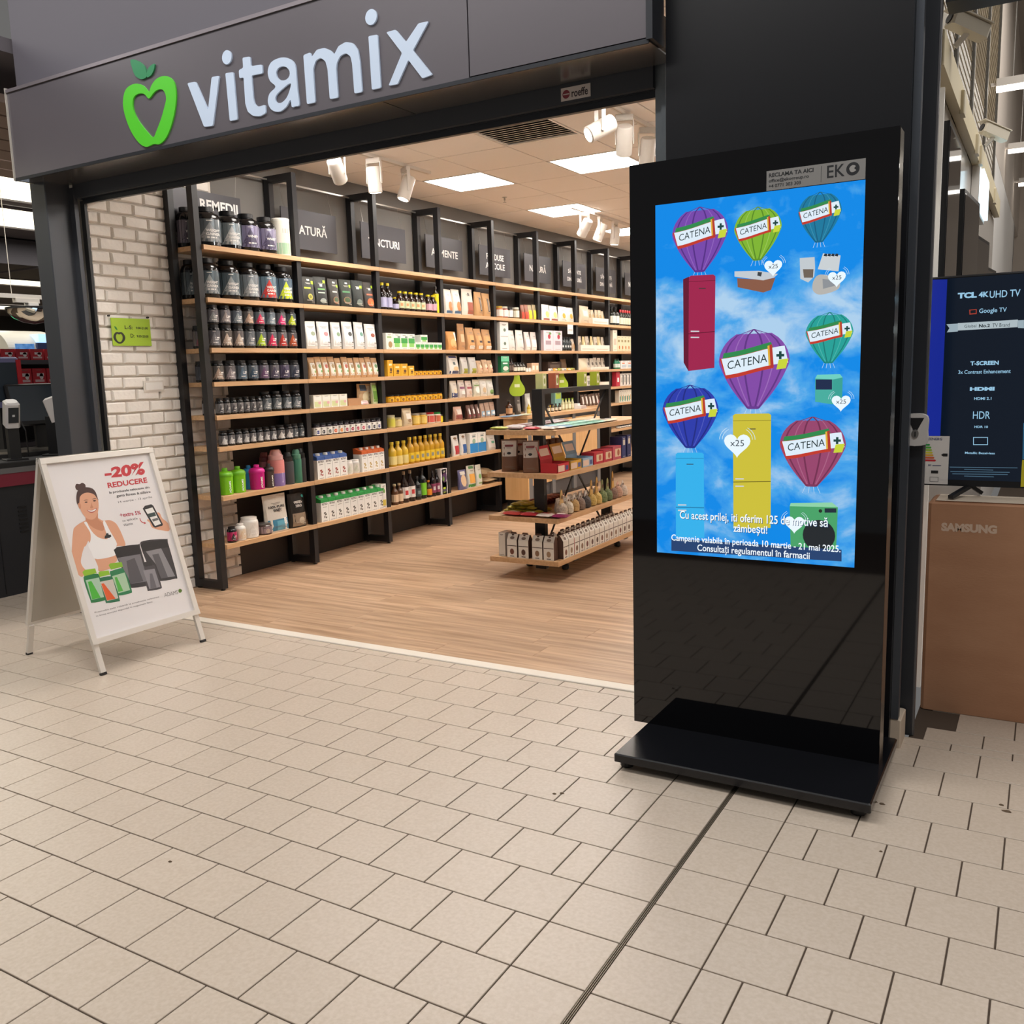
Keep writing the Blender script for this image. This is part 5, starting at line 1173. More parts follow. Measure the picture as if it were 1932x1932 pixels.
row('2', 1, 5, 218, 965, 12, (428, 382), glass_jar, 'fruit spread jar with white label', 'jam_jar', 'jar', var=[dict(fill='2a1c22', dot=c, lab='ecebe6', lid='26262a') for c in fr_], labh=(.08, .68), fit=.98)
row('2', 1, 6, 235, 548, 4, (742, 722), carton, 'milk carton with blue top', 'milk_carton', 'carton', band='3f5fa0', pic='a04a3c', d=.075)
row('2', 1, 6, 555, 696, 2, 815, tub, 'small white powder tub', J, T, body='e6e3dd', cap='eae7e2', lab='e4e2da', mark='cfd4c4', squat=True)
row('2', 1, 6, 700, 988, 4, (690, 668), carton, 'milk carton with orange top', 'milk_carton', 'carton', band='c8602c', pic='b59a4a', d=.09)
row('2', 1, 7, 275, 935, 9, (1178, 1080), carton, 'milk carton with green top', 'milk_carton', 'carton', band='2f9a4a', pic='5d5a52', d=.085)
row('2', 1, 7, 948, 1012, 1, 1065, box, 'white carton with yellow grain picture', 'food_carton', 'carton', d=.1, c='e6e4de', prints=(('r', 'cdb84a', -.5, .8, .1, .35), ('c', '7fae5a', .2, .7, .4, .08)))
# ================================================================ bay 3
SB = 'syrup bottle'
row('1', 2, 1, 918, 1036, 2, 298, bottle, 'tall lilac-labelled syrup bottle with yellow cap', 'syrup_bottle', SB, c='1c1210', cap='e2c81e', lab='b9b8d8', labz=(.1, .46), fit=.95)
row('1', 2, 1, 1045, 1102, 1, 448, bottle, 'small syrup bottle with yellow cap and lilac label', 'syrup_bottle', SB, c='1c1210', cap='e2c81e', lab='b4b3d4', fit=.95)
row('1', 2, 1, 1100, 1380, 5, 395, bottle, 'green-labelled syrup bottle with yellow cap', 'syrup_bottle', SB, c='2a1810', cap='e2c81e', lab='cfd6b0', mark='e0a070', neck=.42, fit=.98)
row('1', 2, 1, 1395, 1500, 2, 425, bottle, 'pink-labelled syrup bottle with yellow cap', 'syrup_bottle', SB, c='2a1810', cap='e2c81e', lab='d8a8b8', neck=.42, fit=.95)
row('1', 2, 1, 1500, 1548, 1, 335, bottle, 'slender bottle with long bright yellow label', 'syrup_bottle', SB, c='2a2418', cap='3a3630', lab='e6d414', labz=(.02, .72), sh=.74, nk=.86, fit=.95)
row('1', 2, 2, 948, 1022, 1, 822, box, 'white carton with brown cookie picture', 'tea_box', 'tea box', d=.08, c='e9e6dc', prints=(('c', 'a88a5a', .2, .3, .6, .2), ('r', '9ab87a', -.7, .6, .7, .8)))
row('1', 2, 2, 1024, 1252, 3, 830, box, 'tall white and green tea box', 'tea_box', 'tea box', d=.07, c='e8ece4', prints=(('r', '3fa04a', -.9, .9, .4, .72), ('r', '8fca6a', -.7, .7, .15, .4), ('r', '7a8a86', .2, .9, .74, .84)))
r6 = row('1', 2, 2, 1256, 1588, 6, 920, box, 'low white and green tea box', 'tea_box', 'tea box', d=.07, c='e8ece4', prints=(('r', '3fa04a', -.9, .9, .3, .72), ('r', '8fca6a', -.6, .6, .1, .3)))
zt6 = max(v.co.z for c in r6[0].children for v in c.data.vertices) if r6[0].children else .1
put('tea_box', 'single white and green tea box standing on a lower one', 'tea box', box, dict(w=.1, h=round(zt6, 3), d=.07, c='e8ece4', prints=(('r', '3fa04a', -.9, .9, .3, .72), ('r', '8fca6a', -.6, .6, .1, .3))), (r6[1].location.x, r6[1].location.y + .03, LV[2] + zt6 + .002), 0, (SHN[2], BAYN[2]), 'tea boxes on the third shelf of the third bay')
yw = lambda: (('c', '5a3a24', .2, .4, .4, .12), ('r', 'f0e4b0', -.5, .6, .66, .78), ('r', '3a2a1a', -.3, .5, .2, .26))
row('1', 2, 3, 965, 1022, 1, 1102, box, 'tallest yellow honey box', 'honey_box', 'box', d=.07, c='e0a824', prints=yw())
row('1', 2, 3, 1026, 1175, 2, 1140, box, 'medium yellow honey box', 'honey_box', 'box', d=.07, c='dca61f', prints=yw())
row('1', 2, 3, 1182, 1242, 1, 1162, box, 'yellow honey box beside the small jars', 'honey_box', 'box', d=.07, c='e2ae2c', prints=yw())
row('1', 2, 3, 1250, 1600, 7, 1205, glass_jar, 'small honey jar with black lid', 'honey_jar', 'jar', fill='c98a1a', lab='e6b22a', dot='7a4a1c', lid='26221c')
row('1', 2, 4, 990, 1598, 10, (1462, 1440), glass_jar, 'honey jar with yellow label and dark lid', 'honey_jar', 'jar', fill='c8891c', lab='e4b428', dot='8a5a24', lid='2a2620')
row('2', 2, 5, 1005, 1066, 1, 350, glass_jar, 'pale yellow spread jar with cream lid', 'spread_jar', 'jar', fill='cfc07a', lab='c9c24a', lid='d8d4b4')
row('2', 2, 5, 1070, 1136, 1, 376, glass_jar, 'low tan spread jar', 'spread_jar', 'jar', fill='c4ac6a', lab='d6c694', lid='cfc7a8')
row('2', 2, 5, 1145, 1246, 1, 272, pouch, 'cream pouch leaning between spread jars', 'snack_pouch', 'pouch', d=.07, body='d8c6a4', prints=(('r', 'efe8da', -.5, .5, .4, .7), ('c', '9a7a5a', .1, .3, .4, .1)))
row('2', 2, 5, 1258, 1400, 2, 328, glass_jar, 'golden spread jar with metal lid', 'spread_jar', 'jar', fill='d3a83c', lab='e0c46a', lid='a8a294')
row('2', 2, 5, 1410, 1480, 1, 320, glass_jar, 'spread jar with red lid', 'spread_jar', 'jar', fill='d8cfc0', lab='c8574a', lid='b8262a')
row('2', 2, 5, 1482, 1542, 1, 318, glass_jar, 'spread jar with green lid', 'spread_jar', 'jar', fill='d8cfc0', lab='c86a4a', lid='2f9a4a')
row('2', 2, 5, 1550, 1620, 1, 342, glass_jar, 'spread jar with bright yellow label', 'spread_jar', 'jar', fill='d8c22a', lab='e2d22a', lid='3a3a34')
row('2', 2, 6, 1020, 1205, 3, (635, 612), bottle, 'oil bottle with plain pale label', 'oil_bottle', 'oil bottle', c='c8a228', cap='d8bf3a', lab='e0cf8a', labz=(.08, .42), neck=.38)
row('2', 2, 6, 1208, 1612, 7, (578, 540), bottle, 'golden oil bottle with round crest', 'oil_bottle', 'oil bottle', c='b98a1c', cap='d6b83a', lab='e2c02c', mark='8a8a80', labz=(.08, .42), neck=.38)
row('2', 2, 7, 1048, 1146, 2, 1062, bottle, 'small brown bottle with cream label', 'juice_bottle', 'bottle', c='5a3a24', cap='c9b894', lab='e0c4a4', neck=.36)
row('2', 2, 7, 1150, 1280, 2, 930, bottle, 'tall dark bottle with white and red label', 'juice_bottle', 'bottle', c='281a18', cap='b8a488', lab='e9e2dc', mark='c23a3a', neck=.26, sh=.5)
row('2', 2, 7, 1284, 1338, 1, 985, bottle, 'black bottle with dark mottled label', 'juice_bottle', 'bottle', c='16181a', cap='2a2a2c', lab='3a464a', mark='7a8a8a')
row('2', 2, 7, 1338, 1396, 1, 898, bottle, 'tall black bottle with bright green label', 'juice_bottle', 'bottle', c='14181a', cap='2c2c2a', lab='7cc42c', labz=(.12, .52), neck=.3)
row('2', 2, 7, 1400, 1446, 1, 1028, bottle, 'small bottle with orange label', 'juice_bottle', 'bottle', c='3a2418', cap='d88a2a', lab='e08a24')
row('2', 2, 7, 1446, 1530, 2, 925, bottle, 'dark bottle with plum label', 'juice_bottle', 'bottle', c='1c1418', cap='2a2a2c', lab='8a3a5a', mark='d8d0d0')
row('2', 2, 7, 1535, 1585, 1, 910, box, 'purple cereal box', 'cereal_box', 'box', d=.05, c='6a3a78', prints=(('c', 'd82a6a', 0, .82, .4, .06), ('r', 'a4c22a', -.6, .5, .05, .28)))
row('2', 2, 7, 1590, 1672, 1, 905, box, 'white cereal box with berry picture', 'cereal_box', 'box', d=.06, c='e2dfe2', prints=(('c', '4a2f5a', .1, .66, .8, .2), ('c', '5f8a3a', -.2, .6, .3, .1, 1), ('r', '4a4a5a', -.5, .7, .1, .2)))
# ================================================================ bay 4
wp = lambda a, b: (('r', 'efeae0', -.8, .8, .5, .95), ('c', a, .2, .32, .6, .2), ('r', b, -.8, .8, .04, .14))
row('8', 3, 1, 165, 490, 2, 38, pouch, 'white nut pouch with orange picture', 'nut_pouch', 'pouch', d=.08, body='e3dccf', mk='paper', prints=wp('d8834a', '4a6a8a'))
row('8', 3, 1, 505, 742, 1, 42, pouch, 'white nut pouch with brick-red almonds', 'nut_pouch', 'pouch', d=.08, body='e0d9cc', mk='paper', prints=(('r', 'a8543c', -.4, .9, .05, .5), ('r', '5a5a56', -.1, .2, .75, .85)))
row('8', 3, 1, 748, 1132, 2, 100, pouch, 'kraft nut pouch with dark window', 'nut_pouch', 'pouch', d=.08, body='c99d6c', mk='paper', prints=(('r', '3f3833', -.1, .45, .2, .75), ('r', 'a89a8c', .05, .3, .25, .7, 1)))
row('8', 3, 2, 222, 412, 1, 852, pouch, 'orange dried fruit pouch', 'fruit_pouch', 'pouch', d=.08, body='d99a58', mk='paper', prints=(('c', 'e8b070', .1, .35, .7, .25), ('r', 'f0e8da', .5, .95, .5, .95)))
row('8', 3, 2, 425, 560, 1, 690, pouch, 'tall narrow kraft pouch', 'fruit_pouch', 'pouch', d=.06, body='b98a5e', mk='paper', prints=(('r', 'd8b890', -.5, .5, .3, .6),))
row('8', 3, 2, 590, 1072, 3, 800, pouch, 'kraft bag with folded top and orange label', 'fruit_pouch', 'pouch', d=.09, body='c79a6c', mk='paper', prints=(('r', 'e0a468', -.8, .8, .06, .66), ('r', '3a302c', -.3, .5, .34, .44, 1), ('r', 'f0e6d6', -.6, .8, .06, .2, 1)))
row('8', 3, 3, 235, 470, 1, 1325, pouch, 'white and navy flour bag', 'flour_bag', 'pouch', d=.1, body='dfdad0', mk='paper', prints=(('r', '3a4a8a', -.7, .7, .88, .98), ('r', '3a4a72', -.9, .9, .03, .18), ('r', '5a6a6a', -.3, .1, .5, .66), ('c', 'd8b88a', .1, .3, .5, .12)))
row('8', 3, 3, 470, 790, 2, 1350, pouch, 'silver pouch with olive foot', 'flour_bag', 'pouch', d=.08, body='c9c6c0', prints=(('r', '9a9a2c', -.95, .95, .03, .32),))
row('8', 3, 3, 795, 1172, 3, (1420, 1400), pouch, 'beige pouch with pink seal', 'flour_bag', 'pouch', d=.08, body='d3b392', mk='paper', prints=(('c', 'ead8bc', .1, .5, .5, .16), ('r', 'b0424a', .1, .5, .3, .42)))
row('4', 3, 4, 135, 572, 6, 278, pouch, '', 'cereal_pouch', 'pouch', d=.07, var=[dict(desc='clear-topped cereal pouch with navy foot', body='dcd4c6', prints=(('r', '3a4470', -.9, .9, .04, .3), ('c', 'e0c8a0', 0, .4, .4, .14))), dict(desc='cereal pouch with plum band', body='ddd2c8', prints=(('r', '8a4a6a', -.8, .8, .5, .62), ('r', 'f0ece4', -.5, .5, .2, .4))), dict(desc='cereal pouch with pink band', body='dccbc0', prints=(('r', 'b0525e', -.8, .8, .5, .62), ('c', 'c9a48a', 0, .28, .5, .12))), dict(desc='cereal pouch with round white label', body='d9d6c2', prints=(('c', 'f0eee6', 0, .4, .6, .2), ('r', '7f9a5a', -.8, .8, .62, .7))), dict(desc='pale cereal pouch with oat picture', body='e2ddd2', prints=(('c', 'c4a884', 0, .35, .5, .16), ('r', 'e9e6de', -.6, .6, .6, .8))), dict(desc='cereal pouch with green foot', body='dad8cc', prints=(('c', '7a9a52', .1, .22, .6, .14), ('r', 'ebe9e2', -.6, .6, .5, .8)))])
row('4', 3, 5, 165, 252, 1, 525, pouch, 'pink and brown muesli pouch', 'muesli_pouch', 'pouch', d=.07, body='c9a08c', prints=(('r', '8a4038', -.8, .8, .1, .4), ('r', 'e6d8cc', -.5, .6, .45, .8)))
row('4', 3, 5, 285, 405, 3, 505, pouch, 'narrow brown muesli pouch with white tag', 'muesli_pouch', 'pouch', d=.06, body='6a4a40', prints=(('r', 'eae4de', -.4, .4, .35, .7), ('r', 'a03a4a', -.5, .5, .2, .28)))
row('4', 3, 5, 410, 582, 3, 490, pouch, 'clear muesli pouch with blue tag', 'muesli_pouch', 'pouch', d=.06, body='c0a08a', prints=(('r', '8fb4cc', -.8, .8, .1, .45), ('r', 'e9e6e0', -.5, .5, .2, .36, 1)))
row('4', 3, 6, 152, 292, 2, 785, pouch, '', 'baking_pouch', 'pouch', d=.06, var=[dict(desc='white baking pouch with red shield', body='e6e2dc', prints=(('r', 'b02a34', -.6, .6, .08, .5), ('c', '7a5a3a', 0, .86, .5, .06))), dict(desc='white baking pouch with blue shield', body='e4e2de', prints=(('r', '2a5a9a', -.6, .6, .08, .5), ('c', '7a5a3a', 0, .86, .5, .06)))])
row('4', 3, 6, 300, 452, 2, 775, box, 'bright blue and white sugar box', 'sugar_box', 'box', d=.08, c='e4e2da', prints=(('r', '1f86cc', -1, 1, .02, .5), ('c', '9ab8a0', 0, .6, .4, .14), ('r', '7a8a8a', -.4, .4, .8, .86)))
row('4', 3, 6, 500, 592, 1, 785, pouch, 'white pouch with green leaf mark', 'baking_pouch', 'pouch', d=.07, body='e6e4de', prints=(('r', '6aa88a', -.3, .5, .45, .6),))
row('4', 3, 7, 215, 292, 1, 1112, pouch, 'blue and tan oat pack', 'oat_pack', 'pouch', d=.06, body='6a6a92', prints=(('c', 'd8b894', 0, .45, .7, .3), ('r', 'e2dcd2', -.6, .6, .75, .92)))
row('4', 3, 7, 294, 376, 1, 1080, pouch, 'white pack with orange cup picture and green foot', 'oat_pack', 'pouch', d=.07, body='dcdcd2', prints=(('r', 'e0a44c', -.7, .7, .2, .62), ('r', '3a8a3a', -.9, .9, .03, .16), ('r', '5a8a5a', -.6, .6, .85, .97)))
row('4', 3, 7, 376, 434, 1, 1062, pouch, 'white pack with green plant drawing', 'oat_pack', 'pouch', d=.06, body='dddfd6', prints=(('c', '7fae6a', 0, .45, .5, .12), ('r', '9ab87a', -.6, .6, .1, .18)))
put('grain_sack', 'flat beige grain sack at the shelf end', 'sack', pillow, dict(w=.20, h=.24, d=.06, c='cbb08a'), (-3.825, FYS[4] - .12, LV[7] + .0006), 0, (SHN[7], BAYN[3]), 'grain sacks')
put('grain_sack', 'plump beige grain sack lying on the flat one', 'sack', pillow, dict(w=.20, h=.22, d=.10, c='c4a67e'), (-3.83, FYS[4] - .125, LV[7] + .052), 0, (SHN[7], BAYN[3]), 'grain sacks')
# ================================================================ bays 5 to 9, seen small
row('3', 4, 1, 578, 722, 3, 985, glass_jar, '', 'preserve_jar', 'jar', var=[dict(desc='preserve jar with gold lid', fill='b06a3a', lab='e9e4da', lid='c9a84a'), dict(desc='preserve jar with white label', fill='8a3a2a', lab='ece8e0', lid='d8d4c8'), dict(desc='large dark preserve jar', fill='2a1c18', lab='eae6de', lid='3a3836')])
row('3', 4, 1, 735, 778, 1, 992, glass_jar, 'narrow preserve jar with pale lid', 'preserve_jar', 'jar', fill='6a5a3a', lab='dcdcc8', lid='dcdad0')
row('3', 4, 1, 788, 862, 2, 965, pouch, 'red spice bag with clear top', 'spice_bag', 'pouch', d=.05, body='8a5a48', prints=(('r', 'c8442c', -.8, .8, .05, .5),))
row('3', 4, 1, 872, 966, 2, 962, pouch, 'yellow pasta bag with clear top', 'pasta_bag', 'pouch', d=.05, body='9a8a6a', prints=(('r', 'e4d22a', -.7, .9, .05, .62),))
row('3', 4, 2, 582, 664, 1, 1130, box, 'tall stacked white carton', 'food_carton', 'carton', d=.08, c='e9e7e2', prints=(('c', '6a7a6a', .1, .72, .3, .06), ('c', '6a7a6a', .1, .24, .3, .06), ('r', '9a9a94', -.9, .9, .48, .5)))
row('3', 4, 2, 668, 826, 2, 1198, pouch, 'plain white flour pouch', 'flour_pouch', 'pouch', d=.07, body='e2ded8', prints=(('r', 'cfcac2', -.4, .6, .5, .6),))
row('3', 4, 2, 832, 962, 2, 1215, pouch, 'clear pouch of white flour', 'flour_pouch', 'pouch', d=.07, body='d4cac4', prints=(('r', 'efe6dc', -.8, .8, .05, .6),))
row('3', 4, 3, 592, 668, 1, 1448, box, 'tall green carton with mint top', 'food_carton', 'carton', d=.07, c='1f7a4a', prints=(('r', '6fd0a4', -1, 1, .68, 1), ('c', 'e8dcd0', .1, .25, .7, .14), ('r', 'e9efe9', -.6, .6, .52, .6)))
row('3', 4, 3, 672, 718, 2, 1470, bottle, 'slim dark essence bottle', 'essence_bottle', 'bottle', c='2a1e1c', cap='2a2a2c', lab='6a5a50')
row('3', 4, 3, 722, 830, 4, 1505, bottle, 'small dropper bottle with cream label', 'essence_bottle', 'bottle', c='3a3428', cap='1f1f20', lab='e6e0d0', neck=.5)
row('3', 4, 3, 832, 915, 4, 1555, glass_jar, 'tiny white cream jar', 'cream_jar', 'jar', fill='e4e0d8', lab='e9e6de', lid='dcd8d0')
row('3', 4, 3, 918, 1000, 2, 1512, box, 'small beige cosmetics box', 'cosmetics_box', 'box', d=.06, c='dcb896', prints=(('r', 'efe4d4', -.6, .6, .2, .7),))
row('3', 5, 1, 988, 1140, 2, 965, pouch, 'clear white bag of sweets', 'sweet_bag', 'pouch', d=.06, body='e4dcd2', prints=(('c', 'e0c070', .1, .4, .5, .2), ('r', 'a05a4a', -.8, .8, .04, .14)))
row('3', 5, 1, 1146, 1312, 2, 985, pouch, 'white bag with yellow oval', 'sweet_bag', 'pouch', d=.06, body='e8e2d8', prints=(('c', 'd8a43a', .1, .4, .4, .18),))
row('3', 5, 2, 990, 1166, 2, 1210, box, 'pale pink carton with red fruit', 'food_carton', 'carton', d=.09, c='e4cfd6', prints=(('c', 'b03a4a', .2, .7, .3, .12), ('c', '6a9a5a', .4, .85, .3, .06), ('r', 'a8929a', -.6, .6, .3, .5)))
row('3', 5, 2, 1168, 1262, 4, 1268, bottle, 'small black bottle with white lettering', 'essence_bottle', 'bottle', c='1c2224', cap='1c1c1e', lab='2a3438', mark='d4d8d8', neck=.5)
row('3', 5, 2, 1266, 1318, 2, 1285, pouch, 'clear bag of trail mix', 'snack_bag', 'pouch', d=.06, body='cdbfae', prints=(('c', 'b08a5a', 0, .4, .6, .25),))
row('3', 5, 3, 1030, 1160, 1, 1500, box, 'dark brown gift box behind the snacks', 'gift_box', 'box', d=.08, back=.09, c='4a3a32', prints=(('r', '6a584c', -.7, .7, .3, .7),))
row('3', 5, 3, 1165, 1225, 1, 1470, pouch, 'upright brown paper bag', 'paper_bag', 'bag', d=.06, back=.08, body='7a5f48', mk='paper')
row('3', 5, 3, 1050, 1330, 6, 1568, pouch, 'colourful flat snack pack', 'snack_pack', 'pouch', d=.05, var=[dict(body='d8d0c4', prints=(('r', '6a6a66', -.6, .6, .3, .6),)), dict(body='e0a23a', prints=(('r', 'd8d2c4', -.6, .6, .3, .6),)), dict(body='a8b43a', prints=(('r', '8a3a3a', -.6, .6, .3, .6),))])
row('3', 6, 1, 1338, 1440, 1, 968, pouch, 'tilted cream bag of wafers', 'snack_bag', 'pouch', d=.07, body='e0cfb4', prints=(('r', 'f0e8da', -.5, .6, .4, .8),))
row('3', 6, 1, 1442, 1640, 1, 1095, tray, 'long white display tray, bags standing in it', 'display_tray', 'tray', d=.11, xf=-3.69, fit=.94)
row('3', 6, 1, 1445, 1635, 5, 1015, pouch, 'small cream bag in the display tray', 'snack_bag', 'pouch', d=.05, z=LV[1] + .006, back=.03, body='d9c8ae', prints=(('c', 'b89a6a', 0, .5, .6, .2),), fit=.85)
row('3', 6, 2, 1340, 1660, 2, 1345, tray, 'low white display tray with snacks', 'display_tray', 'tray', d=.11, xf=-3.69, fit=.94)
row('3', 6, 2, 1345, 1655, 7, 1262, pouch, 'clear snack bag in the low tray', 'snack_bag', 'pouch', d=.05, z=LV[2] + .006, back=.03, var=[dict(body='d8ccb8', prints=(('c', '8a7a68', 0, .4, .6, .2),)), dict(body='e0cc98', prints=(('c', 'efe2bc', 0, .4, .6, .2),))], fit=.85)
row('3', 6, 3, 1342, 1425, 1, 1460, pouch, 'pale rounded bag of grissini', 'snack_bag', 'pouch', d=.09, body='e8dcc0')
row('3', 6, 3, 1430, 1660, 1, 1555, tray, 'white display tray of pasta bags', 'display_tray', 'tray', d=.11, xf=-3.69, fit=.94)
row('3', 6, 3, 1435, 1655, 5, 1460, pouch, 'small white pasta bag in the tray', 'pasta_bag', 'pouch', d=.05, z=LV[3] + .006, back=.03, body='dfd6c8', prints=(('c', '6a6258', 0, .5, .5, .16),), fit=.85)
row('4', 6, 4, 1350, 1535, 4, 240, pouch, 'little white tea bag pack', 'tea_pack', 'pouch', d=.05, body='e6e0d6', prints=(('r', '8a8a80', -.5, .5, .3, .6),))
row('4', 6, 4, 1540, 1660, 1, 300, tray, 'white display tray of sachets', 'display_tray', 'tray', d=.1, xf=-3.69, fit=.94)
row('4', 6, 5, 1350, 1545, 6, 410, pouch, 'brown and white coffee pack', 'coffee_pack', 'pouch', d=.05, body='6a4f40', prints=(('r', 'e6e0d8', -.5, .6, .2, .8),))
row('4', 6, 5, 1560, 1690, 3, 440, pouch, 'reddish snack packet', 'snack_pack', 'pouch', d=.05, body='b89a90', prints=(('r', 'a8483c', -.7, .7, .3, .6),))
row('4', 6, 6, 1570, 1700, 4, 700, box, 'small white remedy box', 'remedy_box', 'box', d=.06, c='e8dcd0', prints=(('r', 'c9b4a4', -.6, .6, .3, .6),))
row('3', 7, 1, 1645, 1715, 2, 985, bottle, 'dark wine bottle with white label', 'wine_bottle', 'bottle', c='1a1f1c', cap='26262a', lab='dcdccf', labz=(.12, .5), neck=.3)
row('3', 7, 1, 1722, 1830, 5, 1018, bottle, 'wine bottle with red capsule', 'wine_bottle', 'bottle', c='2a2a24', cap='c22f34', lab='d8d4bc', labz=(.1, .5), neck=.34, caph=.16)
row('3', 7, 2, 1640, 1680, 1, 1205, box, 'tall white remedy box', 'remedy_box', 'box', d=.06, c='e6dcc8', prints=(('r', 'c9b8a0', -.6, .6, .3, .6),))
row('3', 7, 2, 1682, 1830, 5, 1262, box, 'cream tea carton with fruit spot', 'tea_box', 'tea box', d=.06, c='e4d6b4', prints=(('c', 'c8742c', .2, .25, .4, .12), ('r', '9a8a5a', -.6, .5, .6, .75)))
row('3', 7, 3, 1668, 1712, 3, 1470, bottle, 'green mineral bottle', 'mineral_bottle', 'bottle', c='1f7a58', cap='2a2a2c', lab='d8e4dc')
row('3', 7, 3, 1715, 1830, 2, 1490, box, 'white remedy carton with orange stripe', 'remedy_box', 'box', d=.08, c='e9e6e4', prints=(('r', 'e0703a', -.7, .2, .62, .74), ('r', 'b9c4cc', -.8, .8, .15, .5)))
row('4', 7, 4, 1672, 1706, 1, 208, box, 'red and white remedy box', 'remedy_box', 'box', d=.06, c='c22f44', prints=(('r', 'f0ecec', -.5, .5, .3, .6),))
row('4', 7, 4, 1710, 1830, 4, 222, box, 'white and black remedy box', 'remedy_box', 'box', d=.06, c='e6e2dc', prints=(('r', '2a2a2c', .4, .95, .1, .9), ('r', 'c9c4b8', -.7, .2, .3, .7)))
row('4', 7, 5, 1700, 1830, 6, 375, box, 'slim white supplement box with teal stripe', 'remedy_box', 'box', d=.06, c='e6e2d4', prints=(('r', '3a9a88', -.6, .2, .1, .5), ('r', 'c9a05a', .3, .8, .2, .6)))
row('4', 7, 6, 1705, 1832, 6, 690, bottle, 'black and white tincture bottle', 'tincture_bottle', 'bottle', c='26262a', cap='1c1c1e', lab='e2e0da', neck=.5)
row('4', 7, 7, 1735, 1832, 2, 830, pouch, 'brown flour sack at the far end', 'flour_bag', 'pouch', d=.1, body='b08a74', mk='paper')
row('4', 6, 7, 1560, 1715, 2, 850, box, 'dark navy gift box', 'gift_box', 'box', d=.1, c='1f2433', prints=(('r', '8a8a90', -.2, .2, .5, .7),))
# ================================================================ stock on the gondola
def gable(w, h, d, pic='6a4a3a', band='4a3a34', c='eae6de', tag=None):
    hb = .70 * h
    body = MB().box(-d / 2, d / 2, -w / 2, w / 2, 0, hb)
    roof = MB().add([(d / 2, -w / 2, hb), (d / 2, w / 2, hb), (-d / 2, w / 2, hb), (-d / 2, -w / 2, hb), (.006, -w / 2, h * .93), (.006, w / 2, h * .93), (-.006, w / 2, h * .93), (-.006, -w / 2, h * .93)], [(0, 1, 5, 4), (2, 3, 7, 6), (4, 5, 6, 7)])
    side = MB().add([(d / 2, -w / 2 - .0004, 0), (d / 2, -w / 2 - .0004, hb), (.006, -w / 2 - .0004, h * .93), (-.006, -w / 2 - .0004, h * .93), (-d / 2, -w / 2 - .0004, hb), (-d / 2, -w / 2 - .0004, 0)], [(0, 1, 2, 3, 4, 5)]).add([(d / 2, w / 2 + .0004, 0), (d / 2, w / 2 + .0004, hb), (.006, w / 2 + .0004, h * .93), (-.006, w / 2 + .0004, h * .93), (-d / 2, w / 2 + .0004, hb), (-d / 2, w / 2 + .0004, 0)], [(5, 4, 3, 2, 1, 0)])
    hd_ = MB().prism([(-w * .3, h * .93), (w * .3, h * .93), (w * .22, h), (-w * .22, h)], lambda a, b, dd: (.004 - dd, a, b), .008)
    pr = MB(); f = lambda u, v: (d / 2 + .0008, u * w / 2, v * h)
    pr.add([f(.0 + .42 * math.cos(k * .5236), .24 + .12 * math.sin(k * .5236)) for k in range(12)], [tuple(range(12))], 0); pr.add([f(-.95, .46), f(.95, .46), f(.95, .49), f(-.95, .49)], [(0, 1, 2, 3)], 1); pr.add([f(-.4, .04), f(.4, .04), f(.4, .07), f(-.4, .07)], [(0, 1, 2, 3)], 1)
    sl = lambda u, t: (d / 2 + (.006 - d / 2) * t + .0012, u * w / 2, hb + (h * .93 - hb) * t + .0006)
    pr.add([sl(.45 * math.cos(k * .5236), .38 + .24 * math.sin(k * .5236)) for k in range(12)], [tuple(range(12))], 2); pr.add([sl(.25 * math.cos(k * .5236), .86 + .12 * math.sin(k * .5236)) for k in range(12)], [tuple(range(12))], 1)
    out = [('body', body, [PA(c)], False), ('roof', roof, [PA(c)], False), ('side', side, [PA('5b4238')], False), ('handle', hd_, [PA('5b4238')], False), ('label_print', pr, [flat(pic), flat(band), flat('8a7a6e')], False)]
    if tag: out.append(('edge', MB().box(-d / 2 - .001, d / 2 + .001, -w / 2 - .0012, -w / 2 - .0006, 0, hb), [PA(tag)], False))
    return out
GB = ('granola_box', 'gable-roofed white granola box')
pics = ['7a4a3a', '5c3e34', '8a6a52', '9a8068', '5a4436', '6e3a34', '7d5c48']
for i, x in enumerate((-2.075, -1.985, -1.878, -1.790)):
    put(GB[0], GB[1] + ' on the end of the gondola base', 'box', gable, dict(w=.078, h=.172, d=.06, pic=pics[i]), (x, gy0 + .055, GZ[0] + .0006), -math.pi / 2, '', 'granola boxes on the gondola base')
for i in range(16):
    put(GB[0], GB[1] + ' along the gondola base', 'box', gable, dict(w=.078, h=.172, d=.06, pic=pics[(i * 3) % 7], **(dict(tag='b8323c') if i == 2 else {})), (gx1 - .04, gy0 + .135 + .0835 * i, GZ[0] + .0006), 0, '', 'granola boxes on the gondola base')
for i in range(12):
    put(GB[0], GB[1] + ' in the second row of the base', 'box', gable, dict(w=.078, h=.172, d=.06, pic=pics[(i * 2) % 7]), (gx1 - .112, gy0 + .135 + .0835 * i + (.06 if i > 0 else 0), GZ[0] + .0006), 0, '', 'granola boxes on the gondola base')
put('sleeve_box', 'plain white and brown box at the left end of gondola base', 'box', box, dict(w=.05, h=.165, d=.10, c='e6e2da', prints=(('s', '6a4438', -.1, 1, 0, 1),)), (gx0 + .075, gy0 + .09, GZ[0] + .0006), -math.pi / 2, '', 'boxes on the gondola base')
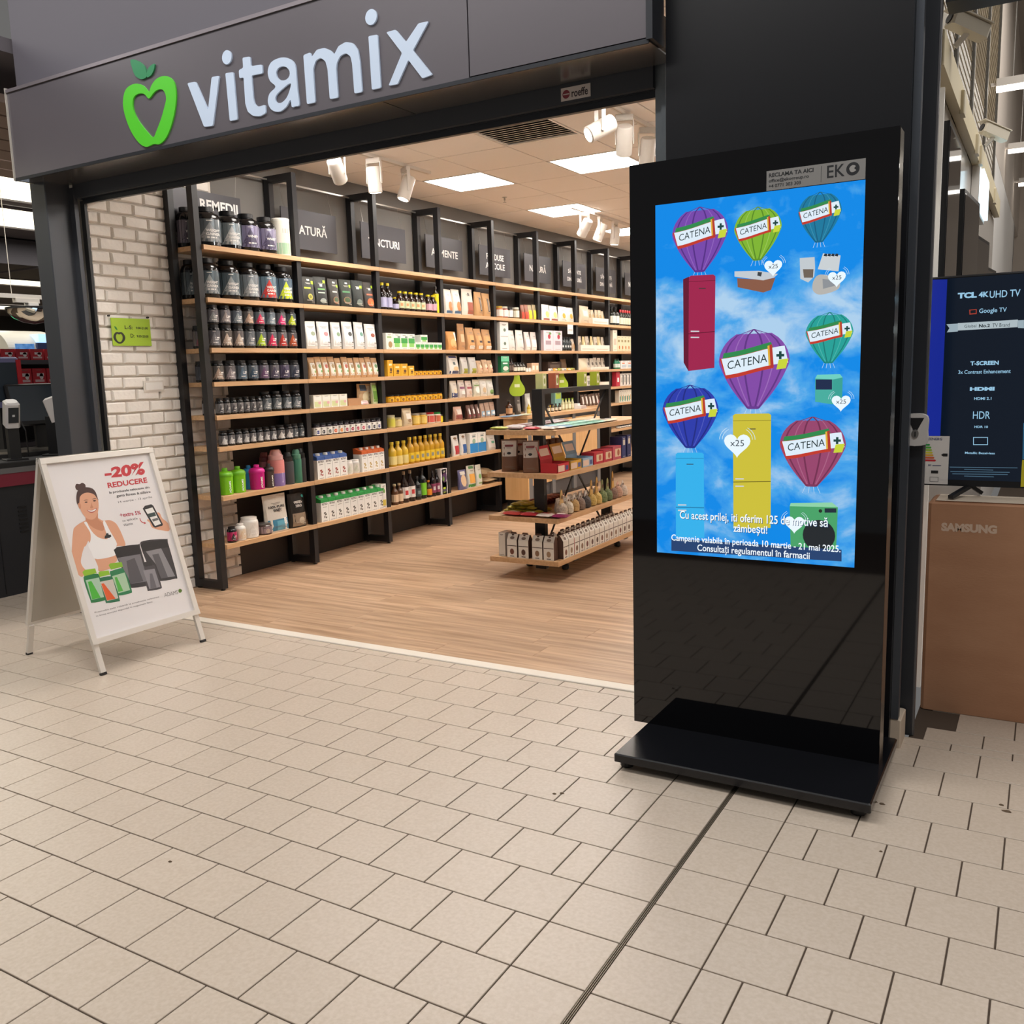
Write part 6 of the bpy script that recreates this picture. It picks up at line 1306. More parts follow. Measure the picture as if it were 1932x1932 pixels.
# shelf two: flat packs, small packets, net bags with long headers
x_ = gx0 + .07
for i, (c, w_p, ds) in enumerate((('c23a3e', .15, 'red and white snack pack lying at the shelf end'), ('b83240', .13, 'crimson snack pack with pale figures'), ('dcd2cc', .12, 'white snack pack with red edge'), ('8a2a5a', .12, 'plum snack pack with white stripe'))):
    put('snack_pack', ds, 'snack pack', pillow, dict(w=w_p * .98, h=.11, d=.028, c=c, prints=(('e8dcd6' if i != 2 else 'c23a3e', -.5, .5, -.4, .2),)), (x_ + .015 + w_p / 2, gy0 + .062, GZ[1] + .0006), -math.pi / 2 + (.12 if i % 2 else -.1), '', 'snack packs on the gondola'); x_ += w_p - .006
k_ = 0
for lay_ in range(3):
    for a in range(4 - lay_):
        for b_ in range(3):
            k_ += 1
            put('candy_packet', 'small yellow-green candy packet in the loose pile', 'packet', pillow, dict(w=.075, h=.055, d=.022, c=('b8a83a', 'a89a30', 'c4b04a')[k_ % 3], prints=(('e0d48a', -.4, .4, -.3, .3),)), (gx0 + .05 + a * .078 + lay_ * .03, gy0 + .19 + b_ * .066, GZ[1] + .001 + lay_ * .0225), -math.pi / 2 + random.uniform(-.3, .3), '', 'candy packets piled on the gondola')
for lay_ in range(3):
    for b_ in range(7):
        put('fruit_bar', 'dark red fruit bar stacked behind the post', 'bar', pillow, dict(w=.13, h=.05, d=.02, c=('8a3434', '9a4038', '7a2a30')[(b_ + lay_) % 3], prints=(('d8b0a0', -.3, .3, -.3, .3),)), (gx0 + .12 + lay_ * .01, gy0 + .44 + b_ * .052, GZ[1] + .001 + lay_ * .0205), -math.pi / 2 + .06, '', 'fruit bars stacked on the gondola')
def net_bag(w, h, c='c9b59a', hd='d8ac6c', hh=.55):
    r = w / 2; hb = h * (1 - hh)
    return [('bag', MB().lathe([(r * .7, 0), (r, .1 * hb), (r * 1.02, .5 * hb), (r * .85, .8 * hb), (r * .4, hb)], 12), [mat('nuts_' + c, c, .35, bump=.9, scale=70, var=.25)], True),
            ('header', MB().add([(.004, -r * .62, hb * .85), (.004, r * .62, hb * .85), (.002, 0.012, h * .93), (.002, 0, h), (.002, -.012, h * .93), (-.004, -r * .62, hb * .85), (-.004, r * .62, hb * .85), (-.002, .012, h * .93), (-.002, 0, h), (-.002, -.012, h * .93)], [(0, 1, 2, 3, 4), (9, 8, 7, 6, 5), (0, 5, 6, 1), (1, 6, 7, 2), (2, 7, 8, 3), (3, 8, 9, 4), (4, 9, 5, 0)]), [PA(hd)], False), ('tag_hole', MB().prism([(.011 * math.cos(k), h * .7 + .015 * math.sin(k)) for k in [i * .6283 for i in range(10)]], lambda a, b, d: (.0055 - d, a, b), .001), [flat('6a4a34')], False)]
nb = [('cbb9a4', 'd3b078', .52, 'tall-headed bag of pale nuts'), ('d6cbb8', 'dcd6cc', .3, 'round bag of white nuts'), ('c9a46a', 'd8d0c4', .3, 'round bag of golden nuts'), ('8a7466', 'cfc8c0', .3, 'round bag of brown beans'), ('4a4444', 'd0ccc6', .3, 'round bag of black beans'), ('d0b060', 'd0a864', .55, 'tall-headed bag of yellow seeds'), ('d8b86a', 'd2aa66', .58, 'tallest tan-headed bag of seeds'), ('7a8a58', '8a9268', .5, 'green bag with long thread header'), ('6a7a50', '98a070', .5, 'darker green bag with long header'), ('8a6a5a', 'd0a45c', .6, 'bag with yellow keyhole header'), ('c9a08a', 'd8b0a0', .3, 'pinkish round bag'), ('d8c8b8', 'dcd4cc', .3, 'cream round bag at the far end')]
yb_ = gy0 + .16
for i, (c, hd, hh, ds) in enumerate(nb):
    hgt = .085 / (1 - hh); put('nut_bag', ds + ' on gondola second shelf', 'nut bag', net_bag, dict(w=.078, h=round(hgt, 3), c=c, hd=hd, hh=hh), (gx1 - .05, yb_, GZ[1] + .0006), 0, '', 'nut bags along the gondola shelf'); yb_ += .094
for i in range(8):
    put('candy_bag', 'small clear candy bag with white tag', 'candy bag', pouch, dict(w=.07, h=.10, d=.05, body='c9bfb4', prints=(('r', 'efeae2', -.5, .5, .55, .85), ('c', '6a4438', 0, .28, .6, .2))), (gx1 - .15, gy0 + .30 + .09 * i, GZ[1] + .0006), 0, 'behind the nut bags', 'candy bags on the gondola')
# shelf three: cellophane bags, open display cartons, boxes
for i, (x, y, ds) in enumerate(((gx0 + .13, gy0 + .09, 'cellophane bag of brown crisps with white header'), (gx0 + .315, gy0 + .06, 'cellophane bag of brown crisps with grey header, by the post'), (gx0 + .13, gy0 + .21, 'cellophane bag of brown crisps set further back'))):
    put('crisp_bag', ds, 'crisp bag', pouch, dict(w=.125, h=.225, d=.085, body='7a5a4a', prints=(('r', ('e2dcd4', 'c4b8b0', 'd2c8be')[i], -.86, .86, .48, .96), ('r', '8a3a3a', -.5, .5, .78, .84, 1), ('c', '2a2422', 0, .58, .25, .04, 1))), (x, y, GZ[2] + .0006), -math.pi / 2 + .35, '', 'crisp bags on the gondola')
def display(w, h, d, c='c2303a', bar='b03a34', lidc=None):
    mb = MB(); t = .003
    mb.box(-d / 2, d / 2, -w / 2, w / 2, 0, t).box(d / 2 - t, d / 2, -w / 2, w / 2, t, h).box(-d / 2, -d / 2 + t, -w / 2, w / 2, t, h * 1.4).box(-d / 2, d / 2, -w / 2, -w / 2 + t, t, h * 1.1).box(-d / 2, d / 2, w / 2 - t, w / 2, t, h * 1.1)
    lid = MB().loft([[(-d / 2, -w / 2, h * 1.4), (-d / 2, w / 2, h * 1.4), (-d / 2 + t, w / 2, h * 1.4), (-d / 2 + t, -w / 2, h * 1.4)], [(-d * .75, -w / 2, h * 2.9), (-d * .75, w / 2, h * 2.9), (-d * .75 + t, w / 2, h * 2.9), (-d * .75 + t, -w / 2, h * 2.9)]])
    pr = MB(); pr.add([(d / 2 + .0008, -w * .45, h * .12), (d / 2 + .0008, w * .1, h * .12), (d / 2 + .0008, w * .1, h * .8), (d / 2 + .0008, -w * .45, h * .8)], [(0, 1, 2, 3)], 0).add([(d / 2 + .0009, w * .18, h * .2), (d / 2 + .0009, w * .42, h * .2), (d / 2 + .0009, w * .42, h * .7), (d / 2 + .0009, w * .18, h * .7)], [(0, 1, 2, 3)], 1)
    pr.add([(-d * .56 + t, -w * .38, h * 1.8), (-d * .56 + t, w * .38, h * 1.8), (-d * .70 + t, w * .38, h * 2.6), (-d * .70 + t, -w * .38, h * 2.6)], [(0, 1, 2, 3)], 0)
    bars = [('bar', pillow(.9 * d, .8 * w / 5, .02, bar)[0][1], [FO(bar)], True)]
    out = [('tray', mb, [PA(c)], False), ('raised_lid', lid, [PA(lidc or c)], False), ('label_print', pr, [flat('e4c8b4'), flat('3a4a8a')], False)]
    for i in range(5):
        q = pillow(.9 * d, .85 * w / 5, .02, bar)[0][1]; q.v = [(y, -w / 2 + w * (i + .5) / 5 + x, z_ + h * .55) for x, y, z_ in q.v]; out.append(('bar', q, [FO(bar)], True))
    return out
for y, c, bar, lc, ds in ((gy0 + .14, 'c8303a', '9a2a34', None, 'red open display carton of wrapped bars'), (gy0 + .33, 'd2a23a', 'cfc8a0', 'c08a34', 'yellow open display carton of wrapped bars'), (gy0 + .52, '9ab8d0', 'a8c0d4', '8aa4b8', 'pale blue open display carton of wrapped bars')):
    put('display_carton', ds, 'carton', display, dict(w=.17, h=.06, d=.13, c=c, bar=bar, lidc=lc), (gx1 - .085, y, GZ[2] + .0006), 0, 'on the gondola', 'open display cartons on the gondola')
for i, (y, c, hh, ds) in enumerate(((.70, 'c22f3c', .085, 'red biscuit box with peach picture'), (.86, 'b82c40', .09, 'crimson biscuit box beside the peach one'), (1.03, 'c65a6a', .10, 'rose biscuit box'), (1.16, '2f3a72', .16, 'upright navy biscuit box'), (1.26, '2a3468', .165, 'second upright navy biscuit box'))):
    put('biscuit_box', ds, 'box', box, dict(w=.15 if i < 3 else .07, h=hh, d=.10, c=c, prints=(('r', 'e0c8a8', -.5, .9, .2, .8), ('c', 'b05a3a', .3, .5, .3, .25, 1)) if i < 3 else (('r', 'd8d4c4', -.5, .6, .6, .85),)), (gx1 - .07, gy0 + y, GZ[2] + .0006), 0, 'on the gondola', 'biscuit boxes on the gondola')
for i in range(4):
    put('biscuit_box', 'brown biscuit packet standing behind the display cartons', 'box', box, dict(w=.07, h=.18, d=.05, c='7a5440', prints=(('r', '9a7460', -.6, .6, .2, .8),)), (gx0 + .16, gy0 + .42 + .1 * i, GZ[2] + .0006), 0, '', 'biscuit packets on the gondola')
# top shelf: bars and sachets laid flat in rows
cols = [('a8ac3a', 'yellow-green'), ('6a4a3c', 'brown'), ('c23440', 'red'), ('dcd8d4', 'white'), ('6a9ac0', 'blue'), ('7ac0a8', 'mint'), ('86c4ae', 'pale mint')]
for i, (c, nm, w_p) in enumerate((('9aa02a', 'olive', .15), ('5c4034', 'dark brown', .13), ('c03440', 'bright red', .12), ('d8cfc8', 'off-white', .10))):
    put('protein_bar', nm + ' protein bar on the near end of gondola top', 'bar', pillow, dict(w=w_p * .97, h=.06, d=.022, c=c, prints=(('efe6da', -.4, .3, -.3, .3),)), (gx0 + .08 + i * .125, gy0 + .05, GZ[3] + .0006), -math.pi / 2 + .05, '', 'bars laid out on the gondola top')
for r_ in range(9):
    c, nm = [('dcd8d4', 'white'), ('8ab4d0', 'sky blue'), ('9cccbc', 'mint'), ('9cccbc', 'mint'), ('86bca8', 'sea green'), ('86bca8', 'sea green'), ('9cccbc', 'mint'), ('dcc8a8', 'sand'), ('dcc8a8', 'sand')][r_]
    for q in range(2):
        put('protein_bar', '%s sachet lying %s on the gondola top' % (nm, 'by the aisle edge' if q else 'in the inner row'), 'bar', pillow, dict(w=.12, h=.105, d=.02, c=c, prints=(('6aa08c' if 'mint' in nm or 'green' in nm else 'b0b8c0', -.5, .5, -.5, -.1),)), (gx1 - .075 - (0 if q else .13), gy0 + .16 + r_ * .108, GZ[3] + .0006), math.pi / 2, '', 'bars laid out on the gondola top')
for r_ in range(8):
    put('chocolate_bar', 'silver and brown chocolate bar at the back of gondola top', 'bar', pillow, dict(w=.15, h=.09, d=.024, c=('b0a8a8', '6a3a38', 'a89aa0')[r_ % 3], prints=(('e2dcd8', -.5, .4, -.4, .3),)), (gx0 + .12, gy0 + .20 + r_ * .095, GZ[3] + .0006), math.pi / 2 + .05, '', 'bars laid out on the gondola top')
for px, c, ds in ((1021, 'c9cc8c', 'pale green tea box standing on the gondola top bar, first'), (1045, 'a85a40', 'terracotta tea box standing on the gondola top bar'), (1098, 'b4bc4a', 'lime and white tea box standing on the gondola top bar'), (1122, 'a6b42c', 'bright lime tea box standing on the gondola top bar')):
    put('tea_box', ds, 'tea box', box, dict(w=.055, h=.105, d=.055, c=c, prints=(('r', 'e6e2cc', -.6, .5, .2, .85), ('c', '8a9a3a', 0, .5, .4, .2, 1))), (gxc, y_for(px, gxc, 1.287), 1.2876), 0, '', 'tea boxes on the gondola top bar')
# ================================================================ things on the oak counter
cz = .970
def cnt(px, builder, name, ds, cat, kw, x=-3.52): put(name, ds, cat, builder, kw, (x, y_for(px, x, cz), cz + .0006), 0, 'on the oak counter', 'goods on the oak counter', True)
cnt(961, bottle, 'syrup_bottle', 'brown medicine bottle with paper label', 'syrup bottle', dict(w=.07, h=.15, c='4a2c1c', cap='26201c', lab='c99a70'), -3.62)
cnt(977, pouch, 'snack_pouch', 'dark pouch with grey panel', 'pouch', dict(w=.10, h=.19, d=.05, body='4a4440', prints=(('r', '8a857e', -.6, .6, .2, .6),)), -3.66)
cnt(996, pouch, 'snack_pouch', 'silver-grey pouch with pale label', 'pouch', dict(w=.11, h=.21, d=.05, body='b4b4ae', prints=(('r', 'dcdcd4', -.5, .5, .3, .8),)), -3.70)
cnt(998, bottle, 'oil_bottle', 'small yellow oil bottle', 'oil bottle', dict(w=.04, h=.11, c='c4a83a', cap='e0d8b0', lab='e2d27a'))
for i, px in enumerate((950, 966, 984)): put('magazine_pack', ('blue leaflet pack lying flat', 'pale blue leaflet pack lying flat', 'cream leaflet pack lying flat')[i], 'leaflet pack', pillow, dict(w=.16, h=.12, d=.018, c=('7a9ac0', 'a8c4dc', 'd8d8c0')[i]), (-3.47, y_for(px, -3.47, cz) + .06, cz + .0006), .1, 'on the oak counter', 'goods on the oak counter', True)
cnt(1040, glass_jar, 'spread_jar', 'yellow jar with dark lid', 'jar', dict(w=.06, h=.075, fill='d8b02a', lab='e2c02c', lid='3a3a34'), -3.60)
cnt(1050, box, 'tea_box', 'teal display box behind the drop bottles', 'tea box', dict(w=.16, h=.19, d=.05, c='7aa8a4', prints=(('r', 'a8c43a', -.8, .8, .6, .95),)), -3.80)
for i in range(4): cnt(1035 + 7 * i, bottle, 'dropper_bottle', 'amber dropper bottle', 'bottle', dict(w=.035, h=.085, c='3a2c1c', cap='1c1c1e', lab='e2dcc8', neck=.5))
for i in range(4): cnt(1062 + 6 * i, bottle, 'dropper_bottle', 'taller dropper bottle with green cap', 'bottle', dict(w=.038, h=.125, c='c4c49a', cap='8fb43a', lab='e6e2c4', neck=.5), -3.55)
cnt(1085, box, 'paper_box', 'white paper box beside the stack of leaflets', 'box', dict(w=.06, h=.06, d=.10, c='e6e2de'), -3.56)
for i in range(3): put('leaflet_stack', 'white leaflet stack', 'leaflets', box, dict(w=.16 - .02 * i, h=.012, d=.12, c='dcd6d2', prints=(('r', 'b08a80', -.9, .9, .3, .6),)), (-3.52, y_for(1088, -3.52, cz) + .06 - .0 + .0 * i, cz + .0006 + .0125 * i), 0, 'on the oak counter', 'goods on the oak counter', True)
# pear-shaped hanging signs and a price card
def pear(px, py, X, ds, s=1.0):
    c = at_x(px, py, X); o = empty('pear_sign', c, -.75, ds, 'sign', 'green pear signs hung from the shelving')
    pts = spline([(0, .115), (.028, .10), (.034, .06), (.055, .02), (.082, -.03), (.078, -.08), (.045, -.108), (0, -.112), (-.045, -.108), (-.078, -.08), (-.082, -.03), (-.055, .02), (-.034, .06), (-.028, .10)], 3)
    MB().prism([(a * s, b * s) for a, b in pts], lambda a, b, d: (.002 - d, a, b), .004).build('pear', mat('lime_card', 'a3bf2b', .5), o, fix=True)
    MB().prism([(-.028 * s, -.02 * s), (.028 * s, -.02 * s), (.028 * s, .012 * s), (-.028 * s, .012 * s)], lambda a, b, d: (.0028 - d, a, b), .0006).build('label_print', flat('e4eac0'), o)
    MB().tube((0, 0, .11 * s), (0, 0, LV[3] - TH - c.z), .001, 4).build('string', M_white, o)
pear(975.5, 727, -3.70, 'lime pear-shaped card hung above the oak counter'); pear(1060, 719, -3.74, 'lime pear-shaped card half hidden behind the gondola boxes', .9)
pc = at_x(1076, 621, -3.679); o = empty('price_card', pc, 0, 'white price card clipped under the second shelf', 'price card'); MB().box(-.001, .001, -.07, .07, -.055, .05).build('card', flat('ece8e2'), o); MB().box(.0012, .0016, -.05, .05, -.02, .0).build('label_print', flat('c9c4bc'), o); MB().box(-.002, .002, -.02, .02, .05, LV[1] - TH - pc.z).build('clip', M_steel, o)
# ================================================================ supermarket checkout beyond the left column
M_dgrey = mat('desk_dark', '24252a', .5, var=.05, scale=2); M_redb = mat('desk_red', '7d2236', .45); M_topg = mat('desk_top', '6d6c6e', .4, metal=.2); M_belt = mat('belt_black', '1b1b1d', .5)
M_mall = mat('mall_ceiling_grey', '6f6a70', .8); M_far = mat('far_dark_wall', '3a383c', .9, var=.1, scale=.7); M_lit = mat('mall_lit_panel', 'ffffff', .5, emit='fff8dc', es=1.9)
struct('ceiling_mall', MB().box(-24, -4.25, -4, 18, 3.32, 3.4), M_mall)
struct('wall_far_left', MB().box(-24.1, -24, -4, 18, 0, 3.4).box(-24, -4.2, 18, 18.1, 0, 3.4), M_far)
struct('floor_market', MB().box(-24, -12, -4, 18, -.05, -.002).box(-12, -4.2, 9, 18, -.05, -.002), mat('market_floor', 'a89a8c', .4))
for i, (a, b_, ds) in enumerate(((-8.22, -7.13, 'widest lit ceiling strip, next to the fascia corner'), (-9.80, -8.64, 'second lit ceiling strip beyond the fascia corner'), (-14.1, -13.05, 'third lit ceiling strip, above the dark duct'), (-15.95, -15.0, 'fourth lit ceiling strip, above the mirror dome'), (-21.5, -20.4, 'farthest thin lit ceiling strip'))):
    o = empty('lit_ceiling_strip', ((a + b_) / 2, 4, 3.31), 0, ds, 'light', 'long lit strips in the supermarket ceiling')
    h_ = (b_ - a) / 2
    MB().box(-h_, h_, -7, 9, -.012, 0).build('diffuser', M_lit, o); MB().box(-h_ - .04, -h_, -7, 9, -.03, .0).box(h_, h_ + .04, -7, 9, -.03, .0).build('frame', M_mall, o)
# dark duct and rails under that ceiling
o = empty('ceiling_duct', (-11.3, 5, 3.0), 0, 'dark ventilation duct between the lit ceiling strips', 'duct'); MB().box(-.9, .6, -6, 8, -.02, .3).build('casing', mat('duct_dark', '4a464d', .6), o)
for k in range(9): MB().box(-.92, .62, -6 + 1.6 * k, -5.96 + 1.6 * k, -.04, -.02).build('joint', M_mall, o)
o = empty('brown_soffit', (-5.4, 1.0, 3.1), 0, 'brownish slatted soffit left of the fascia', 'soffit'); 
for k in range(7): MB().box(-1.0 + .28 * k, -.75 + .28 * k, -2.2, 1.6, .0, .05).build('slat', mat('soffit_brown', '8d7a70', .7), o)
# checkout desk
dk = empty('checkout_desk', (0, 0, 0), 0, 'dark checkout desk with a red band, left of the shop', 'desk')
MB().box(-5.75, -4.985, .55, 3.6, 0.0, .745).build('body', M_dgrey, dk); MB().box(-5.75, -4.972, .54, 3.62, .745, .832).build('red_band', M_redb, dk)
MB().box(-5.76, -4.968, .53, 3.63, .832, .868).build('edge_rail', M_topg, dk); MB().cbox(-5.70, -4.985, .55, 3.6, .868, .905, .006).build('worktop', M_belt, dk)
MB().box(-4.984, -4.981, 1.155, 1.16, .02, .73).build('panel_joint', M_black, dk)
for k in range(7): MB().box(-4.984, -4.979, 1.30, 1.36, .42 + .028 * k, .43 + .028 * k).build('vent_slit', M_black, dk)
MB().box(-5.62, -5.30, .6, 2.4, .905, .935).build('conveyor', mat('conveyor', '2a2a2c', .35), dk)
for k in range(5): MB().box(-5.62 + .065 * k, -5.60 + .065 * k, .7, 2.6, .936, .95).build('roller', M_steel, dk)
def terminal(px, py, X, ds, rz, tilt, s=1.0):
    c = at_x(px, py, X); o = empty('payment_terminal', (c.x, c.y, .9055), rz, ds, 'card terminal', 'payment terminals on the checkout desk')
    h = c.z - .9055
    MB().box(-.035, .035, -.035, .035, 0, h - .05).build('post', M_black, o); MB().cbox(-.07, .07, -.07, .07, 0, .012, .004).build('base', M_black, o)
    t_ = MB().cbox(-.05 * s, .05 * s, -.045 * s, .045 * s, -.09 * s, .09 * s, .012).build('handset', mat('terminal_white', 'dcd8d8', .35), o, loc=(.03, 0, h)); t_.rotation_euler = (0, tilt, 0)
    q = MB().box(.050 * s, .053 * s, -.032 * s, .032 * s, -.05 * s, .06 * s).build('screen', mat('terminal_screen', '2c3036', .2), t_)
    MB().box(.0532 * s, .0536 * s, -.008 * s, .008 * s, -.005 * s, .01 * s).build('icon', flat('c9ccd0'), t_)
    MB().path([(.02, .04, h - .02), (.06, .07, h - .12), (.03, .08, .02)], .005, 5).build('cable', M_black, o)
    return o
terminal(19, 780, -5.12, 'white card terminal on a black post, at the picture edge', -.3, .35)
tr = terminal(97, 772, -5.2, 'grey card terminal with red tag, beside the column', .5, -.3)
q = at_x(88, 820, -5.15); MB().prism(spline([(-.03, .05), (.03, .055), (.025, -.03), (-.005, -.06), (-.03, -.03)], 3), lambda a, b, d: (q.x - tr.location.x + .06 - d, a + q.y - tr.location.y, b + q.z - tr.location.z), .003).build('red_tag', flat('c23a3a'), tr, fix=True)
# tilted monitor and blue monitor
c = at_x(72, 768, -5.55); o = empty('cash_monitor', (c.x, c.y, .952), -.35, 'tilted black cash register monitor behind the terminals', 'monitor')
mo = MB().cbox(-.02, .02, -.21, .21, -.16, .16, .008).build('housing', M_black, o, loc=(0, 0, c.z - .93)); mo.rotation_euler = (0, -.35, .15); MB().box(.0205, .0215, -.19, .19, -.135, .14).build('screen', mat('monitor_glass', '39434e', .12), mo)
MB().box(-.03, .03, -.04, .04, 0, c.z - .97).build('stand', M_black, o)
c = at_x(2, 720, -5.7); o = empty('blue_monitor', (c.x, c.y, .936), 0, 'blue-rimmed monitor cut by the left picture edge', 'monitor'); MB().cbox(-.02, .02, -.19, .14, -.2, .18, .01).build('housing', mat('lilac_plastic', '7d7ca8', .4), o, loc=(0, 0, c.z - .936)); MB().box(.0205, .022, -.17, .115, -.15, .14).build('screen', mat('monitor_dark', '3d4650', .2), o, loc=(0, 0, c.z - .936)); MB().box(-.03, .03, -.05, .05, 0, c.z - 1.13).build('stand', M_black, o); MB().box(.021, .03, .115, .15, -.1, .16).build('red_strip', flat('c8303a'), o, loc=(0, 0, c.z - .936))
# impulse rack with red sweets
rk = empty('impulse_rack', (0, 0, 0), 0, 'dark impulse rack of red sweet packs behind the checkout', 'rack')
XK = -6.2; Yk0, Yk1 = 1.75, 2.75
MB().box(XK - .4, XK - .37, Yk0, Yk1, 0, 1.72).build('back_panel', M_dgrey, rk)
for zt in (.95, 1.17, 1.42, 1.62): MB().box(XK - .37, XK, Yk0, Yk1, zt - .035, zt).build('shelf', mat('rack_shelf', '4c4c52', .5), rk)
for zt, yy in ((1.42, 2.26), (1.42, 2.42), (1.17, 2.12)): MB().box(XK + .0004, XK + .002, yy, yy + .08, zt - .055, zt + .002).build('price_ticket', flat('e6e4e8'), rk)
SW = [('c0303c', 'red'), ('b02a3a', 'crimson'), ('d8d0d4', 'white and red'), ('3a4468', 'navy')]
for zi, (zt, hh) in enumerate(((1.42, .13), (1.62, .09), (1.17, .16))):
    for i in range(7):
        c, nm = SW[(i + zi) % 3] if i < 4 else SW[3 if zi == 2 else 0]
        put('sweet_pack', '%s sweet pack' % nm, 'sweet pack', box, dict(w=.115, h=hh, d=.1, c=c, prints=(('r', 'dcb8bc', -.7, .7, .15, .3), ('r', 'e6d8dc', -.4, .7, .5, .7), ('c', 'e9e4e4', .3, .5, .3, .2))), (XK - .08, 1.86 + .125 * i, zt + .0006), 0, 'on the impulse rack', 'sweet packs on the impulse rack', True)
# arched drinks cooler top
cl = empty('arched_cooler', (0, 0, 0), 0, 'arched drinks cooler with blue picture panel behind the rack', 'cooler')
XC = -6.95; a0, a1 = at_x(20, 672, XC), at_x(72, 672, XC); yc0, yc1 = a0.y, a1.y + .22; zc0 = a0.z
R_ = .30
arch = [(R_ * math.cos(math.pi * k / 14 / 2), R_ * .8 * math.sin(math.pi * k / 14 / 2)) for k in range(15)]
MB().loft([[(XC - R_, y, zc0 - .02)] + [(XC - R_ + a, y, zc0 + b_) for a, b_ in arch] for y in (yc0, yc1)]).build('hood', mat('cooler_hood', 'c9c6bc', .35), cl, fix=True)
MB().box(XC - .6, XC, yc0, yc1, 0, zc0 - .02).build('cabinet', M_dgrey, cl)
MB().box(XC + .001, XC + .006, yc0 + .05, yc1 - .25, zc0 - .02, zc0 + .11).build('picture_panel', mat('cooler_blue', '2a5a9a', .4, emit='3a78c0', es=.5, var=.6, scale=14, c2='9ccaf0'), cl)
MB().box(XC - .02, XC + .008, yc1 - .22, yc1 + .02, zc0 - .02, zc0 + .12).build('end_panel', flat('33406a'), cl); MB().box(XC - .2, XC + .004, yc1 - .2, yc1 + .01, zc0 + .125, zc0 + .2).build('lit_end', mat('cooler_lit', 'bfe0ff', .4, emit='a8d4ff', es=1.0), cl)
# mirror dome and its rail
rr_ = at_x(0, 557, -7.6); r2 = at_x(82, 562, -7.6)
mr_ = empty('mirror_dome', at_x(62, 582, -7.6), 0, 'half-dome security mirror hung from a white rail', 'mirror')
MB().lathe([(.02, -.15), (.10, -.135), (.18, -.095), (.23, -.045), (.24, 0)], 24).build('dome', mat('mirror_chrome', 'c9c4c0', .06, metal=1.0), mr_, smooth=True); MB().lathe([(.245, -.01), (.245, .008), (.23, .01)], 24).build('rim', M_black, mr_, smooth=True)
zz_ = rr_.z - mr_.location.z
MB().box(-.02, .02, -1.0, .55, zz_ - .02, zz_ + .02).build('rail', M_spot, mr_); MB().box(-.03, .03, -.18, .06, zz_ - .06, zz_ - .02).build('clamp', M_spot, mr_); MB().box(-.04, .04, -.06, .04, .01, zz_ - .06).build('bracket', M_white, mr_)
for yy in (-.6, -.2, .35): MB().tube((0, yy, zz_ + .02), (0, yy, 3.3 - mr_.location.z), .003, 5).build('hanger', M_spot, mr_)
q = at_x(2, 643, -8.6); o = empty('exit_sign', q, 0, 'small green lit sign hanging at the picture edge', 'sign'); MB().box(-.02, .02, -.14, .05, -.05, .05).build('lit_box', mat('exit_green', '1fae6a', .4, emit='2fd08a', es=1.2), o); MB().tube((0, -.1, .05), (0, -.1, 3.3 - q.z), .002, 5).build('hanger', M_steel, o)
# far shelving shapes in the supermarket
for i, (x, y0_, y1_, h_) in enumerate(((-9.5, 3.0, 6.5, 1.55), (-12, 4.2, 9.5, 1.6))):
    o = empty('market_gondola', (x, y0_, 0), 0, ('nearer', 'farther')[i] + ' dark supermarket gondola far behind the checkout', 'gondola', 'far supermarket gondolas'); MB().box(-.4, .4, 0, y1_ - y0_, 0, h_).build('carcass', M_dgrey, o)
    for k in range(4): MB().box(.4, .42, 0, y1_ - y0_, .3 + .35 * k, .33 + .35 * k).build('shelf_edge', M_redb, o)

# ================================================================ electronics shop to the right
struct('wall_partition', MB().box(.602, .618, 1.5, 6.0, 0, 2.47), mat('partition_gloss', 'd6d0c8', .14))
struct('wall_far_right', MB().box(-1.5, 6, 12, 12.1, 0, 5), mat('far_wall_beige', 'cfc3b6', .85)); struct('ceiling_right', MB().box(.6, 6, 1.5, 12, 4.75, 4.85), mat('right_ceiling', 'b8aea3', .85))
struct('wall_upper_right', MB().box(-1.5, .6, 6.0, 12, 2.99, 4.85), mat('far_wall_beige', 'cfc3b6', .85))
struct('beam_right', MB().box(.684, 6, 1.29, 1.42, 2.60, 3.3), M_pier)
xw_ = at_y(1771, 300, 1.86).x
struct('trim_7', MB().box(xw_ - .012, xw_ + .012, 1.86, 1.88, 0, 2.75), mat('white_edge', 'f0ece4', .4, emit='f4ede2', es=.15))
tk = empty('cable_trunking', (0, 0, 0), 0, 'cream cable trunking running along the top of the partition', 'trunking')
MB().cbox(.62, .66, 1.55, 5.9, 2.475, 2.60, .004).build('channel', mat('cream_plastic', 'd9cba8', .5), tk)
for yy in (2.28, 3.2, 3.5, 5.0): MB().cbox(.655, .675, yy, yy + .09, 2.46, 2.56, .004).build('junction_box', mat('cream_plastic2', 'cfc3a6', .5), tk)
def cctv(y, ds, s):
    o = empty('security_camera', (.672, y, 2.60), 0, ds, 'camera', 'security cameras over the partition')
    b_ = MB().cbox(-.03, .03, -.09, .07, -.025, .03, .008).build('housing', mat('cctv_white', 'd8d0be', .4), o, loc=(.05, 0, .06)); b_.rotation_euler = (-.35, 0, -.9)
    MB().tube((0, -.07, 0), (0, -.095, 0), .02, 10).build('lens', M_black, b_); MB().box(-.034, .034, -.11, .07, .030, .035).build('visor', mat('cctv_white', 'd8d0be', .4), b_)
    MB().bar((0, 0, 0), (.05, 0, .05), .018, .018).build('bracket', M_white, o); o.scale = (s, s, s)
cctv(1.80, 'nearer cream security camera above the trunking', 1.0); cctv(3.75, 'farther cream security camera above the trunking', 1.0)
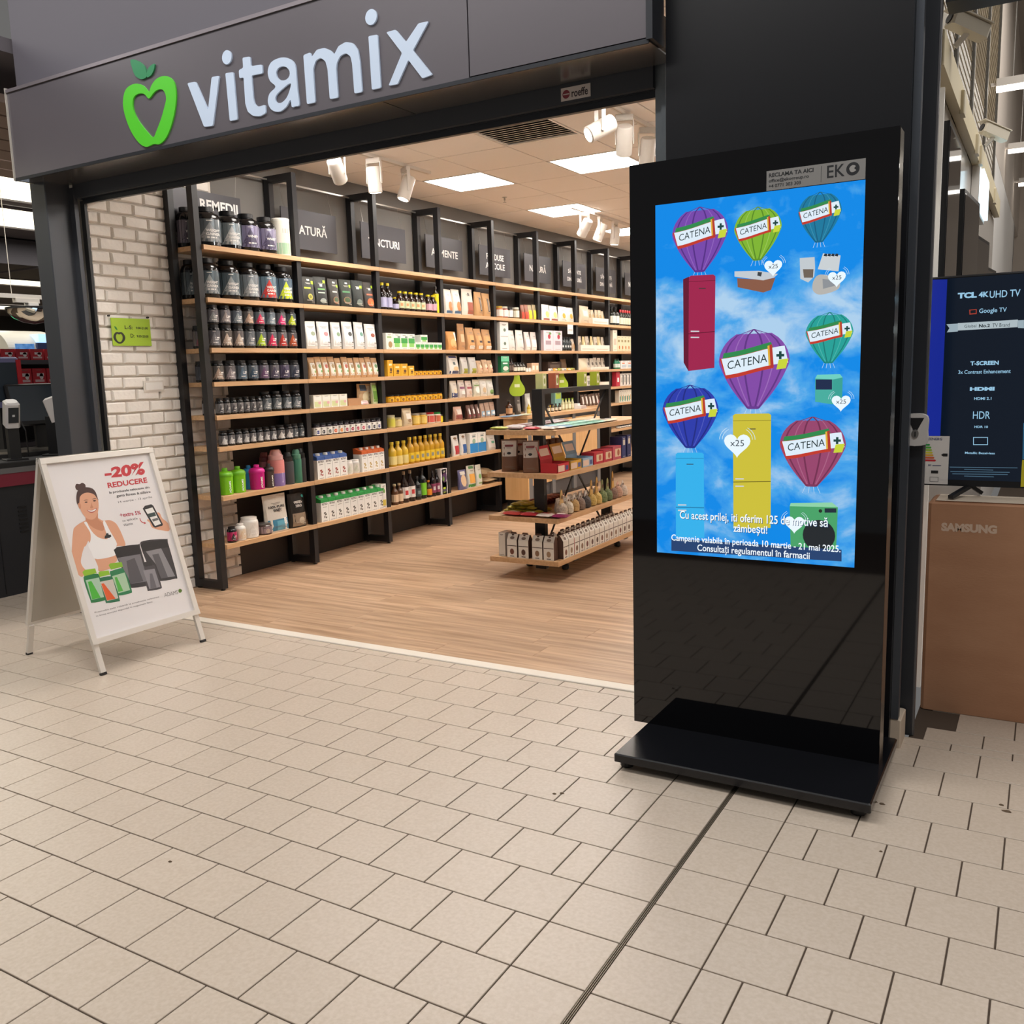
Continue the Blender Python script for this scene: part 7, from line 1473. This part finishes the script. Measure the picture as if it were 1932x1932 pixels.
# perforated uprights and wire mesh above the partition
mp_ = empty('mesh_partition', (0, 0, 0), 0, 'wire mesh panels on perforated uprights above the partition', 'mesh partition')
upm = mat('perforated_steel', '57534c', .5, metal=.5); wm_ = mat('mesh_wire', 'a2947c', .5, metal=.4); lt_ = mat('upright_light', 'c9bfae', .5)
for yy in (1.62, 2.55, 3.5, 4.6, 5.75):
    MB().box(.585, .615, yy, yy + .06, 2.475, 4.7).build('upright', upm, mp_); MB().box(.586, .6155, yy + .062, yy + .085, 2.475, 4.7).build('edge_profile', lt_, mp_)
    hl_ = MB()
    for k in range(40): hl_.box(.6152, .6156, yy + .015, yy + .045, 2.55 + .053 * k, 2.575 + .053 * k)
    hl_.build('slot_holes', M_black, mp_, kind='stuff')
for a, b_ in ((1.71, 2.55), (2.64, 3.5), (3.59, 4.6), (4.69, 5.75)):
    wr = MB(); k = 0
    yv = a
    while yv < b_: wr.box(.598, .601, yv, yv + .004, 2.475, 4.7); yv += .05
    zv = 2.5
    while zv < 4.7: wr.box(.601, .604, a, b_, zv, zv + .004); zv += .05
    wr.build('wire_mesh', wm_, mp_, kind='stuff'); MB().box(.57, .575, a, b_, 2.475, 4.7).build('backing_sheet', mat('mesh_backing', '6e6456', .8), mp_)
# hanging linear lights
for px, py, Y, L, ds in ((1880, 165, 5.2, 1.6, 'nearest hanging white light bar in the electronics shop'), (1902, 283, 7.6, 1.8, 'middle hanging white light bar in the electronics shop'), (1922, 346, 9.8, 2.0, 'farthest hanging white light bar in the electronics shop')):
    c = at_y(px, py, Y); o = empty('light_bar', c, 0, ds, 'light', 'hanging light bars of the electronics shop'); MB().box(0, L, -.03, .03, -.03, -.002).build('lit_tube', mat('bar_lit', 'ffffff', .5, emit='fff8ee', es=4.0), o); MB().box(0, L, -.035, .035, -.002, .05).build('housing', M_spot, o)
    for t_ in (.1, L - .1): MB().tube((t_, 0, .05), (t_, 0, 4.75 - c.z), .004, 4).build('wire', M_steel, o)
    MB().bar((-.5, 0, .02), (0, 0, .02), .02, .02).build('power_rail', M_spot, o)
# televisions on the partition
M_tvb = mat('tv_bezel', '111318', .3); M_tvs = mat('tv_glass', '0a0d16', .05, spec=.6)
for y, z0_, z1_, ang, ds in ((1.92, 1.62, 2.36, .0, 'nearest wall-mounted television, edge-on and black'), (2.75, 1.60, 2.22, .06, 'second wall-mounted television with a bluish panel'), (3.55, 1.55, 2.10, .08, 'third wall-mounted television, tilted off the partition'), (4.45, 1.5, 2.0, .08, 'farthest wall-mounted television on the partition')):
    o = empty('wall_television', (.64, y, z0_), 0, ds, 'television', 'televisions on the partition'); o.rotation_euler = (0, 0, -ang)
    MB().box(-.015, .015, 0, .55, 0, z1_ - z0_).build('bezel', M_tvb, o); MB().box(.0152, .017, .015, .535, .02, z1_ - z0_ - .02).build('screen', M_tvs, o); MB().box(-.02, -.015, .1, .3, .2, .3).build('wall_mount', M_black, o)
ls = at_x(1853, 370, .66); o = empty('lit_shop_sign', ls, 0, 'small bright bluish lit sign on the partition', 'sign'); MB().box(0, .02, -.25, .25, -.11, .11).build('lit_face', mat('lit_cyan', 'd8f4ff', .4, emit='d0f0ff', es=2.0), o); MB().box(-.04, 0, -.27, .27, -.13, .13).build('casing', M_white, o)
# key switch on the right post
c = at_y(1729, 811, 1.284); o = empty('key_switch', (c.x, 1.2838, c.z), 0, 'white shutter key switch box on the dark right post', 'switch')
MB().prism(spline([(-.036, -.05), (.036, -.05), (.04, 0), (.038, .05), (0, .06), (-.038, .05), (-.04, 0)], 4), lambda a, b, d: (a, -d, b), .03).build('housing', mat('switch_grey', 'd0cdca', .35), o, fix=True)
MB().prism([(-.028, .045), (.028, .045), (.006, -.0), (-.006, 0)], lambda a, b, d: (a, -.0305 - d, b), .001).build('recess', M_black, o, fix=True)
MB().prism([(.012 * math.cos(k * .5236), -.012 + .016 * math.sin(k * .5236)) for k in range(12)], lambda a, b, d: (a, -.031 - d, b), .003).build('lock_cylinder', M_steel, o, fix=True); MB().box(-.002, .002, -.0352, -.034, -.022, -.004).build('keyhole', M_black, o)
# television carton and the big television standing on it
bx = empty('television_carton', (0, 0, 0), 0, 'large brown television carton standing on the floor at the right edge', 'carton')
M_card = mat('brown_card', 'b58868', .8, c2='a87a5b', scale=2.5, stretch=(1, 1, 3), bump=.08, bscale=60)
MB().cbox(.664, 2.1, 1.60, 1.80, 0.0, .862, .012).build('box', M_card, bx); MB().add([(.69, 1.605, .8625), (2.09, 1.605, .8625), (2.09, 1.795, .8625), (.69, 1.795, .8625)], [(0, 1, 2, 3)]).build('top_flap', mat('pale_card', 'd8c8b4', .8), bx)
text_fit(MB(), 'SAMSUNG', .714, .909, .742, .776, lambda u, v: (u, 1.5994, v), .06).build('lettering', flat('d3b9a4'), bx)
tv = empty('large_television', (0, 0, 0), 0, 'large black television with spec lettering standing on the brown carton', 'television')
MB().cbox(.58, 2.03, 1.742, 1.80, .905, 1.735, .006).build('bezel', M_tvb, tv); MB().box(.59, 2.02, 1.7405, 1.742, .93, 1.725).build('screen', mat('tv_navy_glass', '0d1522', .12, emit='16263a', es=.25), tv)
for xx in (.80, 1.85): MB().bar((xx, 1.77, .905), (xx - .06, 1.63, .874), .02, .014).bar((xx, 1.77, .905), (xx + .04, 1.79, .874), .02, .014).build('foot', M_black, tv)
def TV(x, y): p_ = at_y(1680 + x / 4.024, 480 + y / 4.024, 1.7398); return (p_.x, p_.z)
def tvp(name, pts, c, s=None, n=0):
    MB().poly([(a, 1.7400 - .0003 * n, b_) for a, b_ in [TV(*p_) for p_ in pts]]).build(name, glow(c, s) if s else flat(c), tv)
def tvt(s, tl, br_, c='9fd0ee', bold=.02, st=.8):
    a, b_ = TV(*tl), TV(*br_); text_fit(MB(), s, a[0], b_[0], b_[1], a[1], lambda u, v: (u, 1.7392, v), bold).build('lettering', glow(c, st), tv)
tvp('blue_edge_film', [(305, 192), (432, 190), (378, 1378), (262, 1378)], '1c34b8', .5, 1)
tvt('TCL', (512, 292), (655, 328), bold=.06); tvt('4K', (672, 285), (745, 322), bold=.04); tvt('UHD TV', (755, 278), (985, 318), bold=.01)
tvp('logo_frame', [(598, 420), (655, 415), (655, 452), (600, 457)], 'c84a3a', .6, 2); tvp('logo_inner', [(607, 425), (648, 421), (648, 445), (607, 449)], '16263a', None, 3); tvt('Google TV', (675, 412), (882, 446), bold=.01)
tvp('ribbon', [(425, 530), (512, 525), (512, 585), (428, 592), (448, 560)], 'b8cdd8', .6, 1); tvp('ribbon', [(512, 522), (968, 495), (966, 552), (512, 578)], 'cfdfe6', .6, 2); tvp('ribbon', [(968, 500), (1014, 498), (1014, 560), (968, 558)], 'b8cdd8', .6, 1)
tvt('Global', (562, 535), (652, 553), '4a5a60', 0, .4); tvt('No.2', (672, 530), (755, 552), '26343a', .03, .4); tvt('TV Brand', (775, 525), (905, 548), '4a5a60', 0, .4)
tvt('T-SCREEN', (608, 812), (822, 838), bold=.04); tvt('3x Contrast Enhancement', (516, 880), (912, 900), bold=.01); tvt('HDMI', (604, 1008), (790, 1034), bold=.06); tvt('HDMI 2.1', (636, 1084), (766, 1104), bold=.02); tvt('HDR', (628, 1192), (755, 1248), bold=.0); tvt('HDR 10', (638, 1300), (740, 1318), bold=.02)
for a, b_, c, d in ((628, 740, 1387, 1392), (628, 740, 1442, 1447), (628, 633, 1387, 1447), (735, 740, 1387, 1447)): tvp('screen_icon', [(a, c), (b_, c), (b_, d), (a, d)], '9fd0ee', .8, 2)
tvt('Metallic Bezel-less', (566, 1498), (792, 1518), bold=.02)
for k, (a, b_) in enumerate(((450, 965), (560, 780), (455, 905), (470, 890), (560, 785))): tvp('small_print', [(a, 1612 + 17 * k), (b_, 1618 + 17 * k), (b_, 1623 + 17 * k), (a, 1617 + 17 * k)], '5f86a0', .5, 2)
tvp('yellow_sticker', [(1000, 1560), (1060, 1560), (1060, 1765), (988, 1765)], 'd8cc2a', None, 3); tvp('cyan_sticker', [(1008, 1280), (1060, 1280), (1060, 1555), (1002, 1555)], '3a8ac0', None, 3)
# energy label hanging over the television corner
en = empty('energy_label', (0, 0, 0), 0, 'white energy rating label taped on the television corner', 'label')
MB().box(.622, .719, 1.7362, 1.7372, .911, 1.106).build('card', flat('dedbd8'), en)
for k, (c, wdt) in enumerate((('2a9a4a', .022), ('4fae3a', .027), ('9ac23a', .030), ('d8d03a', .033), ('dfa83a', .036), ('d8643a', .040), ('c8303a', .046))):
    z_ = 1.074 - .0105 * k; MB().poly([(.627, 1.7358, z_ - .008), (.627 + wdt - .004, 1.7358, z_ - .008), (.627 + wdt, 1.7358, z_ - .004), (.627 + wdt - .004, 1.7358, z_), (.627, 1.7358, z_)]).build('rating_arrow', flat(c), en)
mb = MB(); fe = fy(1.7358); text_fit(mb, 'ENERG', .648, .692, 1.089, 1.099, fe, .02); mb.box(.627, .645, 1.7356, 1.7358, 1.088, 1.100); text_fit(mb, '80', .644, .656, .984, .991, fe, .02); mb.box(.660, .692, 1.7356, 1.7358, .985, .988); mb.build('lettering', flat('2c3a6a'), en)
mb = MB(); mb.poly([(.690, 1.7358, 1.030), (.698, 1.7358, 1.024), (.714, 1.7358, 1.024), (.714, 1.7358, 1.036), (.698, 1.7358, 1.036)]); mb.box(.656, .682, 1.7356, 1.7358, .954, .966); mb.build('class_marker', flat('1d1d20'), en)
mb = MB(); [mb.box(a, b_, 1.7356, 1.7358, c, d) for a, b_, c, d in ((.652, .684, .920, .9215), (.652, .684, .9385, .940), (.652, .6535, .920, .940), (.6825, .684, .920, .940))]; mb.build('screen_icon', flat('6a6a6c'), en)
finish_labels()
